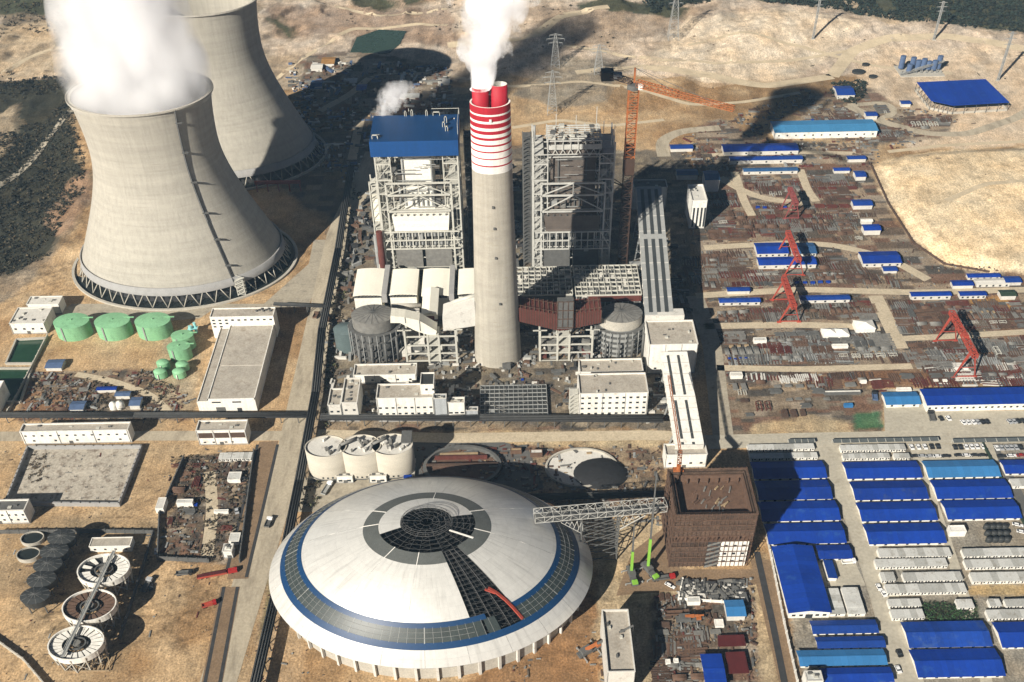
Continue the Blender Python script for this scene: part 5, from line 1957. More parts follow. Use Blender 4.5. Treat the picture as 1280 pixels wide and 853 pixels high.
    MB().truss(tuple(Vector((x, y, h + 3.5)).lerp(q, .5)), (*at(836, 470, 44), 44), 1.2, 1.0, 12, .26).build('jib_upper', 'crane_orange', t)
    return x0, x1, y0, y1, h


BT = scaffold_tower()


# lattice gantry from the dome to the tower
def gantry():
    a = Vector((*at(668, 645, 44), 44))
    x, y = at(832, 631, 40)
    c = Vector((x, y, 40))
    t = thing('lattice_gantry', 'grey lattice conveyor bridge between the white dome and the brown tower', 'conveyor bridge', (a.x, a.y, 0))
    MB().truss(a, c, 7, 4.4, 15, .30).build('truss', 'steel_pale', t)
    dn = Vector((0, 0, -3))
    d = (c - a).normalized()
    MB().bar(a + dn * .7, c + dn * .7, 5.5, .3).build('deck', 'steel_dark', t)
    m = a.lerp(c, .52)
    b = MB()
    for u in (-9, 9):
        for v in (-4, 4):
            p = a + d * ((c - a).length * .5 + u * 1.2)
            b.bar((p.x, p.y + v, 0), (p.x, p.y + v, p.z - 3), .7)
    pts = [a + d * ((c - a).length * .5 + u * 1.2) for u in (-9, 9)]
    for k in range(6):
        z0, z1 = 40 * k / 6.2, 40 * (k + 1) / 6.2
        for v in (-4, 4):
            b.bar((pts[0].x, pts[0].y + v, z0), (pts[1].x, pts[1].y + v, z1), .35)
            b.bar((pts[1].x, pts[1].y + v, z0), (pts[0].x, pts[0].y + v, z1), .35)
        for p in pts:
            b.bar((p.x, p.y - 4, z0), (p.x, p.y + 4, z1), .35)
    b.build('trestle', 'steel_dark', t)
    b = MB()
    for s, f in ((-1, .20), (1, .84)):
        q = a.lerp(c, f)
        for v in (-4, 4):
            e = pts[0] if s < 0 else pts[1]
            b.bar((q.x, q.y + v, q.z - 3), (e.x, e.y + v, e.z - 14), .4)
            for k in range(1, 5):
                u = a.lerp(c, f + ((.40 if s < 0 else .60) - f) * k / 5)
                w = Vector((q.x, q.y, q.z - 3)).lerp(Vector((e.x, e.y, e.z - 14)), k / 5)
                b.bar((u.x, u.y + v, u.z - 3), (w.x, w.y + v, w.z), .25)
                b.bar((u.x, u.y + v, u.z - 3), (w.x + s * -3, w.y + v, w.z), .3)
    b.build('haunch', 'steel_pale', t)


gantry()


# ash silos
def silos():
    for i, (px, lab) in enumerate(((407.5, 'concrete ash silo at the pipe rack end of the row of three'), (450.5, 'concrete ash silo in the middle of the row, grey pipe beside it'), (490, 'concrete ash silo at the shaded end of the row of three'))):
        h = 23.0
        cx, cy = at(px, 559 - i * 1.2, h)
        r = 9.5
        t = thing('ash_silo', lab, 'silo', (cx, cy, 0), 'concrete ash silos')
        MB().lathe([(r, 2.4), (r, h + .9), (r - .5, h + .9), (r - .5, h)], cx, cy, K, 40, smooth=True).build('shell', 'silo_concrete', t)
        MB().disc(cx, cy, h, r - .4, K, 40).build('roof', 'pale_roof', t)
        MB().box(cx - K * r * .98, cy - r * .8, 0, cx + K * r * .98, cy + r * .8, 2.4).build('base', 'concrete', t)
        MB().lathe([(r + .02, 2.2), (r + .35, 2.2), (r + .35, 3.0), (r + .02, 3.0)], cx, cy, K, 40, smooth=False).build('base_ring', 'steel_dark', t)
        windows(t, [(cx + o, cy - sqrt(r * r - (o / K) ** 2) - .06, 4.4) for o in (-3, 0, 3)], 1.1, 1.3, name='discharge_hatch')
        rg = random.Random(i)
        for k in range((4, 9, 12)[i]):
            a, q = rg.uniform(0, 2 * pi), rg.uniform(.1, .75) * r
            MB().rbox(cx + K * q * cos(a), cy + q * sin(a), h, rg.uniform(1, 3), rg.uniform(1, 2.4), rg.uniform(.8, 2.6), rg.uniform(0, 1)).build('roof_unit', ['pale_roof', 'pipe_grey'][k % 2], t)
        if i:
            # riser pipe arching over the roof
            x = cx - K * r - .6
            p = [Vector((x + 1.5, cy - 4, 5)), Vector((x, cy - 4, h - 1)), Vector((x + 2, cy - 2, h + 3.5)), Vector((cx - 2, cy + 4, h + 3.5)), Vector((cx, cy + 3, h + .5))]
            b = MB()
            for k in range(4): b.tube(p[k], p[k + 1], .95, 8)
            b.build('riser_pipe', 'pipe_grey', t)
    # stair core at the end
    x0, y0 = at(505, 592)
    t = thing('stair_core', 'slim concrete stair tower at the shaded end of the silos', 'stair tower', (x0, y0, 0))
    MB().box(x0, y0 + 4, 0, x0 + 6, y0 + 14, 24).build('wall', 'beam_concrete', t)
    MB().box(x0 - .3, y0 + 3.7, 24, x0 + 6.3, y0 + 14.3, 24.6).build('roof', 'steel_dark', t)
    for lab, q in (('white truck bay under the first two silos', (421, 442, 604, 596.5, 593)), ('white truck bay under the last two silos', (462, 484, 604, 596, 592))):
        flat_house(lab, q, rows=[(.4, 2, 2.5, 1.6)], name='truck_bay', cat='building', par=.4)
    flat_house('small blue container by the silos at the dome edge', (505, 515, 602, 597, 594), wall='blue_roof', roof='blue_roof', name='container', cat='container', par=.15)


silos()


# coal slot bunker rings
def pits():
    cx, cy = at(727, 585.5)
    r = .0343 * 490
    t = thing('thickener_basin', 'round pale concrete basin half filled with black coal', 'basin', (cx, cy, 0))
    MB().lathe([(r, -.5), (r, 1.6), (r - 1, 1.6), (r - 1, -3.8)], cx, cy, K, 64, smooth=False).build('rim', 'concrete', t)
    MB().lathe([(r - .9, .3), (1.2, -.0)], cx, cy, K, 64).build('floor', 'pale_roof', t)
    b = MB()
    n = 26
    pk = at(755, 594)
    for j in range(6):
        for i in range(n):
            pass
    b.lathe([(13.5, .35), (11, 2.6), (6, 4.6), (.01, 5.4)], pk[0] - 2, pk[1] + 1, 1.3, 28)
    b.build('coal_heap', 'coal', t)
    cx, cy = at(578, 586)
    r = 18
    t = thing('thickener_basin', 'round rusty basin with a dark rim, under construction behind the dome', 'basin', (cx, cy, 0))
    MB().lathe([(r, -.5), (r, 3.4), (r - 1.6, 3.4), (r - 1.6, .2)], cx, cy, K, 64, smooth=False).build('rim', 'steel_dark', t)
    MB().disc(cx, cy, .25, r - 1.5, K, 48).build('floor', 'rust_plate', t)
    b = MB()
    for i in range(40):
        a = 2 * pi * i / 40
        b.bar((cx + K * r * cos(a), cy + r * sin(a), 0), (cx + K * (r + .8) * cos(a), cy + (r + .8) * sin(a), 3.4), .4)
    b.box(cx - K * r + 2, cy - .6, 3.4, cx + K * r - 2, cy + .9, 4.4)
    b.build('scaffold_ring', 'rust_brown', t)
    b = MB().box(cx - 18, cy + 7.5, .4, cx + 16, cy + 9, 3, 0).box(cx - 15, cy + 11, .4, cx + 10, cy + 13, 1.4, 1)
    b.build('inner_wall', ['primer_red', 'timber'], t)
    flat_house('small tan shed between the round basins, roof rusted', (663, 678, 572, 567, 562), wall='rust_plate', roof='pale_roof', name='shed', cat='shed', par=.3)
    flat_house('small timber shed beside the rusty basin', (638, 652, 568, 564, 560), wall='rust_plate', roof='timber', name='shed', cat='shed', par=.3)


pits()


# ------------------------------------------------------------------ left works
def green_tank(px, py, h, r, label, group, stairs=True):
    cx, cy = at(px, py, h)
    t = thing('storage_tank', label, 'tank', (cx, cy, 0), group)
    MB().lathe([(r, 0), (r, h)], cx, cy, K, 48).build('shell', 'green_paint', t)
    MB().lathe([(r + .12, h - .05), (r + .12, h + .25), (r * .5, h + r * .10), (.01, h + r * .14)], cx, cy, K, 48, smooth=False).build('roof', 'green_paint', t)
    b = MB()
    for z in np.linspace(h * .2, h * .98, 5): b.lathe([(r + .01, z), (r + .08, z), (r + .08, z + .12), (r + .01, z + .12)], cx, cy, K, 48, smooth=False)
    b.build('seam_ring', 'green_paint', t)
    if stairs:
        a = radians(-112)
        x, y = cx + K * r * cos(a), cy + r * sin(a)
        MB().bar((x, y - .35, 0), (x, y - .35, h + .4), .9, .5).build('ladder', 'steel_grey', t)
        MB().cyl(cx, cy, h + r * .13, h + r * .14 + .7, .5, K, 8).build('vent', 'green_paint', t)
        MB().box(cx + K * r * .6, cy + r * .3, h + .2, cx + K * r + 2.5, cy + r * .3 + .8, h + .9).build('catwalk', 'green_paint', t)
    return cx, cy


for px, lab in ((89, 'large green tank at the outer end of the row, by the white workshop'), (140, 'large green tank in the middle of the row of three'), (190.5, 'large green tank of the row beside the smaller tanks')):
    green_tank(px, 401.5 - (px - 89) * .008, 12.3, 9.3, lab, 'large green tanks')
green_tank(227.5, 419, 11, 5.7, 'medium green tank behind the other medium one', 'medium green tanks')
green_tank(223, 433, 10.5, 5.9, 'medium green tank in front, close to the four little ones', 'medium green tanks')
for px, py, lab in ((199.5, 463, 'little green vessel beside the earth yard, front pair'), (223, 463, 'little green vessel of the front pair, beside the drive'), (203, 452, 'little green vessel of the back pair, yard side'), (227, 454, 'little green vessel of the back pair, against the medium tank')):
    cx, cy = at(px, py, 6.5)
    t = thing('pressure_vessel', lab, 'tank', (cx, cy, 0), 'little green vessels')
    MB().lathe([(3.3, .8), (3.3, 6)], cx, cy, K, 24).build('shell', 'green_paint', t)
    MB().lathe([(3.3, 6), (2.6, 6.9), (1.3, 7.4), (.01, 7.6)], cx, cy, K, 24).build('dome_end', 'green_paint', t)
    b = MB()
    for a in (0, pi / 2, pi, 1.5 * pi): b.box(cx + K * 2.8 * cos(a) - .3, cy + 2.8 * sin(a) - .3, 0, cx + K * 2.8 * cos(a) + .3, cy + 2.8 * sin(a) + .3, 1)
    b.build('legs', 'steel_grey', t)
    MB().tube((cx - 1, cy - 3.6, .5), (cx - 1, cy - 3.6, 5), .35, 6).build('drain_pipe', 'white_paint', t)
cx, cy = at(240, 418)
t = thing('dosing_skid', 'small turquoise pipework skid behind the medium tanks', 'pipework', (cx, cy, 0))
MB().cyl(cx, cy, 0, 8, 1.0, K, 12).cyl(cx + 3, cy + 2, 0, 9.5, .8, K, 12).build('column', 'teal_paint', t)
MB().box(cx - 2, cy - 1, 5, cx + 5, cy + 3, 5.4).build('platform', 'teal_paint', t)

# long shed with clerestory
x0, x1, y0, y1, h = foot(250, 322, 515, 499.5, 407)
t = thing('process_hall', 'long flat roofed white hall with a lower strip roof, beside the green tanks', 'hall', (x0, y0, 0))
W = x1 - x0
MB().box(x0 + W * .19, y0, 0, x1, y1, h - .6).box(x0, y0 + .01, 0, x0 + W * .19, y1, h - 2.6).build('wall', 'white_wall', t)
b = MB()
ym = y0 + (y1 - y0) * .44
b.box(x0 + W * .19 + .5, y0 + .5, h - .6, x1 - .5, ym - .4, h - .15).box(x0 + W * .19 + .5, ym + .4, h - .6, x1 - .5, y1 - .5, h - .15)
b.build('roof', 'roof_concrete', t)
MB().box(x0 + .5, y0 + .5, h - 2.6, x0 + W * .19 - .9, y1 - .5, h - 2.35).build('strip_roof', 'roof_concrete', t)
b = MB()
for q in ((x0 + W * .19, y0, x0 + W * .19 + .5, y1), (x1 - .5, y0, x1, y1), (x0 + W * .19, y0, x1, y0 + .5)): b.box(q[0], q[1] - .02, h - .7, q[2] + .02, q[3], h + .5)
b.box(x0 - .02, y0, h - 2.7, x0 + .5, y1, h - 1.6)
b.box(x0, y0 - .02, h - 2.7, x0 + W * .19, y0 + .5, h - 1.6)
b.build('parapet', 'white_wall', t)
MB().box(x0 + W * .19 - .45, y0 + .6, h - 2.3, x0 + W * .19 - .04, y1 - .6, h - .5).build('clerestory', 'steel_dark', t)
windows(t, [(x0 + W * .33, y0 - .02, h * .78), (x0 + W * .68, y0 - .02, h * .78)], 6, 1.2)
MB().box(x0 + W * .30, y0 - .15, 0, x0 + W * .46, y0 - .02, 4.6).build('door', 'steel_dark', t)
MB().box(x0 + W * .66, y0 - .15, 0, x0 + W * .74, y0 - .02, 3.6).build('door', 'interior_dark', t)
# cross block at the back
bx0, by0 = at(264, 421)
bx1 = at(339, 421)[0]
hb = 15.5
yb0 = y1 + .1
t2 = thing('control_block', 'white three storey cross block at the far end of the long hall', 'building', (bx0, yb0, 0))
xl, _ = on_plane(262, 398, yb0)
xr, _ = on_plane(342, 398, yb0)
zt = on_plane(300, 397, yb0)[1]
yb1 = yb0
while proj((xl + xr) / 2, yb1, zt)[1] > 386: yb1 += .5
MB().ring(xl, yb0, xr, yb1, 0, zt + .8, zt, .5).build('wall', 'white_wall', t2)
MB().box(xl + .5, yb0 + .5, zt - .4, xr - .5, yb1 - .5, zt).build('roof', 'roof_concrete', t2)
windows(t2, [(xl + (xr - xl) * (i + .5) / 10, yb0 - .02, zt - 2.4) for i in range(10)] + [(xl + (xr - xl) * (i + .5) / 10, yb0 - .02, zt - 5.4) for i in range(3)] + [(xl + (xr - xl) * (i + .5) / 10, yb0 - .02, zt - 8.4) for i in range(2)], 2.0, 1.3)
b = MB()
for k in range(7): b.box(xr - 14 + k * 1.7, yb0 + 6 + (k % 3), zt, xr - 12.8 + k * 1.7, yb0 + 7.4 + (k % 3), zt + 1.2)
b.build('roof_unit', 'steel_dark', t2)

flat_house('long white two storey store with a row of small windows, along the cross road', (32, 165, 554.5, 540, 530), rows=[(.72, 13, 1.6, 1.2), (.3, 5, 1.6, 1.3)])
t, x0, x1, y0, y1, h = flat_house('white open fronted shed beside the plant road crossing', (250, 311, 556, 539.5, 526.5))
b = MB()
W = x1 - x0
for k in range(3): b.box(x0 + W * (.03 + .325 * k), y0 - .1, h * .52, x0 + W * (.03 + .325 * k + .29), y0 - .02, h * .9)
b.build('open_bay', 'rust_brown', t)
windows(t, [(x0 + W * f, y0 - .02, h * .2) for f in (.12, .3, .55, .68)], 1.6, 1.2)
flat_house('pale flat workshop in front of the open gully, lower part', (17, 60, 417.5, 405, 385), rows=[(.5, 4)], roof='pale_roof', kit=8, seed=31, par=.5)
flat_house('pale flat workshop in front of the open gully, upper rear part', (38, 78, 393, 381, 371), roof='pale_roof', par=.5)
flat_house('white two storey gatehouse beside the sunken concrete pit', (-30, 38, 655, 640, 626), rows=[(.33, 8, 1.4, 1.4), (.72, 8, 1.4, 1.4)], roof='steel_dark')
flat_house('pale roofed store cut by the frame edge, beside the green ponds', (-60, 0, 520, 503, 478), roof='white_wall')
flat_house('small white pump house behind the clarifiers', (114, 165, 690, 683.5, 672), rows=[(.5, 4, 1.4, 1.4)], roof='roof_concrete', par=.4)
t, x0, x1, y0, y1, h = flat_house('tall grey flat roofed block beside the dome, roof stained', (757, 791, 868, 842, 764), wall='pale_roof', roof='roof_concrete', kit=5, seed=41, par=1.4)

# ponds
for i, (P, lab) in enumerate((([(8, 456), (42, 456), (58, 424), (21, 426)], 'green settling pond behind, next to the pale workshop'), ([(-30, 504), (26, 504), (40, 462), (-6, 462)], 'green settling pond in front, by the pale roofed store'))):
    W_ = WP(P)
    cx = sum(p[0] for p in W_) / 4
    cy = sum(p[1] for p in W_) / 4
    t = thing('settling_pond', lab, 'pond', (cx, cy, 0), 'settling ponds')
    b = MB(); b.face([(x, y, .25) for x, y in W_]); b.build('pond_water', 'water_green', t)
    b = MB()
    for k in range(4):
        p, q = W_[k], W_[(k + 1) % 4]
        b.bar((*p, .9), (*q, .9), 1.2, 1.8)
    b.build('pond_wall', 'concrete', t)


# sunken concrete pit
def pit():
    P = WP([(8, 632), (150, 633), (178, 561), (36, 562)])
    xs = [p[0] for p in P]
    x0, x1 = P[0][0], P[1][0]
    y0, y1 = P[0][1], P[2][1]
    t = thing('walled_pit', 'walled concrete pit with a puddled floor, behind the clarifiers', 'pit', (x0, y0, 0))
    b = MB(); b.face([(x, y, .3) for x, y in P]); b.build('floor', 'pit_floor', t)
    b = MB()
    for k in range(4):
        p, q = P[k], P[(k + 1) % 4]
        b.bar((*p, 1.6), (*q, 1.6), 1.0, 3.6)
        n = 12
        for i in range(n):
            e = Vector((*p, 0)).lerp(Vector((*q, 0)), i / n)
            b.box(e.x - .4, e.y - .5, 0, e.x + .4, e.y + .5, 3.4)
    b.build('pit_wall', 'beam_concrete', t)
    rg = random.Random(8)
    b = MB()
    for r_ in range(5):
        for c_ in range(7):
            u, v = (c_ + .7) / 7.4, (r_ + .6) / 5.4
            p = Vector((*P[0], 0)).lerp(Vector((*P[1], 0)), u).lerp(Vector((*P[3], 0)).lerp(Vector((*P[2], 0)), u), v)
            for s in range(2): b.bar((p.x + s, p.y, .3), (p.x + s + .5, p.y + .6, 1.3), .25)
    b.build('starter_bars', 'steel_dark', t)


pit()


# clarifiers
def clarifiers():
    ctr = []
    D = [((-.357 * 490 * 1.398, .662 * 490), 'round clarifier at the corner of the works, pale spokes'), ((-.357 * 490 * 1.398, .712 * 490), 'round clarifier in the middle, rusty brown inside'), ((-.356 * 490 * 1.398, .764 * 490), 'round clarifier by the white pump house, half in shade')]
    for i, ((cx, cy), lab) in enumerate(D):
        r, h = .0224 * 490, 14.0
        # the surveyed rim stands h above the ground
        s = (HC - h) / HC
        cx, cy, r = cx * s, cy * s, r * s
        t = thing('clarifier', lab, 'clarifier', (cx, cy, 0), 'clarifiers')
        MB().lathe([(r * .9, h - 5.0), (r, h - 4.2), (r, h), (r - .5, h), (r - .5, h - 3.0)], cx, cy, K, 48, smooth=False).build('wall', 'white_wall', t)
        MB().lathe([(r - .5, h - 2.2), (r * .36, h - 3.0), (r * .34, h - 3.4)], cx, cy, K, 48).build('floor', 'interior_dark' if i != 1 else 'rust_brown', t)
        m = 'rust_plate' if i == 1 else 'white_wall'
        n = 22
        for k in range(n):
            a = 2 * pi * k / n
            if i == 2 and 1.6 < a < 3.6 and k % 2: continue
            w = 2 * pi / n * .39
            r0, r1 = r * .52, r * .93
            b = MB()
            q = [(cx + K * rr * cos(a + s_), cy + rr * sin(a + s_)) for rr, s_ in ((r0, -w), (r1, -w), (r1, w), (r0, w))]
            b.hexa([(*e, h - 1.7) for e in q] + [(*e, h - 1.3) for e in q])
            b.build('settler_tray', m, t)
        MB().lathe([(r * .36, h - 2), (r * .36, h - .6), (r * .31, h - .6), (r * .31, h - 2)], cx, cy, K, 32, smooth=False).build('centre_ring', 'steel_dark', t)
        MB().cyl(cx, cy, h - 3, h - .2, r * .17, K, 20).build('centre_well', 'pipe_grey', t)
        b = MB()
        for k in range(12):
            a = 2 * pi * k / 12
            b.bar((cx + K * r * .9 * cos(a), cy + r * .9 * sin(a), 0), (cx + K * r * cos(a), cy + r * sin(a), h - 1), .7)
        for k in range(12):
            a, a2 = 2 * pi * k / 12, 2 * pi * (k + 1) / 12
            e0, e1 = (cx + K * r * .9 * cos(a), cy + r * .9 * sin(a)), (cx + K * r * .9 * cos(a2), cy + r * .9 * sin(a2))
            b.bar((*e0, .5), (*e1, h - 5), .4)
            b.bar((*e1, .5), (*e0, h - 5), .4)
        b.build('legs', 'concrete', t)
        ctr.append((cx, cy, h))
    x0, y0 = ctr[0][0] - 4, ctr[0][1] - 9
    x1, y1 = ctr[2][0] + 3, ctr[2][1] + 12
    t = thing('clarifier_walkway', 'narrow grey walkway bridge running over the three clarifiers', 'walkway', (x0, y0, 0))
    zw = ctr[0][2] + .6
    p, q = (x0, y0, zw), (x1, y1, zw)
    MB().bar(p, q, 2.0, .35).build('deck', 'steel_grey', t)
    b = MB()
    for s in (-1, 1):
        b.bar((p[0] + s * 1.05, p[1], zw + 1.1), (q[0] + s * 1.05, q[1], zw + 1.1), .15)
        for k in range(20):
            e = Vector(p).lerp(Vector(q), k / 19)
            b.bar((e.x + s * 1.05, e.y, zw), (e.x + s * 1.05, e.y, zw + 1.1), .12)
    b.build('railing', 'steel_white', t)
    x, y = ctr[0][0] + 4, ctr[0][1] - 16
    t = thing('support_frame', 'timber trestle frame on the ground below the corner clarifier', 'frame', (x, y, 0))
    b = MB()
    x0_, y0_ = at(82, 840); x1_, _ = at(132, 840); y1_ = at(100, 826)[1]
    for k in range(6):
        xx = x0_ + (x1_ - x0_) * k / 5
        b.bar((xx, y0_, .5), (xx + 2.5, y1_, 3), .5)
        b.bar((xx + 2.5, y0_, .5), (xx, y1_, 3), .4)
    b.box(x0_, y0_ - .3, .1, x1_ + 2, y0_ + .3, .8)
    b.build('trestle', 'timber', t)
    # dark hopper tanks in a line
    labs = ['black ribbed hopper tank at the front end of the dark row', 'black ribbed hopper tank second from the front of the dark row', 'black ribbed hopper tank in the middle of the dark row', 'black ribbed hopper tank second from the back of the dark row', 'black ribbed hopper tank at the back of the dark row, near the wall']
    for k, (px, py) in enumerate(((44, 745), (52, 724), (60, 706), (68, 689), (77, 672))):
        h = 12
        cx, cy = at(px, py, h)
        t = thing('hopper_tank', labs[k], 'tank', (cx, cy, 0), 'black hopper tanks')
        MB().lathe([(2.0, 3.5), (5.4, 7.2), (5.8, h)], cx, cy, K, 20, smooth=False).build('hopper', 'dark_tank', t)
        MB().lathe([(6.0, h), (6.0, h + .4), (3, h + 1.4), (.01, h + 1.8)], cx, cy, K, 20, smooth=False).build('lid', 'dark_tank', t)
        b = MB()
        for j in range(10):
            a = 2 * pi * j / 10
            b.bar((cx + K * 5.9 * cos(a), cy + 5.9 * sin(a), h + .45), (cx, cy, h + 1.95), .35)
        for j in range(4):
            a = pi / 4 + j * pi / 2
            b.bar((cx + K * 4.6 * cos(a), cy + 4.6 * sin(a), 0), (cx + K * 4.6 * cos(a), cy + 4.6 * sin(a), h), .5)
        b.build('frame', 'steel_dark', t)
    for px, py, lab in ((35, 692, 'dark open round tank with a pale rim beside the hopper row'), (40, 672, 'dark open round tank close to the boundary wall')):
        cx, cy = at(px, py, 3)
        t = thing('open_tank', lab, 'tank', (cx, cy, 0), 'open round tanks')
        MB().lathe([(5, 0), (5, 3), (4.6, 3), (4.6, 1)], cx, cy, K, 28, smooth=False).build('wall', 'concrete', t)
        MB().disc(cx, cy, 2, 4.6, K, 28).build('tank_water', 'water_dark', t)


clarifiers()


# pipe racks
def pipe_rack(label, P, w, h, npipe, post_every, pm='rack_pipe'):
    pts = [Vector((*at(*p), 0)) for p in P]
    t = thing('pipe_rack', label, 'pipe rack', (pts[0].x, pts[0].y, 0), 'pipe racks')
    for name, m in (('deck', 'interior_dark'), ('pipes', pm), ('post', 'steel_dark')):
        b = MB()
        for i in range(len(pts) - 1):
            p, q = pts[i], pts[i + 1]
            d = (q - p).normalized()
            s = Vector((-d.y, d.x, 0))
            if name == 'deck': b.hexa([p - s * w / 2 + Vector((0, 0, h - .5)), q - s * w / 2 + Vector((0, 0, h - .5)), q + s * w / 2 + Vector((0, 0, h - .5)), p + s * w / 2 + Vector((0, 0, h - .5)), p - s * w / 2 + Vector((0, 0, h)), q - s * w / 2 + Vector((0, 0, h)), q + s * w / 2 + Vector((0, 0, h)), p + s * w / 2 + Vector((0, 0, h))])
            elif name == 'pipes':
                for k in range(npipe):
                    o = s * (w * ((k + .5) / npipe - .5)) + Vector((0, 0, h + .5))
                    b.tube(p + o, q + o, .28 + .22 * ((k * 7) % 3) / 2, 6)
            else:
                n = int((q - p).length / post_every)
                for k in range(n + 1):
                    b = MB()
                    e = p.lerp(q, (k + .5) / (n + 1))
                    for sd in (-1, 1): b.bar(e + s * (sd * w * .45), e + s * (sd * w * .45) + Vector((0, 0, h)), .5)
                    b.bar(e - s * w * .5 + Vector((0, 0, h - .8)), e + s * w * .5 + Vector((0, 0, h - .8)), .4)
                    b.build(name, m, t)
        if name != 'post': b.build(name, m, t)


pipe_rack('long dark pipe rack running down beside the plant road past the dome', [(318, 880), (352, 730), (376, 610), (396, 500), (404, 420), (424, 320), (440, 215)], 6, 7, 4, 14)
pipe_rack('dark pipe rack along the cross road before the office blocks', [(402, 529), (600, 530), (828, 532)], 6, 6, 4, 12)
pipe_rack('dark pipe rack along the cross road behind the long white store', [(-40, 526), (170, 526), (385, 526)], 5, 5.5, 4, 12)
pipe_rack('pale pipe bridge crossing the plant road by the cross block', [(344, 389), (410, 392)], 3, 7, 3, 12)
pipe_rack('dark pipe rack between the dome and the round basins', [(520, 618), (660, 626), (830, 622)], 5, 3.5, 4, 12)

mat('navy_blue', (.008, .042, .22), .5, .12, .1, panel=(0, 4, .08))
mat('cabin_roof_dull', (.36, .36, .335), .75, .15, .12, fine=.1, rust=((.24, .22, .18), .3))
mat('grey_canopy', (.085, .095, .095), .5, .1, .1)
mat('light_navy', (.025, .085, .20), .6, .15, .1, panel=(0, 4, .1))
mat('dark_green', (.022, .042, .026), .7, .15, .2)
mat('light_blue_hall', (.05, .20, .38), .5, .08, .1, panel=(0, 6, .05))
mat('crane_rust_shaded', (.055, .030, .020), .8, .2, .3)  # rusty brown, darkened to paint in the boiler shadow on the lower mast
mat('crane_dark', (.07, .05, .04), .8, .2, .3)
mat('crane_faded', (.22, .055, .05), .8, .2, .3)
mat('scrub_light', (.075, .078, .035), 1, .4, .1)
mat('scrub_brown', (.085, .066, .038), 1, .4, .1)


# ------------------------------------------------------------------ workers' camp
def hut(label, q, roof='blue_roof', wall='white_wall', pitch=.26, doors=7, group='blue roofed camp huts', name='barrack_hut', cat='hut', over=.7):
    x0, x1, y0, y1, h = foot(*q)
    h = max(h, 2.6)
    if roof == 'blue_roof': roof = ('blue_roof', 'blue_roof_faded', 'blue_roof_deep', 'blue_roof')[(len(label) * 7 + int(q[0])) % 4]
    t = thing(name, label, cat, (x0, y0, 0), group)
    zr = h + (y1 - y0) / 2 * pitch
    FOOT.append((x0, y0, x1, y1))
    wo = MB().box(x0 + .2, y0, 0, x1 - .2, y1, h).build('wall', wall, t)
    b = MB()
    for x in (x0 + .2, x1 - .4):
        b.hexa([(x, y0, h), (x + .2, y0, h), (x + .2, y1, h), (x, y1, h), (x, (y0 + y1) / 2 - .05, zr), (x + .2, (y0 + y1) / 2 - .05, zr), (x + .2, (y0 + y1) / 2 + .05, zr), (x, (y0 + y1) / 2 + .05, zr)])
    b.build('gable', wall, t)
    b = MB().gable_x(x0 - over, y0 - over, x1 + over, y1 + over, h - over * pitch, zr, .22)
    b.box(x0 - over, (y0 + y1) / 2 - .35, zr + .18, x1 + over, (y0 + y1) / 2 + .35, zr + .34)
    b.build('roof', roof, t)
    if doors:
        windows(wo, [(x0 + (x1 - x0) * (i + .5) / doors, y0 - .02, h * .5) for i in range(doors)], 1.5, 1.5)
    return t


C1 = [('fully shaded, first behind the camp road', (943, 1032, 600.8, 597.5, 578)), ('half shaded, second behind the camp road', (949, 1039, 627, 624, 602)), ('half shaded, third behind the camp road', (953, 1049, 653.5, 650.5, 628)), ('fourth behind the camp road, above the big hall', (961, 1056, 682, 679.5, 656))]
for l, q in C1: hut('blue hut of the tower-side column, ' + l, q)
hut('short blue roofed hut beside the big blue hall', (1024, 1064, 701, 698, 683), doors=4)
C2 = [('touching the road cabins', (1059, 1151, 600.5, 597, 578)), ('second from the road', (1069, 1159, 627, 624, 603)), ('third from the road', (1077, 1170, 653.5, 650.5, 629)), ('fourth from the road, before the grey cabins', (1086, 1181, 682, 679, 656))]
for l, q in C2: hut('blue hut between camp street and car park, ' + l, q)
hut('pale blue roofed hut by the car park, its sheets weathered', (1160, 1249, 599, 596, 577), roof='light_blue_roof')
hut('blue roofed hut just below the pale blue one', (1171, 1264, 625.5, 622.5, 601))
hut('blue roofed hut above the white box and round black tanks', (1184, 1275, 651, 648.5, 627))
hut('long blue roofed hut below the green plot, upper of two', (1136, 1238, 811, 808.5, 779))
hut('long blue roofed hut below the green plot, lower of two', (1147, 1254, 848, 845, 813))
hut('blue roofed hut at the frame edge, level with the lower pair', (1252, 1330, 811, 808, 779))
hut('blue roofed hut at the frame edge behind the parked cars', (1256, 1340, 594, 591, 576))
hut('narrow blue roofed hut just below the two grey cabin blocks', (1016, 1096, 794, 791, 777), roof='navy_blue')
hut('narrow blue roofed hut second below the grey cabin blocks', (1022, 1105, 812, 809.5, 798), roof='navy_blue')
hut('pale blue roofed hut with a white wall near the trench', (1000, 1107, 834, 831, 814), roof='light_blue_roof')
hut('blue roofed hut at the bottom edge by the camp street', (1028, 1115, 856, 852, 836))
flat_house('small white flat hut at the bottom edge beside the trench', (1005, 1026, 862, 852, 839), wall='white_wall', roof='cabin_roof', name='hut', cat='hut', par=.2)


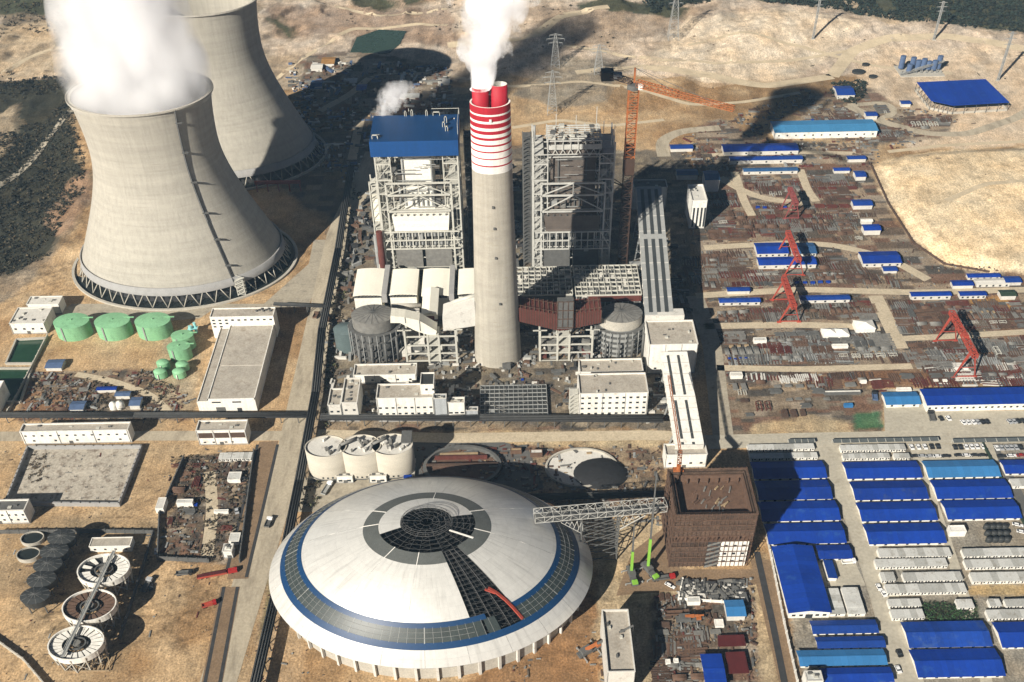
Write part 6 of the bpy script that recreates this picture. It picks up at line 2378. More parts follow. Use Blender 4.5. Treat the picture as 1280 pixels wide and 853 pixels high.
def big_hall():
    x0, y0 = at(985, 773)
    x1, _ = at(1036, 773)
    h = 5.5
    y1 = at(985, 684, h)[1]
    t = thing('canteen_hall', 'big blue roofed hall standing end-on to the huts, beside the trench', 'hall', (x0, y0, 0))
    MB().box(x0, y0, 0, x1, y1, h).build('wall', 'white_wall', t)
    zr = h + (x1 - x0) * .5 * .16
    xm = (x0 + x1) / 2
    MB().hexa([(x0, y0, h), (x1, y0, h), (x1, y0 + .3, h), (x0, y0 + .3, h), (xm - .1, y0, zr), (xm + .1, y0, zr), (xm + .1, y0 + .3, zr), (xm - .1, y0 + .3, zr)]).build('gable', 'white_wall', t)
    MB().gable_y(x0 - .8, y0 - .6, x1 + .8, y1 + .6, h - .1, zr, .25).build('roof', 'blue_roof_long', t)
    windows(t, [(x0 + (x1 - x0) * f, y0 - .02, 2.6) for f in (.12, .3, .7, .88)], 2, 1.6)
    MB().box(xm - 2, y0 - .14, 0, xm + 2, y0 - .02, 3.4).build('door', 'glass_dark', t)
    q = at(1031, 716)
    t2 = thing('lean_to', 'small slate blue lean-to against the side of the big blue hall', 'shed', (q[0], q[1], 0))
    MB().box(q[0], q[1] - 6, 0, q[0] + 5, q[1] + 6, 3).build('wall', 'white_wall', t2)
    MB().hexa([(q[0] - .2, q[1] - 6.4, 3.6), (q[0] + 5.4, q[1] - 6.4, 2.9), (q[0] + 5.4, q[1] + 6.4, 2.9), (q[0] - .2, q[1] + 6.4, 3.6), (q[0] - .2, q[1] - 6.4, 3.8), (q[0] + 5.4, q[1] - 6.4, 3.1), (q[0] + 5.4, q[1] + 6.4, 3.1), (q[0] - .2, q[1] + 6.4, 3.8)]).build('roof', 'navy_blue', t2)


big_hall()


def cabins(label, q, n, group='rows of grey cabins', along='x'):
    """a row of flat roofed site cabins; every cabin is a part"""
    x0, x1, y0, y1, h = foot(*q)
    h = max(h, 2.7)
    t = thing('cabin_row', label, 'cabins', (x0, y0, 0), group)
    rg = random.Random(label)
    for k in range(n):
        if along == 'x':
            u, v = x0 + (x1 - x0) * k / n, x0 + (x1 - x0) * (k + 1) / n
            bx = (u + .14, y0, v - .14, y1)
        else:
            u, v = y0 + (y1 - y0) * k / n, y0 + (y1 - y0) * (k + 1) / n
            bx = (x0, u + .14, x1, v - .14)
        hh = h + rg.uniform(-.12, .12)
        b = MB().box(bx[0], bx[1], 0, bx[2], bx[3], hh, 0).box(bx[0] - .1, bx[1] - .3, hh, bx[2] + .1, bx[3] + .1, hh + .18, 1)
        xm = (bx[0] + bx[2]) / 2
        if along == 'x' or k == 0:
            b.box(xm - .9, bx[1] - .06, .4, xm - .1, bx[1] - .01, 2.2, 2).box(xm + .5, bx[1] - .06, 1.1, xm + 1.5, bx[1] - .01, 2.1, 2)
        b.build('cabin', ['white_wall', rg.choice(['cabin_roof', 'cabin_roof', 'cabin_roof_dull']), 'glass_dark'], t)


cabins('grey cabin row in the tower shadow, nearest the camp road', (934, 1018, 565, 562, 556), 10)
cabins('grey cabin row in the tower shadow, directly behind the first blue hut', (937, 1022, 576, 573, 567), 10)
cabins('grey cabin row by the camp road, past the street', (1050, 1132, 566, 563, 556.5), 12)
cabins('grey cabin row touching the first blue hut past the street', (1053, 1112, 576, 573, 567.5), 8)
cabins('short grey cabin row beside the parked cars', (1117, 1137, 576, 573, 567.5), 3)
cabins('long grey cabin row below the fourth blue hut, rear line', (1098, 1189, 699, 696, 686), 11)
cabins('long grey cabin row below the fourth blue hut, front line', (1094, 1184, 711.5, 708.5, 699.2), 11)
cabins('stub of grey cabins by the street at the third line', (1101, 1119, 729, 726, 716), 3)
cabins('grey cabin row of the third line, past the gap', (1129, 1203, 729, 726, 716), 9)
cabins('grey cabin row of the fourth line, before the green plot', (1107, 1208, 744, 741, 730.5), 12)
cabins('half length grey cabin row beside the green plot, rear line', (1110, 1151, 761, 758, 749.5), 5)
cabins('half length grey cabin row beside the green plot, front line', (1114, 1155, 776, 773, 762.5), 5)
cabins('lone pair of grey cabins at the far side of the green plot', (1196, 1217, 763, 760, 750), 2)
cabins('long grey cabin row running off the frame, first line', (1203, 1300, 698, 695, 686), 11)
cabins('long grey cabin row running off the frame, second line', (1206, 1300, 712, 709, 699.5), 11)
cabins('long grey cabin row running off the frame, third line', (1214, 1300, 730, 727, 716), 10)
cabins('short grey cabin row by the lane, fourth line', (1236, 1251, 761, 758, 749.5), 2)
cabins('grey cabin row at the frame edge, fourth line', (1256, 1310, 761, 758, 749.5), 6)
cabins('grey cabin row at the frame edge over the last blue hut', (1234, 1310, 776, 773, 762.5), 9)
cabins('grey cabin block standing end-on, beside the big blue hall', (1036, 1056, 771, 768, 736), 4, along='y')
cabins('grey cabin block standing end-on, by the street side', (1060, 1081, 771, 768, 735), 4, along='y')
cabins('pale cabin pair at the frame edge below the car park', (1264, 1300, 611, 608, 599), 3)


def canopy(label, q, n):
    x0, x1, y0, y1, h = foot(*q)
    h = 2.8
    t = thing('car_canopy', label, 'canopy', (x0, y0, 0), 'dark carport canopies')
    b = MB()
    for k in range(n):
        u, v = x0 + (x1 - x0) * k / n, x0 + (x1 - x0) * (k + 1) / n
        b.hexa([(u + .1, y0, h - .3), (v - .1, y0, h - .3), (v - .1, y1, h + .3), (u + .1, y1, h + .3), (u + .1, y0, h - .15), (v - .1, y0, h - .15), (v - .1, y1, h + .45), (u + .1, y1, h + .45)])
    b.build('roof_panel', 'grey_canopy', t)
    for k in range(n + 1):
        x = x0 + (x1 - x0) * k / n
        b = MB()
        b.box(x - .12, y0, h - .2, x + .12, y1, h + .5)
        b.bar((x, y1 - .5, 0), (x, y1 - .5, h), .25)
        b.build('canopy_frame', 'steel_white', t)


canopy('dark carport canopy along the camp road past the street', (1040, 1173, 556, 553, 549), 12)
canopy('short dark carport canopy beside the tower shadow', (985, 1018, 557, 554, 550), 4)
canopy('dark carport canopy above the rightmost parked cars', (1190, 1300, 556, 553, 549), 8)

x0, x1, y0, y1, h = foot(1184, 1206, 671, 664, 657)
flat_house('white box shaped pump house by the round black tanks', (1186, 1206, 671, 665, 657), roof='white_wall', name='pump_house', cat='building', par=.3)
k = 0
places = ['back', 'middle', 'front']
for r_ in range(3):
    for c_ in range(4):
        cx, cy = at(1234 + c_ * 7.5 + r_ * 1.5, 658 + r_ * 8, 2)
        o = MB().lathe([(1.55, 0), (1.55, 2.6), (1.2, 3.1), (.4, 3.3), (.01, 3.35)], cx, cy, K, 16).build('water_tank', 'dark_tank')
        tag(o, 'round black water tank in the clustered tank yard beside the white pump house', 'tank', 'clustered black water tanks')

# hall beside the gantry yard
x0, x1, y0, y1, h = foot(1156, 1345, 513, 504.5, 485.5)
hut('very long bright blue roofed workshop by the car park', (1156, 1345, 513, 504.5, 485.5), pitch=.12, doors=24, name='workshop', cat='workshop', group=None)
hut('pale blue roofed shed beside the long blue workshop', (1107, 1149, 509.5, 505, 491), roof='light_blue_roof', doors=3, name='shed', cat='shed', group=None)
flat_house('small white block behind the pale blue shed', (1121, 1139, 491, 488, 484.5), roof='white_wall', name='hut', cat='hut', par=.2)
flat_house('long low white roofed shed at the edge of the foundation yard', (1030, 1076, 494, 491, 488), roof='white_wall', wall='steel_dark', name='shed', cat='shed', par=.2)
flat_house('small blue kiosk on the paved foundation yard', (1055, 1066, 510, 507, 504), wall='light_blue_roof', roof='light_blue_roof', name='kiosk', cat='kiosk', par=.1)

# sheds of the storage yards; (label, quad, roof)
SH = [
    ('dark blue shed behind the first red gantry crane, rear roof', (946, 985, 322, 317, 304), 'blue_roof'),
    ('dull blue shed behind the first red gantry crane, far end', (990, 1020, 321, 317, 304), 'light_navy'),
    ('dark blue shed behind the first red gantry crane, front roof', (948, 1020, 336, 331, 321.5), 'blue_roof'),
    ('blue and dull roofed workshop alone at the yard bend', (1078, 1126, 334, 329, 315), 'blue_roof'),
    ('small blue roofed hut in front of the workshop at the bend', (1104, 1121, 342, 339, 333.5), 'navy_blue'),
    ('white walled blue shed near the sand spoil edge', (1079, 1100, 294, 288, 281), 'blue_roof'),
    ('white roofed store behind the shed near the spoil edge', (1076, 1090, 281, 277, 274), 'white_wall'),
    ('short blue hut at the conveyor side of the yards', (909, 937, 368, 364, 359.5), 'navy_blue'),
    ('long dark blue store along the second yard lane, conveyor side', (899, 950, 382, 378, 373), 'blue_roof'),
    ('thin dark blue store along the second yard lane, past the second crane', (1000, 1062, 379, 375, 369.5), 'navy_blue'),
    ('long blue store along the second yard lane, by the crossing', (1138, 1188, 375, 370, 365), 'blue_roof'),
    ('blue store along the second yard lane, next to the green tent', (1199, 1232, 374, 369.5, 364.5), 'blue_roof'),
    ('small blue store below the sand spoil, lower row', (1190, 1216, 361, 357, 351), 'blue_roof'),
    ('blue store below the sand spoil, upper row', (1209, 1250, 350, 347, 342.5), 'blue_roof'),
    ('pale roofed store below the sand spoil', (1220, 1262, 359, 356, 349), 'pale_roof'),
    ('blue store at the frame edge below the sand spoil', (1256, 1276, 357, 353, 346), 'navy_blue'),
    ('dark green tent roof on the second yard lane', (1250, 1269, 375, 370, 363), 'dark_green'),
    ('long blue roofed store in the far yards, back line', (904, 998, 194, 189, 180), 'blue_roof'),
    ('long pale walled blue store in the far yards, second line', (912, 1003, 205, 200, 195.5), 'navy_blue'),
    ('low dull blue store in the far yards, third line', (929, 997, 218, 214, 210), 'light_navy'),
    ('small blue store beside the spoil track in the far yards', (1059, 1082, 203, 199, 195), 'navy_blue'),
    ('small blue hut by the track junction in the far yards', (1042, 1062, 217, 213.5, 210), 'blue_roof'),
    ('white and blue hut at the spoil edge in the far yards', (1069, 1082, 226, 221, 214), 'navy_blue'),
    ('blue hut below the track in the far yards', (1066, 1090, 262, 257, 250), 'navy_blue'),
    ('small blue hut in the tower crane shadow', (838, 866, 190, 186, 181), 'navy_blue'),
    ('dark blue store in the conveyor shadow, back', (846, 872, 225, 219, 212), 'light_navy'),
    ('dark blue store in the conveyor shadow, front', (880, 898, 240, 225, 214), 'light_navy'),
    ('blue house roof by the dark trees of the far yard', (1046, 1068, 124, 119, 108), 'navy_blue'),
    ('blue hut below the far silo plant', (1126, 1138, 134, 130, 126), 'navy_blue'),
    ('small slate blue hut among the far scrap', (1082, 1096, 150, 145, 140), 'navy_blue'),
    ('blue roofed hut beside the dark earth yard and green tanks', (58, 78, 464, 460, 450), 'slate_blue'),
    ('dark blue roofed hut in the middle of the earth yard', (122, 146, 491, 487.5, 484), 'blue_roof'),
    ('blue roofed hut at the red soil in the earth yard', (88, 105, 515.5, 512, 502), 'slate_blue'),
    ('blue roofed hut behind the white round tents', (145, 163, 499, 495, 490), 'slate_blue'),
    ('blue hut next to the drive in the earth yard', (163, 176, 512, 507, 497), 'slate_blue'),
    ('blue roofed kiosk standing past the rusty vehicle yard', (908, 931, 776, 770, 751), 'light_blue_roof'),
]
for l, q, m in SH:
    hut(l, q, roof=m, wall='pale_roof', doors=0 if q[1] - q[0] < 30 else 5, name='shed', cat='shed', group=None, pitch=.2, over=.4)

# big far halls
x0, x1, y0, y1, h = foot(966, 1096, 172, 164, 150)
hut('long light blue roofed hall with white window wall at the hill foot', (967, 1096, 173, 164.5, 151), roof='light_blue_hall', pitch=.12, doors=12, name='workshop', cat='workshop', group=None)



def far_plant():
    # open blue storage roof and the silo row behind it
    P = [(1146, 103), (1232, 99), (1262, 128), (1192, 132), (1164, 126)]
    h = 9
    W_ = [at(*p, h) for p in P]
    t = thing('storage_shed', 'broad deep blue open storage roof below the far mixing plant', 'shed', (W_[0][0], W_[0][1], 0))
    b = MB()
    pts = [W_[0], W_[4], W_[3], W_[2], W_[1]]
    n = len(pts)
    b.face([(x, y, h) for x, y in pts])
    b.face([(x, y, h - .4) for x, y in pts][::-1])
    for i in range(n):
        p, q = pts[i], pts[(i + 1) % n]
        b.face([(*p, h - .4), (*q, h - .4), (*q, h), (*p, h)])
    b.build('roof', 'blue_roof', t)
    for i in range(n):
        p, q = Vector((*pts[i], 0)), Vector((*pts[(i + 1) % n], 0))
        for k in range(5):
            e = p.lerp(q, (k + .1) / 5) * .998
            MB().bar(e, e + Vector((0, 0, h - .4)), .5).build('post', 'steel_dark', t)
    b = MB()
    for i in range(n):
        p, q = Vector((*pts[i], 0)), Vector((*pts[(i + 1) % n], 0))
        b.bar(p * .999 + Vector((0, 0, 1.2)), q * .999 + Vector((0, 0, 1.2)), .4, 2.4)
    b.build('kerb_wall', 'concrete', t)
    t = thing('mixing_plant', 'cluster of slate blue hopper towers on a grey slab, behind the broad blue roof', 'plant', (*at(1155, 95), 0))
    x0, y0 = at(1126, 97)
    x1, _ = at(1182, 97)
    MB().box(x0, y0, 0, x1, y0 + 26, .8).build('slab', 'concrete', t)
    rg = random.Random(2)
    for k in range(8):
        x = x0 + 4 + (x1 - x0 - 8) * k / 7
        b = MB()
        b.cyl(x, y0 + 8 + rg.uniform(-2, 8), 3, rg.uniform(11, 17), 2.1, K, 14, 0)
        for s in (-2, 2): b.box(x + s - .2, y0 + 7, 0, x + s + .2, y0 + 7.5, 5, 1)
        b.build('hopper', ['slate_blue', 'steel_grey'], t)
    MB().truss((x0, y0 + 3, 2), (x1, y0 + 12, 12), 2, 1.5, 10, .3).build('belt', 'steel_grey', t)
    for k, (px, py, r) in enumerate(((1073, 91, 7), (1091, 97, 4.5), (1082, 82, 4))):
        x, y = at(px, py)
        z = float(terrain(np.array([x]), np.array([y]))[0])
        o = MB().cyl(x, y, z - .5, z + 2, r * .7, K, 24).build('stone_heap' if 0 else 'round_pad', 'dark_tank')
        tag(o, ['large round dark pad left of the far mixing plant', 'small round dark pad beside the far mixing plant', 'small round dark pad behind the larger one at the far plant'][k], 'pad', 'round dark pads')


far_plant()


# ------------------------------------------------------------------ gantry cranes
def gantry_crane(label, far_c, near_c, hpx, m='crane_red', spread=7.5):
    xf, yf = at(*far_c)
    xn, yn = at(*near_c)
    xm = (xf + xn) / 2
    # girder height from the sighting of its far end
    lo, hi = 0, 80
    for _ in range(40):
        c = (lo + hi) / 2
        if proj(xf, yf, c)[1] > hpx: lo = c
        else: hi = c
    h = lo
    t = thing('gantry_crane', label, 'crane', (xm, yn, 0), 'red gantry cranes')
    MB().truss((xm, yf + 5, h - 1.2), (xm, yn - 5, h - 1.2), 3.4, 2.6, 16, .55).build('girder', m, t)
    for y in (yf, yn):
        b = MB()
        for s in (-1, 1):
            p, q = Vector((xm + s * spread, y, .8)), Vector((xm + s * 1.6, y, h - 2))
            sd = Vector((0, .9, 0))
            b.bar(p, q + sd, .6)
            b.bar(p, q - sd, .6)
            for k in range(5):
                e = p.lerp(q, k / 5)
                e2 = p.lerp(q, (k + 1) / 5)
                b.bar(e + sd * (k / 5), e2 - sd * ((k + 1) / 5), .3)
        b.bar((xm - spread * .62, y, h * .38), (xm + spread * .62, y, h * .38), .4)
        b.build('leg_frame', m, t)
        b = MB()
        b.box(xm - spread - 1.5, y - .7, .1, xm - spread + 1.5, y + .7, 1.1).box(xm + spread - 1.5, y - .7, .1, xm + spread + 1.5, y + .7, 1.1)
        b.box(xm - spread, y - .35, .9, xm + spread, y + .35, 1.5)
        b.build('bogie', m, t)
    y = yf + (yn - yf) * .6
    MB().box(xm - 1.6, y - 2, h + .2, xm + 1.6, y + 2, h + 1.7).build('trolley', m, t)
    MB().box(xm + 2, yn + 1, h - 5, xm + 4.2, yn + 4, h - 2.6).build('cab', m, t)
    b = MB()
    b.bar((xm, y, h - 2.6), (xm, y, h - 9), .2)
    b.box(xm - .5, y - .4, h - 10, xm + .5, y + .4, h - 8.6)
    b.build('hook_block', 'steel_dark', t)


gantry_crane('red gantry crane by the dark blue sheds, farther of the two tall ones', (975, 318), (999, 345), 293)
gantry_crane('red gantry crane spanning the second yard lane', (969, 376), (994, 403), 351)
gantry_crane('red gantry crane by the long blue workshop, its shadow on rusty ground', (1183, 427), (1203, 472), 394, 'crane_red')
gantry_crane('faded red gantry crane in the far yard, smallest of the four', (982, 262), (992, 274), 238, 'crane_faded', 6)



# tower crane
def tower_crane():
    x, y = at(777, 336)
    H = 0
    lo, hi = 60, 260
    for _ in range(40):
        c = (lo + hi) / 2
        if proj(x, y, c)[1] > 105: lo = c
        else: hi = c
    H = lo
    t = thing('tower_crane', 'orange tower crane standing behind the unfinished boiler house', 'crane', (x, y, 0))
    MB().truss((x, y, 0), (x, y, H * .62), 7.0, 5.2, 20, .42).build('mast', 'crane_rust_shaded', t)
    MB().truss((x, y, H * .62), (x, y, H - 4), 7.0, 5.2, 14, .55).build('upper_mast', 'crane_orange', t)
    b = MB().box(x - 4, y - 3, H * .55, x + 4, y + 3, H * .62 + 2)
    for k in range(4):
        b.box(x - 3.6, y - 3, H * .62 + 2 + k * 3, x + 3.6, y + 3, H * .62 + 2.5 + k * 3)
    b.build('climbing_cage', 'crane_rust_shaded', t)
    MB().cyl(x, y, H - 4, H - .5, 3.4, K, 14).build('slew_ring', 'steel_dark', t)
    j = Vector((*at(917, 137, H), H))
    c = Vector((*at(752, 91, H), H))
    o = Vector((x, y, H + 1))
    d = (j - o)
    MB().truss(o + d * .03, o + d * .45, 3.6, 4.2, 12, .42).truss(o + d * .45, j + Vector((0, 0, .5)), 3.0, 3.2, 16, .34).build('jib', 'crane_orange', t)
    dc = (c - o)
    L = min(dc.length, 60)
    dc.normalize()
    MB().truss(o + dc * 2, o + dc * L, 4.2, 2.4, 10, .55).build('counter_jib', 'crane_dark', t)
    e = o + dc * (L - 5)
    b = MB().box(e.x - 4.5, e.y - 4, e.z - 3.5, e.x + 4.5, e.y + 3.5, e.z + 3.2)
    b.build('counterweight', 'dark_tank', t)
    e = o + dc * (L - 14)
    MB().box(e.x - 3, e.y - 2.4, e.z, e.x + 3, e.y + 2.4, e.z + 3.2).build('winch_house', 'steel_grey', t)
    b = MB().bar(o + Vector((0, 0, 0)), o + Vector((0, 0, 11)), 1.2)
    b.build('apex', 'crane_orange', t)
    b = MB()
    for q in (o + d * .4, o + d * .8, o + dc * (L - 6)): b.bar(o + Vector((0, 0, 11)), q + Vector((0, 0, 1.5)), .25)
    b.build('tie_rods', 'steel_dark', t)
    MB().box(x + 2.6, y - 4.6, H - 2.5, x + 6, y - 1.6, H + .8).build('cab', 'white_paint', t)
    for z in (H * .33, H * .48): MB().bar((x - 2, y, z), (B2[1], B2[2] + 20, z), .7).bar((x - 2, y + .3, z), (B2[1], B2[2] + 28, z), .5).build('wall_tie', 'crane_rust_shaded', t)


tower_crane()


# ------------------------------------------------------------------ mobile machines
def mobile_crane(label, px, py, heading, boom_to, body='crane_green', boom2='steel_dark', group='mobile cranes', split=.42):
    x, y = at(px, py)
    t = thing('mobile_crane', label, 'crane', (x, y, 0), group)
    MB().rbox(x, y, 1.1, 14, 3.6, 1.2, heading).build('chassis', 'steel_dark', t)
    c, s = cos(heading), sin(heading)
    for k in (-5.2, -3.2, 2.2, 4.0, 5.6):
        for sd in (-1.5, 1.5):
            wx, wy = x + k * c - sd * s, y + k * s + sd * c
            MB().tube((wx - .35 * -s, wy - .35 * c, .75), (wx + .35 * -s, wy + .35 * c, .75), .75, 10).build('wheel', 'tyre_black', t)
    MB().rbox(x + 5.6 * c, y + 5.6 * s, 2.2, 2.6, 3.2, 1.4, heading).build('cab', body, t)
    MB().rbox(x - 2 * c, y - 2 * s, 2.3, 6, 3.8, 2.2, heading).build('superstructure', 'steel_dark', t)
    b = MB()
    for k in (-4.5, 4.5):
        for sd in (-1, 1):
            b.bar((x + k * c, y + k * s, 1.2), (x + k * c - sd * 5 * s, y + k * s + sd * 5 * c, 1.0), .5)
            b.bar((x + k * c - sd * 5 * s, y + k * s + sd * 5 * c, 0), (x + k * c - sd * 5 * s, y + k * s + sd * 5 * c, 1.2), .7)
    b.build('outrigger', 'steel_grey', t)
    p = Vector((x - 2 * c, y - 2 * s, 4))
    q = Vector((*at(boom_to[0], boom_to[1], boom_to[2]), boom_to[2]))
    m = p.lerp(q, split)
    MB().bar(p, m, 1.5, 1.3).build('boom_base', body, t)
    MB().bar(m, p.lerp(q, .72), 1.0, .9).bar(p.lerp(q, .72), q, .7, .6).build('boom_section', boom2, t)
    b = MB()
    b.bar(q, q - Vector((0, 0, min(25, q.z - 4))), .14)
    b.box(q.x - .5, q.y - .5, q.z - min(25, q.z - 4) - 1.2, q.x + .5, q.y + .5, q.z - min(25, q.z - 4))
    b.build('hook_line', 'steel_dark', t)


mobile_crane('lime boomed mobile crane parked close by the dome', 790, 722, radians(-80), (793, 655, 46))
mobile_crane('lime boomed mobile crane with the long mast beside the brown tower', 812, 716, radians(-60), (821, 590, 72), split=.30)
mobile_crane('small orange mobile crane at the dome foot, boom laid over the grey block', 736, 815, radians(30), (792, 782, 26), 'crane_orange', 'steel_dark', split=.25)
mobile_crane('bright orange crane lying in the machine yard', 860, 776, radians(2), (880, 769, 6), 'crane_orange', 'crane_orange', split=.5)


def truck(label, px, py, heading, cab='car_white', bed='steel_grey', L=9.5, z=0, group='lorries', load=None):
    x, y = at(px, py)
    t = thing('truck', label, 'truck', (x, y, z), group)
    w = 2.6
    e = abs(cos(heading))
    kx = 1 + .4 * e
    L = L * kx
    w = w * (1 + .4 * (1 - e))
    c, s = cos(heading), sin(heading)
    R_ = lambda u, v: (x + u * c - v * s, y + u * s + v * c)
    MB().rbox(*R_(-L * .12, 0), .9, L * .72, w, .4, heading).rbox(*R_(-L * .12, w * .45), 1.3, L * .72, .15, .9, heading).rbox(*R_(-L * .12, -w * .45), 1.3, L * .72, .15, .9, heading).rbox(*R_(-L * .48, 0), 1.3, .15, w, .9, heading).build('bed', bed, t)
    co_ = MB().rbox(*R_(L * .38, 0), .8, L * .22, w, 1.9, heading).build('cab', cab, t)
    MB().rbox(*R_(L * .492, 0), 1.7, .06, w * .86, .8, heading).build('windscreen', 'glass_dark', co_)
    for u in (-.38, -.26, .36):
        for v in (-.44, .44):
            a, b_ = R_(u * L, v * w - .15), R_(u * L, v * w + .15)
            MB().tube((*a, .5), (*b_, .5), .5, 10).build('wheel', 'tyre_black', t)
    if load: MB().rbox(*R_(-L * .12, 0), 1.3, L * .66, w * .8, 1.1, heading).build('load', load, t)


truck('long red trailer lorry crossing the earth near the plant road', 272, 719, radians(12), 'car_red', 'crane_red', 17, load='maroon_sheet')
truck('dark lorry standing short of the red trailer', 231, 718, radians(3), 'car_black', 'steel_dark', 7)
truck('red tractor lorry parked beside its own dark shadow', 262, 757, radians(20), 'car_red', 'crane_red', 6)
truck('grey lorry beside the middle clarifier', 184, 733, radians(78), 'car_silver', 'steel_dark', 9)
truck('grey lorry parked before the first silo', 409, 612, radians(70), 'car_white', 'steel_grey', 10)
truck('white lorry alone on the plant road', 336, 655, radians(80), 'car_white', 'steel_dark', 7)
truck('dark red lorry by the lime cranes', 829, 724, radians(8), 'car_red', 'steel_dark', 10)
truck('rusty lorry behind the bright orange crane', 846, 768, radians(2), 'rust_plate', 'rust_plate', 10)
truck('dark lorry parked at the end of the blue workshop wall', 1164, 522, radians(85), 'car_black', 'steel_dark', 9)
truck('dark tanker lorry on the paved foundation yard', 1093, 497, radians(80), 'car_black', 'slate_blue', 8)
truck('white pickup lorry by the short blue hut', 1060, 704, radians(5), 'car_white', 'white_wall', 6)
truck('brown lorry on the plant road near the pipe bridge', 411, 400, radians(80), 'rust_plate', 'rust_plate', 7)
truck('brown lorry on the plant road, farther up', 395, 396, radians(80), 'rust_plate', 'rust_plate', 6)

# cars: one proto, linked copies
CARM = {}


def car_proto(m):
    x, y, z = 0, 0, 0
    t = thing('parked_car', 'car', 'car', (0, 0, 0), 'cars parked in the camp and by the workshop')
    b = MB()
    w, L = .9 * K, 2.25
    b.hexa([(-w, -L, .35), (w, -L, .35), (w, L, .35), (-w, L, .35), (-w * .95, -L, .85), (w * .95, -L, .85), (w * .95, L, .95), (-w * .95, L, .95)])
    b.build('body', m, t)
    MB().hexa([(-w * .9, -1.0, .9), (w * .9, -1.0, .9), (w * .9, 2.0, .95), (-w * .9, 2.0, .95), (-w * .75, -.35, 1.42), (w * .75, -.35, 1.42), (w * .75, 1.45, 1.42), (-w * .75, 1.45, 1.42)]).build('glasshouse', 'glass_dark', t)
    MB().hexa([(-w * .75, -.35, 1.42), (w * .75, -.35, 1.42), (w * .75, 1.45, 1.42), (-w * .75, 1.45, 1.42), (-w * .7, -.25, 1.48), (w * .7, -.25, 1.48), (w * .7, 1.35, 1.48), (-w * .7, 1.35, 1.48)]).build('roof', m, t)
    for sx in (-1, 1):
        for sy in (-1.4, 1.4):
            MB().tube((sx * w - .15, sy, .33), (sx * w + .05, sy, .33), .33, 10).build('wheel', 'tyre_black', t)
    return t


def cars():
    spots = []
    def row(a, b, n, rz, where):
        for k in range(n):
            f = k / max(1, n - 1)
            spots.append((a[0] + (b[0] - a[0]) * f + random.uniform(-.6, .6), a[1] + (b[1] - a[1]) * f, rz + random.uniform(-.06, .06), where))
    row((1140, 560), (1172, 559), 5, .05, 'under the canopy end by the grey cabins')
    row((1144, 571), (1182, 571), 5, pi / 2, 'in the second line behind the canopy')
    row((1194, 560), (1228, 559), 6, .05, 'before the second canopy')
    row((1198, 570), (1228, 570), 4, pi / 2, 'in the line above the pale blue hut')
    row((1246, 561), (1276, 560), 6, .05, 'at the frame edge before the canopy')
    row((1252, 571), (1276, 570), 3, pi / 2, 'in the second line at the frame edge')
    row((1204, 529), (1234, 528), 6, .3, 'in the tight row before the blue workshop')
    row((1176, 524), (1186, 524), 2, .2, 'beside the dark lorry at the workshop')
    row((1262, 528), (1278, 527), 4, .3, 'at the frame edge before the blue workshop')
    row((1124, 818), (1122, 838), 2, .15, 'on the lower camp street')
    row((1098, 735), (1104, 743), 2, .2, 'on the camp street beside the cabins')
    row((1272, 657), (1277, 666), 2, 1.2, 'beside the round black water tanks')
    row((837, 733), (838, 733), 1, .9, 'alone on the sand below the brown tower')
    row((196, 690), (190, 735), 2, .2, 'in the shade of the clarifiers')
    row((305, 600), (296, 640), 2, .3, 'at the edge of the scrap yard')
    cols = ['car_white', 'car_black', 'car_silver', 'car_black', 'car_white', 'car_red']
    names = {'car_white': 'white', 'car_black': 'black', 'car_silver': 'silver', 'car_red': 'red'}
    protos = {}
    for i, (px, py, rz, where) in enumerate(spots):
        m = cols[(i * 5 + i // 3) % (6 if i % 4 == 0 else 5)]
        x, y = at(px, py)
        lab = '%s car parked %s' % (names[m], where)
        if m not in protos:
            protos[m] = car_proto(m)
            o = protos[m]
            o.location = (x, y, .12)
            o.rotation_euler = (0, 0, rz)
            o['label'] = lab
        else:
            o = dup(protos[m], (x, y, .12), rz, lab)
        if abs(sin(rz)) > .7: o.scale = (1 / K, K, 1)
        else: o.scale = (1, 1, 1)


cars()


# ------------------------------------------------------------------ pylons and masts
def pylon(label, px, py, top_py, w=8, name='lattice_pylon', guyed=False, m='steel_grey'):
    x, y, z = ground_at(px, py)
    lo, hi = 5, 200
    for _ in range(40):
        c = (lo + hi) / 2
        if proj(x, y, z + c)[1] > top_py: lo = c
        else: hi = c
    h = lo
    t = thing(name, label, 'pylon', (x, y, z), 'transmission pylons')
    b = MB()
    lv = np.linspace(0, 1, 9)
    wd = lambda f: w * (1 - f) ** .8 * .5 + .5
    for i in range(8):
        f0, f1 = lv[i], lv[i + 1]
        a, c = wd(f0), wd(f1)
        q0 = [(x + s * a * 1.2, y + u * a, z + h * f0) for s, u in ((-1, -1), (1, -1), (1, 1), (-1, 1))]
        q1 = [(x + s * c * 1.2, y + u * c, z + h * f1) for s, u in ((-1, -1), (1, -1), (1, 1), (-1, 1))]
        for k in range(4):
            b.bar(q0[k], q1[k], .34)
            b.bar(q0[k], q1[(k + 1) % 4], .17)
            b.bar(q0[(k + 1) % 4], q1[k], .17)
            b.bar(q1[k], q1[(k + 1) % 4], .22)
    b.build('lattice_body', m, t)
    for f, L in ((.72, 8), (.84, 10), (.95, 7)):
        b = MB()
        zz = z + h * f
        for s in (-1, 1):
            b.bar((x, y, zz + 1.6), (x + s * L, y, zz), .3)
            b.bar((x, y, zz), (x + s * L, y, zz), .3)
            b.bar((x + s * L * .95, y, zz), (x + s * L * .95, y, zz - 2.4), .2)
        b.build('cross_arm', m, t)


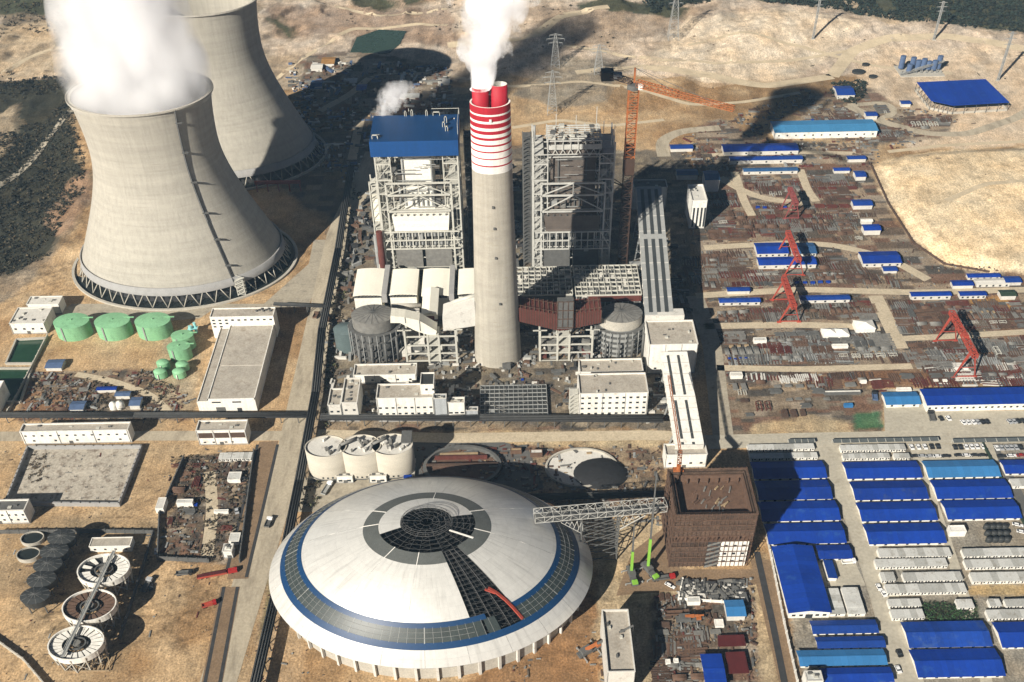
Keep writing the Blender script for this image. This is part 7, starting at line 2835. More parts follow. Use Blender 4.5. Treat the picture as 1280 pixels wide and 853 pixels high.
pylon('lattice pylon on the bright hill crest, its shadow beside it', 841, 49, -14, 9)
pylon('faint lattice pylon behind the chimney steam, middle of three', 694, 84, 42, 7)
pylon('faint lattice pylon at the bright ridge behind the boiler', 748, 92, 56, 7)
pylon('faint lattice pylon on the slope directly above the lattice top', 690, 142, 88, 7)


def mast(label, px, py, tx, ty):
    x, y, z = ground_at(px, py)
    lo, hi = 5, 200
    for _ in range(40):
        c = (lo + hi) / 2
        if proj(x, y, z + c)[1] > ty: lo = c
        else: hi = c
    h = lo
    t = thing('line_mast', label, 'mast', (x, y, z), 'slim line masts')
    MB().truss((x, y, z), (x, y, z + h), 1.7, 1.3, 16, .4).build('mast_body', 'steel_grey', t)
    b = MB()
    for f, L in ((.97, 5), (.86, 6.5), (.75, 5)):
        for s in (-1, 1): b.bar((x, y, z + h * f + .8), (x + s * L, y, z + h * f), .28)
        b.bar((x - L, y, z + h * f), (x + L, y, z + h * f), .28)
    b.build('cross_arm', 'steel_grey', t)
    MB().box(x - 2, y - 1.5, z - 1, x + 2, y + 1.5, z + .5).build('footing', 'concrete', t)


mast('slim mast on the bright hill, between the pylon and the forest track', 1016, 49, 1022, -8)
mast('slim mast beside the track through the dark forest', 1167, 50, 1177, 2)
mast('slim mast by the broad blue storage roof', 1247, 101, 1264, 40)


# ------------------------------------------------------------------ stacks in the storage yards
def proto_stack(kind, m):
    t = {'pipes': ('pipe_stack',), 'beams': ('beam_stack',), 'plates': ('plate_stack',), 'crate': ('crate',), 'frame': ('truss_section',)}[kind][0]
    b = MB()
    rg = random.Random(hash(kind + m) % 999 if 0 else len(kind) * 7 + len(m))
    if kind == 'pipes':
        for l in range(3):
            for k in range(6 - l): b.tube((-4.5, (k - (6 - l) / 2) * 1.0, .5 + l * .85), (4.5, (k - (6 - l) / 2) * 1.0 + .1, .5 + l * .85), .5, 8)
    elif kind == 'beams':
        for l in range(3):
            for k in range(5): b.rbox(rg.uniform(-.8, .8), (k - 2) * 1.3, .2 + l * .7, rg.uniform(7, 10), .7, .5, rg.uniform(-.05, .05))
    elif kind == 'plates':
        for l in range(5): b.rbox(rg.uniform(-.4, .4), rg.uniform(-.4, .4), .2 + l * .35, 7, 4.2, .25, rg.uniform(-.08, .08))
    elif kind == 'crate':
        b.box(-2, -1.2, 0, 2, 1.2, 2.2)
        for x in (-1.9, 0, 1.9): b.box(x - .12, -1.26, 0, x + .12, 1.26, 2.26)
    else:
        for x in (-4, 0, 4):
            for y in (-2, 2): b.bar((x, y, 0), (x, y, 2.6), .35)
        for y in (-2, 2):
            b.bar((-4, y, 2.6), (4, y, 2.6), .4)
            b.bar((-4, y, .4), (4, y, .4), .4)
            b.bar((-4, y, .4), (0, y, 2.6), .3)
            b.bar((4, y, .4), (0, y, 2.6), .3)
        for x in (-4, 0, 4): b.bar((x, -2, 2.6), (x, 2, 2.6), .3)
    return b, t


def free(x, y, m=1.0):
    for a, b_, c, d in FOOT:
        if a - m < x < c + m and b_ - m < y < d + m: return False
    for P, w in LANES:
        for i in range(len(P) - 1):
            ax, ay = P[i]
            dx, dy = P[i + 1][0] - ax, P[i + 1][1] - ay
            if abs(y - ay - dy / 2) > abs(dy) / 2 + w or abs(x - ax - dx / 2) > abs(dx) / 2 + w: continue
            t_ = max(0, min(1, ((x - ax) * dx + (y - ay) * dy) / (dx * dx + dy * dy)))
            if math.hypot(x - ax - t_ * dx, y - ay - t_ * dy) < w * .55 + m: return False
    return True


def yards():
    regs = [
        ('in the far yards above the spoil track', [(905, 222), (1068, 218), (1090, 300), (1000, 300), (890, 304)], 70),
        ('in the yards between the red gantry cranes', [(880, 316), (940, 318), (1070, 342), (1110, 350), (1110, 362), (880, 366)], 52),
        ('in the yard strip below the second lane', [(890, 382), (1096, 380), (1110, 404), (895, 404)], 48),
        ('in the yard strip before the rusty ground', [(905, 414), (1120, 414), (1130, 455), (905, 456)], 70),
        ('on the rusty ground by the third gantry crane', [(1136, 384), (1280, 384), (1280, 478), (1130, 478)], 60),
        ('in the foundation yard by the east road', [(910, 466), (1090, 466), (1020, 520), (915, 520)], 30),
        ('in the scrap yard beside the plant road', [(212, 575), (308, 572), (292, 696), (210, 695)], 12),
        ('in the earth yard by the green tanks', [(60, 470), (190, 468), (205, 520), (40, 522)], 10),
        ('in the machine yard below the brown tower', [(822, 742), (930, 742), (940, 850), (825, 850)], 16),
        ('behind the boilers on the dark ground', [(380, 80), (550, 92), (560, 140), (400, 160)], 26),
        ('around the far mixing plant', [(1010, 120), (1130, 140), (1190, 150), (1100, 178), (1010, 165)], 26),
        ('between the white offices and the duct frames', [(600, 462), (715, 462), (715, 482), (600, 482)], 10),
    ]
    cm = {'pipes': [('pipe_grey', 'grey'), ('rust_plate', 'rusty')], 'beams': [('rust_plate', 'rusty'), ('primer_red', 'red primer'), ('steel_dark', 'dark')], 'plates': [('rust_brown', 'brown'), ('pipe_grey', 'grey')], 'crate': [('white_wall', 'white'), ('timber', 'timber'), ('blue_roof', 'blue')], 'frame': [('steel_white', 'white'), ('primer_red', 'red primer')]}
    nm = {'pipes': 'bundle of pipes', 'beams': 'stack of steel beams', 'plates': 'stack of plates', 'crate': 'crate', 'frame': 'welded truss section'}
    cache = {}
    rg = random.Random(77)
    for where, P, n in regs:
        W_ = WP(P)
        xs, ys = [p[0] for p in W_], [p[1] for p in W_]
        done = 0
        y = min(ys) + 2
        cand = []
        while y < max(ys):
            x = min(xs) + rg.uniform(0, 8)
            while x < max(xs):
                kind = rg.choice(['pipes', 'pipes', 'beams', 'beams', 'beams', 'plates', 'plates', 'crate', 'frame'])
                m, col = rg.choice(cm[kind])
                rz = rg.choice([0, 0, pi / 2])
                sc = rg.uniform(.42, .78)
                for k in range(rg.randint(2, 5)):
                    cand.append((x, y + rg.uniform(-.6, .6), kind, m, col, rz, sc * rg.uniform(.9, 1.1)))
                    x += (11 if rz == 0 and kind != 'crate' else 6.5) * sc * 1.25
                x += rg.uniform(3, 26)
            y += rg.uniform(5, 8)
        cand = [q for q in cand if inpoly(np.array([q[0]]), np.array([q[1]]), W_)[0] and free(q[0], q[1], 3.0)]
        rg.shuffle(cand)
        for x, y, kind, m, col, rz, sc in cand[:n]:
            if (kind, m) not in cache:
                b, nme = proto_stack(kind, m)
                o = b.build(nme, m)
                cache[(kind, m)] = (o.data, nme)
                bpy.data.objects.remove(o)
            me, nme = cache[(kind, m)]
            o = bpy.data.objects.new(nme, me)
            COL.objects.link(o)
            o.location = (x, y, float(terrain(np.array([x]), np.array([y]))[0]) + .02)
            o.rotation_euler = (0, 0, rz + rg.uniform(-.05, .05))
            o.scale = (sc * (1.2 if kind != 'crate' else 1), sc, sc)
            tag(o, '%s %s %s' % (col, nm[kind], where), 'crate' if kind == 'crate' else 'steel stock', '%ss %s' % (nm[kind], where))


yards()


# white round tents and single cabins
for px, py, lab in ((1079, 411, 'white pavilion tent in the yard strip, largest'), (1036, 419, 'white tent of the pair before the grey pipe yard, first'), (1050, 419, 'white tent of the pair before the grey pipe yard, second')):
    x, y = at(px, py)
    t = thing('tent', lab, 'tent', (x, y, 0), 'white yard tents')
    w, d, h = (7, 5, 4) if px == 1079 else (5.5, 4, 3)
    MB().box(x - w, y - d, 0, x + w, y + d, h).build('wall', 'white_wall', t)
    b = MB()
    for q in (((-w, -d), (w, -d)), ((w, -d), (w, d)), ((w, d), (-w, d)), ((-w, d), (-w, -d))):
        b.face([(x + q[0][0] * 1.05, y + q[0][1] * 1.05, h), (x + q[1][0] * 1.05, y + q[1][1] * 1.05, h), (x, y, h + 2.6)])
    b.build('canopy', 'white_wall', t)
for px, py, lab in ((143, 510, 'cream round tent, first of the pair in the earth yard'), (151, 509, 'cream round tent, second of the pair in the earth yard')):
    x, y = at(px, py)
    o = MB().lathe([(3, 0), (3, 3.2), (2.2, 4.6), (.01, 5.4)], x, y, 1.0, 18).build('round_tent', 'white_wall')
    tag(o, lab, 'tent', 'cream round tents')
for q, lab, m in (((222, 242, 634.5, 629, 624), 'white roofed cabin in the scrap yard beside its wall', 'cabin_roof'), ((268, 286, 643, 640, 637), 'white and blue cabin in the scrap yard', 'cabin_roof'), ((285, 301, 604, 600, 590), 'white cabin at the top corner of the scrap yard', 'cabin_roof'), ((280, 292, 698, 690, 680), 'white cabin at the lower end of the scrap yard', 'white_wall'), ((287, 300, 682, 677, 666), 'pale cabin near the lower end of the scrap yard', 'cabin_roof'), ((196, 206, 642, 636, 622), 'pale box container outside the scrap yard wall', 'pale_roof'),
                  ((859, 875, 757, 753, 746), 'pale cabin beside the dark scrap heap below the tower', 'cabin_roof'), ((894, 905, 785, 783, 774), 'white site box between the kiosk and the orange crane', 'white_wall'), ((832, 838, 832, 829, 824), 'white small box among the dark stores', 'white_wall'), ((842, 848, 831, 828, 823), 'white box beside another in the dark stores', 'white_wall'),
                  ((913, 928, 474, 470, 465), 'pale cabin at the corner of the east road yard', 'pale_roof'), ((1075, 1083, 480, 477, 475), 'white box by the rusty steel yard', 'white_wall'), ((942, 958, 430, 426, 422), 'pale cabin by the grey pipe yard', 'cabin_roof'), ((1040, 1060, 436, 433, 430), 'white low cabin in the pipe yard lane', 'white_wall')):
    flat_house(lab, q, roof=m, name='site_cabin', cat='cabin', par=.12)
# grey cabins on top of the scrap yard
cabins('row of pale cabins along the top wall of the scrap yard', (274, 315, 577, 573.5, 566), 8, group=None)
x0, x1, y0, y1, h = foot(881, 905, 859, 852, 817)
hut('deep blue roofed shed standing end-on beside maroon sheets', (882, 906, 862, 856, 819), pitch=.1, doors=0, name='shed', cat='shed', group=None, roof='blue_roof_long')
for i, (P, lab) in enumerate((([(897, 812), (932, 811), (929, 797), (896, 798)], 'maroon corrugated sheet roof, rear of the two by the blue shed'), ([(908, 846), (936, 845), (930, 818), (906, 819)], 'maroon corrugated sheet roof, front of the two by the blue shed'))):
    W_ = WP(P)
    t = thing('sheet_roof', lab, 'roof', (W_[0][0], W_[0][1], 0), 'maroon sheet roofs')
    b = MB()
    b.hexa([(*p, 2.6) for p in W_] + [(*p, 2.8) for p in W_])
    b.build('sheeting', 'maroon_sheet', t)
    for p in W_: MB().bar((p[0], p[1], 0), (p[0], p[1], 2.6), .3).build('post', 'steel_dark', t)


# walls and fences
def wall_run(label, P, h, m='concrete', th=.6, name='boundary_wall'):
    W_ = WP(P)
    t = thing(name, label, 'wall', (*W_[0], 0))
    b = MB()
    for i in range(len(W_) - 1): b.bar((*W_[i], h / 2), (*W_[i + 1], h / 2), th, h)
    b.build('panel', m, t)
    b = MB()
    for i in range(len(W_) - 1):
        p, q = Vector((*W_[i], 0)), Vector((*W_[i + 1], 0))
        for k in range(int((q - p).length / 6) + 1):
            e = p.lerp(q, min(1, k * 6 / (q - p).length))
            b.box(e.x - .45, e.y - .45, 0, e.x + .45, e.y + .45, h + .4)
    b.build('pier', m, t)


wall_run('concrete boundary wall between the clarifiers and the pit', [(0, 667), (120, 666), (192, 667)], 3, 'steel_dark')
wall_run('concrete wall running down beside the clarifiers from its corner', [(192, 667), (176, 720), (150, 800)], 2.5, 'steel_dark')
wall_run('diagonal boundary wall at the lower corner of the works', [(-20, 790), (30, 826), (66, 868)], 2.5)
wall_run('dark wall around the scrap yard, plant road side', [(318, 566), (300, 704)], 3.2, 'steel_dark')
wall_run('dark wall around the scrap yard, clarifier side', [(230, 575), (200, 645), (198, 700), (262, 703)], 3.2, 'steel_dark')
wall_run('pale wall between the earth yard and the green ponds', [(60, 422), (20, 500), (8, 520)], 2.6, 'concrete')
wall_run('pale wall between the trench and the camp', [(934, 560), (962, 690), (980, 780), (1000, 870)], 2.4, 'pale_roof')
wall_run('white wall framing the dark scrap heap below the tower', [(853, 726), (848, 750), (906, 754)], 2.2, 'white_wall', .4)
wall_run('dark wall between the car park and the last camp column', [(1228, 556), (1258, 612), (1282, 660)], 1.6, 'dark_green', 1.0, 'hedge_wall')
wall_run('low wall along the foot of the sand spoil', [(1088, 206), (1110, 255), (1142, 305), (1180, 331), (1236, 341)], 1.8, 'rust_brown')


# ------------------------------------------------------------------ what nobody could count
def debris(name, label, cat, P, n, mats_, smin, smax, hmax, long=.35, seed=1):
    W_ = WP(P)
    xs, ys = [p[0] for p in W_], [p[1] for p in W_]
    rg = random.Random(seed)
    b = MB()
    X_ = np.array([rg.uniform(min(xs), max(xs)) for _ in range(n)])
    Y_ = np.array([rg.uniform(min(ys), max(ys)) for _ in range(n)])
    ok = inpoly(X_, Y_, W_)
    cl = fbm(X_, Y_, 22, 3, 600 + seed)
    Zt = terrain(X_, Y_)
    for x, y, z, o, c in zip(X_, Y_, Zt, ok, cl):
        if not o or rg.random() > (c - .25) * 2.4: continue
        if not free(x, y, .5): continue
        s = rg.uniform(smin, smax)
        l = s * rg.uniform(2, 6) if rg.random() < long else s * rg.uniform(.7, 1.6)
        a = rg.choice([0, 0, pi / 2, rg.uniform(0, pi)]) + rg.uniform(-.1, .1)
        b.rbox(x, y, z - .1, l, s, rg.uniform(.2, hmax), a, rg.randrange(len(mats_)), rg.uniform(-.06, .06))
    o = b.build(name, mats_)
    stuff(o, label, cat)


PALX = ['rust_brown', 'pipe_grey', 'steel_dark', 'rust_plate', 'steel_grey', 'timber', 'dark_soil', 'primer_red', 'rust_brown', 'rust_plate', 'rust_brown', 'steel_dark', 'pipe_grey']
debris('yard_debris', 'scattered steel offcuts and timber over the storage yards', 'debris', [(872, 210), (1068, 212), (1095, 260), (1150, 320), (1290, 345), (1290, 482), (900, 484), (878, 400)], 3600, PALX, .3, 1.0, .9, .6, 3)
debris('yard_debris', 'scrap spread over the walled scrap yard', 'debris', [(212, 572), (314, 568), (298, 702), (200, 700)], 800, PALX, .4, 1.3, 1.2, .4, 4)
debris('yard_debris', 'offcuts and rubbish over the earth yard', 'debris', [(40, 466), (190, 464), (240, 500), (210, 524), (25, 524)], 1300, PALX, .4, 1.6, 1.2, .4, 5)
debris('yard_debris', 'scrap and stores over the machine yard', 'debris', [(820, 742), (940, 722), (950, 860), (822, 860)], 1500, PALX, .3, 1.2, 1.2, .4, 6)
debris('yard_debris', 'dark scrap heap below the brown tower', 'debris', [(853, 728), (925, 728), (935, 752), (850, 750)], 1100, ['steel_dark', 'interior_dark', 'pipe_grey', 'steel_dark', 'pale_roof'], .4, 1.8, 2.6, .4, 7)
debris('yard_debris', 'plant items and scaffold parts around the chimney foot', 'debris', [(412, 400), (860, 400), (862, 530), (412, 522)], 3000, ['steel_dark', 'pipe_grey', 'pale_roof', 'rust_plate', 'interior_dark', 'steel_grey'], .5, 2.2, 2.4, .4, 8)
debris('yard_debris', 'stores spread on the dark ground behind the boilers', 'debris', [(360, 76), (560, 84), (570, 170), (440, 230), (380, 200)], 2600, ['steel_dark', 'pipe_grey', 'slate_blue', 'rust_plate', 'pale_roof'], .8, 3, 2.2, .4, 9)
debris('yard_debris', 'plant items crowded between the boiler houses and precipitators', 'debris', [(410, 335), (460, 200), (480, 340), (600, 340), (600, 200), (640, 200), (660, 336), (810, 330), (870, 240), (866, 390), (410, 400)], 3600, ['steel_dark', 'pipe_grey', 'interior_dark', 'steel_grey', 'rust_plate'], .6, 2.8, 4.5, .5, 10)
debris('yard_debris', 'stores around the far mixing plant and hall', 'debris', [(840, 176), (1010, 110), (1140, 135), (1200, 150), (1090, 210), (860, 212)], 2600, PALX, .6, 2.2, 1.6, .4, 11)
debris('yard_debris', 'building debris around the round basins', 'debris', [(520, 556), (828, 558), (828, 660), (700, 640), (640, 600), (520, 600)], 1500, PALX, .4, 1.6, 1.2, .4, 12)
debris('yard_debris', 'loose stores and planks along the dome foot', 'debris', [(336, 740), (372, 800), (460, 860), (320, 860)], 140, PALX, .3, 1.0, .8, .5, 13)
debris('yard_debris', 'loose planks and dropped stores between the dome and the grey block', 'debris', [(690, 790), (752, 730), (756, 860), (600, 870)], 240, PALX, .3, 1.0, .9, .5, 14)
debris('yard_debris', 'small litter on the bare earth of the works', 'debris', [(0, 560), (390, 560), (330, 870), (0, 870)], 700, PALX, .2, .8, .6, .3, 15)
debris('yard_debris', 'scattered plant and boulders on the far slopes', 'debris', [(320, 10), (700, 60), (1000, 40), (1280, 70), (1280, 330), (1100, 240), (980, 150), (560, 80)], 500, ['rust_brown', 'dark_soil', 'scrub_green'], .4, 1.6, .8, .2, 16)


def laid_rows(label, P, n, mats_, seed):
    """long sections laid out side by side on the ground, block after block"""
    W_ = WP(P)
    xs, ys = [p[0] for p in W_], [p[1] for p in W_]
    rg = random.Random(seed)
    b = MB()
    done = tries = 0
    while done < n and tries < n * 12:
        tries += 1
        x, y = rg.uniform(min(xs), max(xs)), rg.uniform(min(ys), max(ys))
        if not inpoly(np.array([x]), np.array([y]), W_)[0] or not free(x, y, 6): continue
        k = rg.randint(5, 16)
        L = rg.uniform(5, 11)
        gap = rg.uniform(1.1, 1.9)
        w = gap * rg.uniform(.35, .7)
        hh = rg.uniform(.3, .9)
        al = rg.random() < .35
        mi = rg.randrange(len(mats_))
        sk = rg.uniform(-.12, .12)
        for j in range(k):
            o = (j - k / 2) * gap
            if rg.random() < .12: continue
            cx, cy = (x + o * 1.25, y + rg.uniform(-.5, .5)) if not al else (x + rg.uniform(-.5, .5), y + o)
            if not free(cx, cy, 2): continue
            m2 = mi if rg.random() < .85 else rg.randrange(len(mats_))
            z = float(terrain(np.array([cx]), np.array([cy]))[0]) if y > 880 else 0
            if al: b.rbox(cx, cy, z + .02, L * 1.5, w, hh, sk, m2)
            else: b.rbox(cx, cy, z + .02, w * 1.2, L, hh, sk, m2)
        done += 1
    stuff(b.build('laid_steel', mats_), label, 'steel stock')


ROWM = ['rust_brown', 'pipe_grey', 'steel_dark', 'rust_plate', 'rust_brown', 'pipe_grey', 'primer_red', 'rust_brown', 'dark_soil', 'rust_plate']
laid_rows('steel sections laid out in rows over the far yards', [(902, 222), (1068, 218), (1090, 300), (1000, 302), (886, 304)], 120, ROWM, 21)
laid_rows('steel sections laid out in rows between the red gantry cranes', [(876, 316), (940, 310), (1070, 330), (1130, 352), (1130, 364), (876, 366)], 90, ROWM, 22)
laid_rows('steel sections laid out in rows along the second yard lane', [(884, 378), (1100, 378), (1280, 376), (1290, 410), (890, 408)], 110, ROWM, 23)
laid_rows('grey pipes and sections laid out in rows before the foundation yard', [(900, 412), (1130, 412), (1290, 420), (1290, 458), (900, 460)], 110, ['pipe_grey', 'pipe_grey', 'steel_dark', 'steel_grey', 'rust_brown', 'rust_plate'], 24)
laid_rows('rusty sections laid along the yard edge by the blue workshop', [(905, 464), (1290, 460), (1290, 480), (905, 484)], 50, ['rust_plate', 'rust_brown', 'primer_red', 'pale_roof', 'steel_dark'], 25)
laid_rows('sections laid out in rows in the machine yard', [(822, 790), (872, 790), (876, 850), (824, 850)], 16, ROWM, 26)
laid_rows('stores laid out in rows by the far mixing plant', [(1010, 120), (1130, 140), (1190, 150), (1100, 178), (1010, 165)], 34, ROWM, 27)

# sheds of the small depot in the towers' shadow
for l_, q_, m_ in (('white roofed depot shed behind the idle tower, rear', (389, 403, 90, 86, 80), 'pale_roof'), ('dull blue depot shed behind the idle tower, in shade', (388, 402, 115, 111, 101), 'light_navy'), ('long tan depot shed behind the idle tower', (402, 418, 84, 80, 72), 'ochre'), ('grey depot shed beside the shaded track', (430, 446, 108, 104, 98), 'cabin_roof'), ('blue depot shed beside the shaded track', (446, 458, 118, 113, 106), 'navy_blue'), ('pale depot store past the blue boiler roof', (548, 562, 108, 104, 99), 'pale_roof'), ('low pale depot store right behind the blue boiler roof', (500, 524, 126, 122, 117), 'cabin_roof')):
    hut(l_, q_, roof=m_, wall='pale_roof', doors=0, name='shed', cat='shed', group=None, pitch=.15, over=.4)


def leaf_clumps(name, label, cat, P, n, size, m, seed, thr=.42, sc=60):
    W_ = WP(P)
    xs, ys = [p[0] for p in W_], [p[1] for p in W_]
    rs = np.random.default_rng(seed)
    X_ = rs.uniform(min(xs), max(xs), n)
    Y_ = rs.uniform(min(ys), max(ys), n)
    keep = inpoly(X_, Y_, W_) & (fbm(X_, Y_, sc, 4, 700 + seed) > thr)
    X_, Y_ = X_[keep], Y_[keep]
    Z_ = terrain(X_, Y_)
    rg = random.Random(seed)
    b = MB()
    for x, y, z in zip(X_, Y_, Z_):
        s = rg.uniform(*size)
        h = s * rg.uniform(.7, 1.3)
        for k in range(7):
            a, e = rg.uniform(0, 2 * pi), rg.uniform(.1, 1.0)
            c = Vector((x + cos(a) * s * .45, y + sin(a) * s * .45, z + h * e * .8))
            u = Vector((rg.uniform(-1, 1), rg.uniform(-1, 1), rg.uniform(-.4, .4))).normalized() * s * rg.uniform(.3, .55)
            v = Vector((rg.uniform(-1, 1), rg.uniform(-1, 1), rg.uniform(-.2, .9))).normalized() * s * rg.uniform(.3, .5)
            b.face([c - u, c - v * .6, c + u, c + v], rg.randrange(len(m)))
    o = b.build(name, m)
    stuff(o, label, cat)


leaf_clumps('scrub', 'dark scrub filling the gully beside the cooling towers', 'scrub', [(-120, 104), (20, 103), (62, 95), (86, 93), (96, 160), (112, 236), (86, 262), (66, 322), (10, 344), (-120, 300)], 9000, (1.3, 3.2), ['scrub_green', 'scrub_green', 'scrub_green', 'scrub_brown'], 3, .36)
leaf_clumps('forest', 'dark far-off forest along the top edge', 'forest', [(860, -24), (1480, -40), (1480, 60), (1230, 44), (1120, 36), (1030, 20), (900, 8), (812, 28), (800, 10)], 12000, (2.2, 5.0), ['forest_green', 'forest_green', 'forest_green', 'scrub_green'], 5, .40, 90)
leaf_clumps('verge_shrubs', 'dark shrubs along the pipe rack and plant road', 'shrubs', [(376, 640), (402, 520), (412, 400), (440, 240), (452, 240), (440, 330), (424, 420), (414, 520), (396, 640)], 900, (1.2, 3.0), ['scrub_green', 'scrub_light', 'dark_soil'], 7, .35, 20)
leaf_clumps('verge_shrubs', 'dark dry shrubs in the scrap yard and along its walls', 'shrubs', [(212, 572), (314, 568), (298, 702), (200, 700)], 900, (.8, 2.0), ['dark_soil', 'scrub_brown', 'scrub_green'], 12, .46, 14)
leaf_clumps('verge_shrubs', 'dark dry shrubs in the earth yard', 'shrubs', [(45, 466), (190, 464), (235, 500), (200, 524), (28, 524)], 700, (.8, 2.0), ['dark_soil', 'scrub_brown', 'scrub_green'], 13, .48, 14)
leaf_clumps('verge_shrubs', 'dry shrubs in the corners of the walled pit', 'shrubs', [(36, 566), (60, 566), (60, 600), (30, 606)], 120, (.8, 1.8), ['dark_soil', 'scrub_brown'], 14, .4, 10)
leaf_clumps('verge_shrubs', 'dark shrubs by the far blue house', 'shrubs', [(1040, 106), (1078, 100), (1086, 120), (1066, 132), (1040, 122)], 260, (2, 4.5), ['scrub_green', 'forest_green'], 8, .3, 20)
leaf_clumps('verge_shrubs', 'green weeds on the plot between the camp cabins', 'shrubs', [(1152, 754), (1219, 753), (1222, 777), (1158, 777)], 420, (.8, 1.6), ['scrub_green', 'grass_green'], 9, .3, 12)
leaf_clumps('verge_shrubs', 'sparse scrub on the far hills', 'scrub', [(320, 0), (900, -10), (820, 60), (560, 70), (330, 90)], 600, (1.2, 2.6), ['scrub_green', 'scrub_brown'], 10, .58, 60)
leaf_clumps('verge_shrubs', 'sparse scrub on the left cut slopes', 'scrub', [(-100, 0), (90, 0), (96, 90), (20, 110), (-100, 110)], 900, (1.5, 3.6), ['scrub_green', 'scrub_brown'], 11, .55, 60)


# red steel frame at the foot of the idle tower
x0, y0 = at(322, 240)
x1, _ = at(376, 240)
t = thing('steel_portal', 'dark red steel portal frame at the foot of the idle cooling tower', 'steel frame', (x0, y0, 0))
b = MB()
for k in range(5):
    x = x0 + (x1 - x0) * k / 4
    MB().box(x - .5, y0 - .5, 0, x + .5, y0 + .5, 8).build('post', 'crane_faded', t)
MB().box(x0 - 1, y0 - .8, 8, x1 + 1, y0 + .8, 11).build('crossbeam', 'crane_faded', t)

mat('pond_green', (.035, .06, .045), .15, .15, .05)


# ------------------------------------------------------------------ pond in the hills
b = MB()
b.face([(x, y, POND_Z) for x, y in POND])
for i in range(len(POND)):
    p, q = POND[i], POND[(i + 1) % len(POND)]
    b.face([(*p, POND_Z - 4), (*q, POND_Z - 4), (*q, POND_Z), (*p, POND_Z)])
struct(b.build('pond_water', 'pond_green'))


# ------------------------------------------------------------------ steam
def steam_mat(name, dens, scale, col=(.995, .995, 1.0), aniso=.0, lo=.38, hi=.62, edge=None, knee=1.0):
    """edge: (x0, y0, z0, x1, y1, z1, r0, r1): falls off from the plume's centre line"""
    m = bpy.data.materials.new(name)
    m.use_nodes = True
    t = m.node_tree
    t.nodes.clear()
    L = t.links.new
    out = nd(t, 'ShaderNodeOutputMaterial')
    v = nd(t, 'ShaderNodeVolumePrincipled')
    v.inputs['Color'].default_value = (*col, 1)
    v.inputs['Anisotropy'].default_value = aniso
    g = nd(t, 'ShaderNodeNewGeometry')
    n = nd(t, 'ShaderNodeTexNoise')
    n.inputs['Scale'].default_value = scale
    n.inputs['Detail'].default_value = 4
    n.inputs['Roughness'].default_value = .6
    ml = nd(t, 'ShaderNodeMapping')
    ml.inputs['Scale'].default_value = (1, 1, .62)
    L(g.outputs['Position'], ml.inputs['Vector'])
    L(ml.outputs[0], n.inputs['Vector'])
    x0, y0, z0, x1, y1, z1, r0, r1, kx = edge
    sp = nd(t, 'ShaderNodeSeparateXYZ')
    L(g.outputs['Position'], sp.inputs[0])

    def M(op, a, b_=None, c=None, clamp=False):
        q = nd(t, 'ShaderNodeMath', operation=op)
        q.use_clamp = clamp
        for i, w in enumerate((a, b_, c)):
            if w is None: continue
            if isinstance(w, (int, float)): q.inputs[i].default_value = w
            else: L(w, q.inputs[i])
        return q.outputs[0]
    f = M('DIVIDE', M('SUBTRACT', sp.outputs[2], z0), z1 - z0)
    fx = M('MULTIPLY_ADD', f, x1 - x0, x0)
    fy = M('MULTIPLY_ADD', f, y1 - y0, y0)
    fr = M('MULTIPLY_ADD', M('MINIMUM', M('MULTIPLY', f, knee), 1.0), r1 - r0, r0)
    dx = M('DIVIDE', M('SUBTRACT', sp.outputs[0], fx), kx)
    dy = M('SUBTRACT', sp.outputs[1], fy)
    d = M('SQRT', M('ADD', M('MULTIPLY', dx, dx), M('MULTIPLY', dy, dy)))
    rel = M('DIVIDE', d, fr)
    core = M('SUBTRACT', 1.0, rel)                       # 1 centre, 0 rim
    vo = nd(t, 'ShaderNodeTexVoronoi', feature='F1')
    vo.inputs['Scale'].default_value = scale * 1.6
    dv = nd(t, 'ShaderNodeVectorMath', operation='MULTIPLY_ADD')
    L(n.outputs['Color'], dv.inputs[0])
    dv.inputs[1].default_value = (.5 / scale, .5 / scale, .5 / scale)
    L(ml.outputs[0], dv.inputs[2])
    L(dv.outputs[0], vo.inputs['Vector'])
    bil = M('MULTIPLY', M('SUBTRACT', .48, vo.outputs['Distance']), .8)
    s = M('ADD', M('ADD', core, bil), M('MULTIPLY', M('SUBTRACT', n.outputs[0], .5), 1.2))
    mr = nd(t, 'ShaderNodeMapRange')
    mr.interpolation_type = 'SMOOTHSTEP'
    mr.inputs[1].default_value = lo
    mr.inputs[2].default_value = hi
    mr.inputs[3].default_value = 0
    mr.inputs[4].default_value = dens
    L(s, mr.inputs[0])
    top = nd(t, 'ShaderNodeMapRange')
    top.inputs[1].default_value, top.inputs[2].default_value = 1.0, .8
    L(f, top.inputs[0])
    L(M('MULTIPLY', mr.outputs[0], top.outputs[0]), v.inputs['Density'])
    L(v.outputs[0], out.inputs['Volume'])
    MT[name] = m


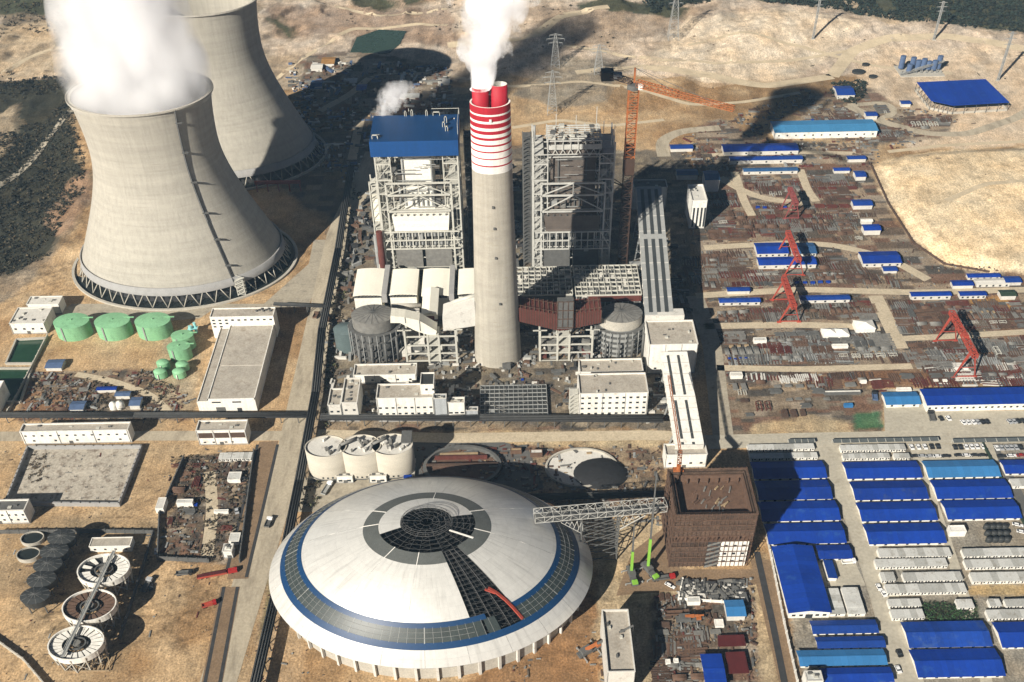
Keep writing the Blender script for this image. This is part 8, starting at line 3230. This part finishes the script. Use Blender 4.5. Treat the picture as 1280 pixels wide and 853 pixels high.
def plume(name, label, p0, p1, r0, r1, kx, m, dens, scale, lo, hi, bulge=1.25, knee=1.0):
    steam_mat(m, dens, scale, lo=lo, hi=hi, edge=(*p0, *p1, r0, r1, kx), knee=knee)
    b = MB()
    a, c = Vector(p0), Vector(p1)
    n = 24
    rows = 10
    base = len(b.v)
    for i in range(rows + 1):
        f = i / rows
        e = a.lerp(c, f)
        r = (r0 + (r1 - r0) * min(f * knee, 1)) * (bulge if i else 1.0) * (1 if i < rows - 1 else (.8 if i == rows - 1 else .02))
        for k in range(n):
            t_ = 2 * pi * k / n
            b.v.append((e.x + kx * r * cos(t_), e.y + r * sin(t_), e.z))
    for i in range(rows):
        for k in range(n):
            j = (k + 1) % n
            b.f.append((base + i * n + k, base + i * n + j, base + (i + 1) * n + j, base + (i + 1) * n + k))
            b.m.append(0); b.sm.append(True)
    b.f.append(tuple(base + k for k in range(n))[::-1]); b.m.append(0); b.sm.append(False)
    b.f.append(tuple(base + rows * n + k for k in range(n))); b.m.append(0); b.sm.append(False)
    o = b.build(name, m)
    stuff(o, label, 'steam')
    return o


def setstep(o, rate=1.0):
    return o


SK = 8.0
pl = plume('steam_plume', 'white steam rising from the mouth of the near cooling tower', (NT[0], NT[1], 148.0), (NT[0] - 4, NT[1] + 14, 375), 36.8, 27, K, 'tower_steam', .058, .032, -.28, .26, 1.16, knee=2.4)
pl = plume('steam_plume', 'thick white plume pouring from the working chimney flue', (CHX - 5.6, CHY, CHH + 8), (CHX + 16, CHY + 34, CHH + 100), 4.4, 27, K, 'flue_steam', 1.2, .055, .06, .14, 1.4)
vx, vy = at(469, 163, 116)
pl = plume('steam_plume', 'small wisp of steam over the blue boiler roof corner', (vx, vy, 113), (vx + 22, vy + 6, 152), 2.2, 12, K, 'vent_steam', .22, .15, .10, .6, 1.4)


# ------------------------------------------------------------------ air
HAZE = 0.00005
if HAZE:
    b = MB().box(-5200, -1600, -62, 5200, 6200, 560)
    hz = b.build('haze', 'concrete')
    m = bpy.data.materials.new('haze_air')
    m.use_nodes = True
    t = m.node_tree
    t.nodes.clear()
    out = nd(t, 'ShaderNodeOutputMaterial')
    v = nd(t, 'ShaderNodeVolumePrincipled')
    v.inputs['Color'].default_value = (.42, .70, 1.0, 1)
    v.inputs['Density'].default_value = HAZE
    v.inputs['Anisotropy'].default_value = .0
    t.links.new(v.outputs[0], out.inputs['Volume'])
    hz.data.materials.clear()
    hz.data.materials.append(m)
    stuff(hz, 'thin pale haze over the whole plant', 'haze')

# ------------------------------------------------------------------ light
AZ, EL = radians(39), radians(32)       # shadows run towards AZ (from +Y to +X)
w = bpy.data.worlds.new('World')
SC.world = w
w.use_nodes = True
t = w.node_tree
sky = nd(t, 'ShaderNodeTexSky')
sky.sky_type = 'NISHITA'
sky.sun_disc = False
sky.sun_elevation = EL
sky.sun_rotation = pi + AZ
sky.altitude = 200
sky.air_density = .15
sky.dust_density = .1
sky.ozone_density = 1.0
bg = t.nodes['Background']
bg.inputs['Strength'].default_value = .05
t.links.new(sky.outputs[0], bg.inputs['Color'])
sd = bpy.data.lights.new('sun', 'SUN')
sd.energy = 5.0
sd.angle = radians(.55)
sd.color = (1.0, .935, .83)
so = bpy.data.objects.new('sun', sd)
COL.objects.link(so)
ldir = Vector((sin(AZ) * cos(EL), cos(AZ) * cos(EL), -sin(EL)))
so.rotation_euler = ldir.to_track_quat('-Z', 'Y').to_euler()
so.location = (-400, -200, 700)

# ------------------------------------------------------------------ camera
cd = bpy.data.cameras.new('camera')
cd.sensor_fit = 'HORIZONTAL'
cd.sensor_width = 36
cd.lens = 36 * F / 1280
cd.clip_start = 1
cd.clip_end = 20000
co = bpy.data.objects.new('camera', cd)
COL.objects.link(co)
co.matrix_world = Matrix.Translation((0, 0, HC)) @ Matrix.Rotation(pi / 2 - TH, 4, 'X') @ Matrix.Rotation(RO, 4, 'Z')
SC.camera = co

SC.view_settings.view_transform = 'Standard'
SC.view_settings.look = 'None'
SC.view_settings.gamma = 1
SC.view_settings.exposure = 0.70
SC.render.engine = 'CYCLES'
cy = SC.cycles
cy.use_denoising = True
cy.max_bounces = 20
cy.diffuse_bounces = 3
cy.glossy_bounces = 2
cy.transmission_bounces = 2
cy.volume_bounces = 20
cy.volume_step_rate = 3.0
cy.volume_max_steps = 96
cy.sample_clamp_indirect = 6
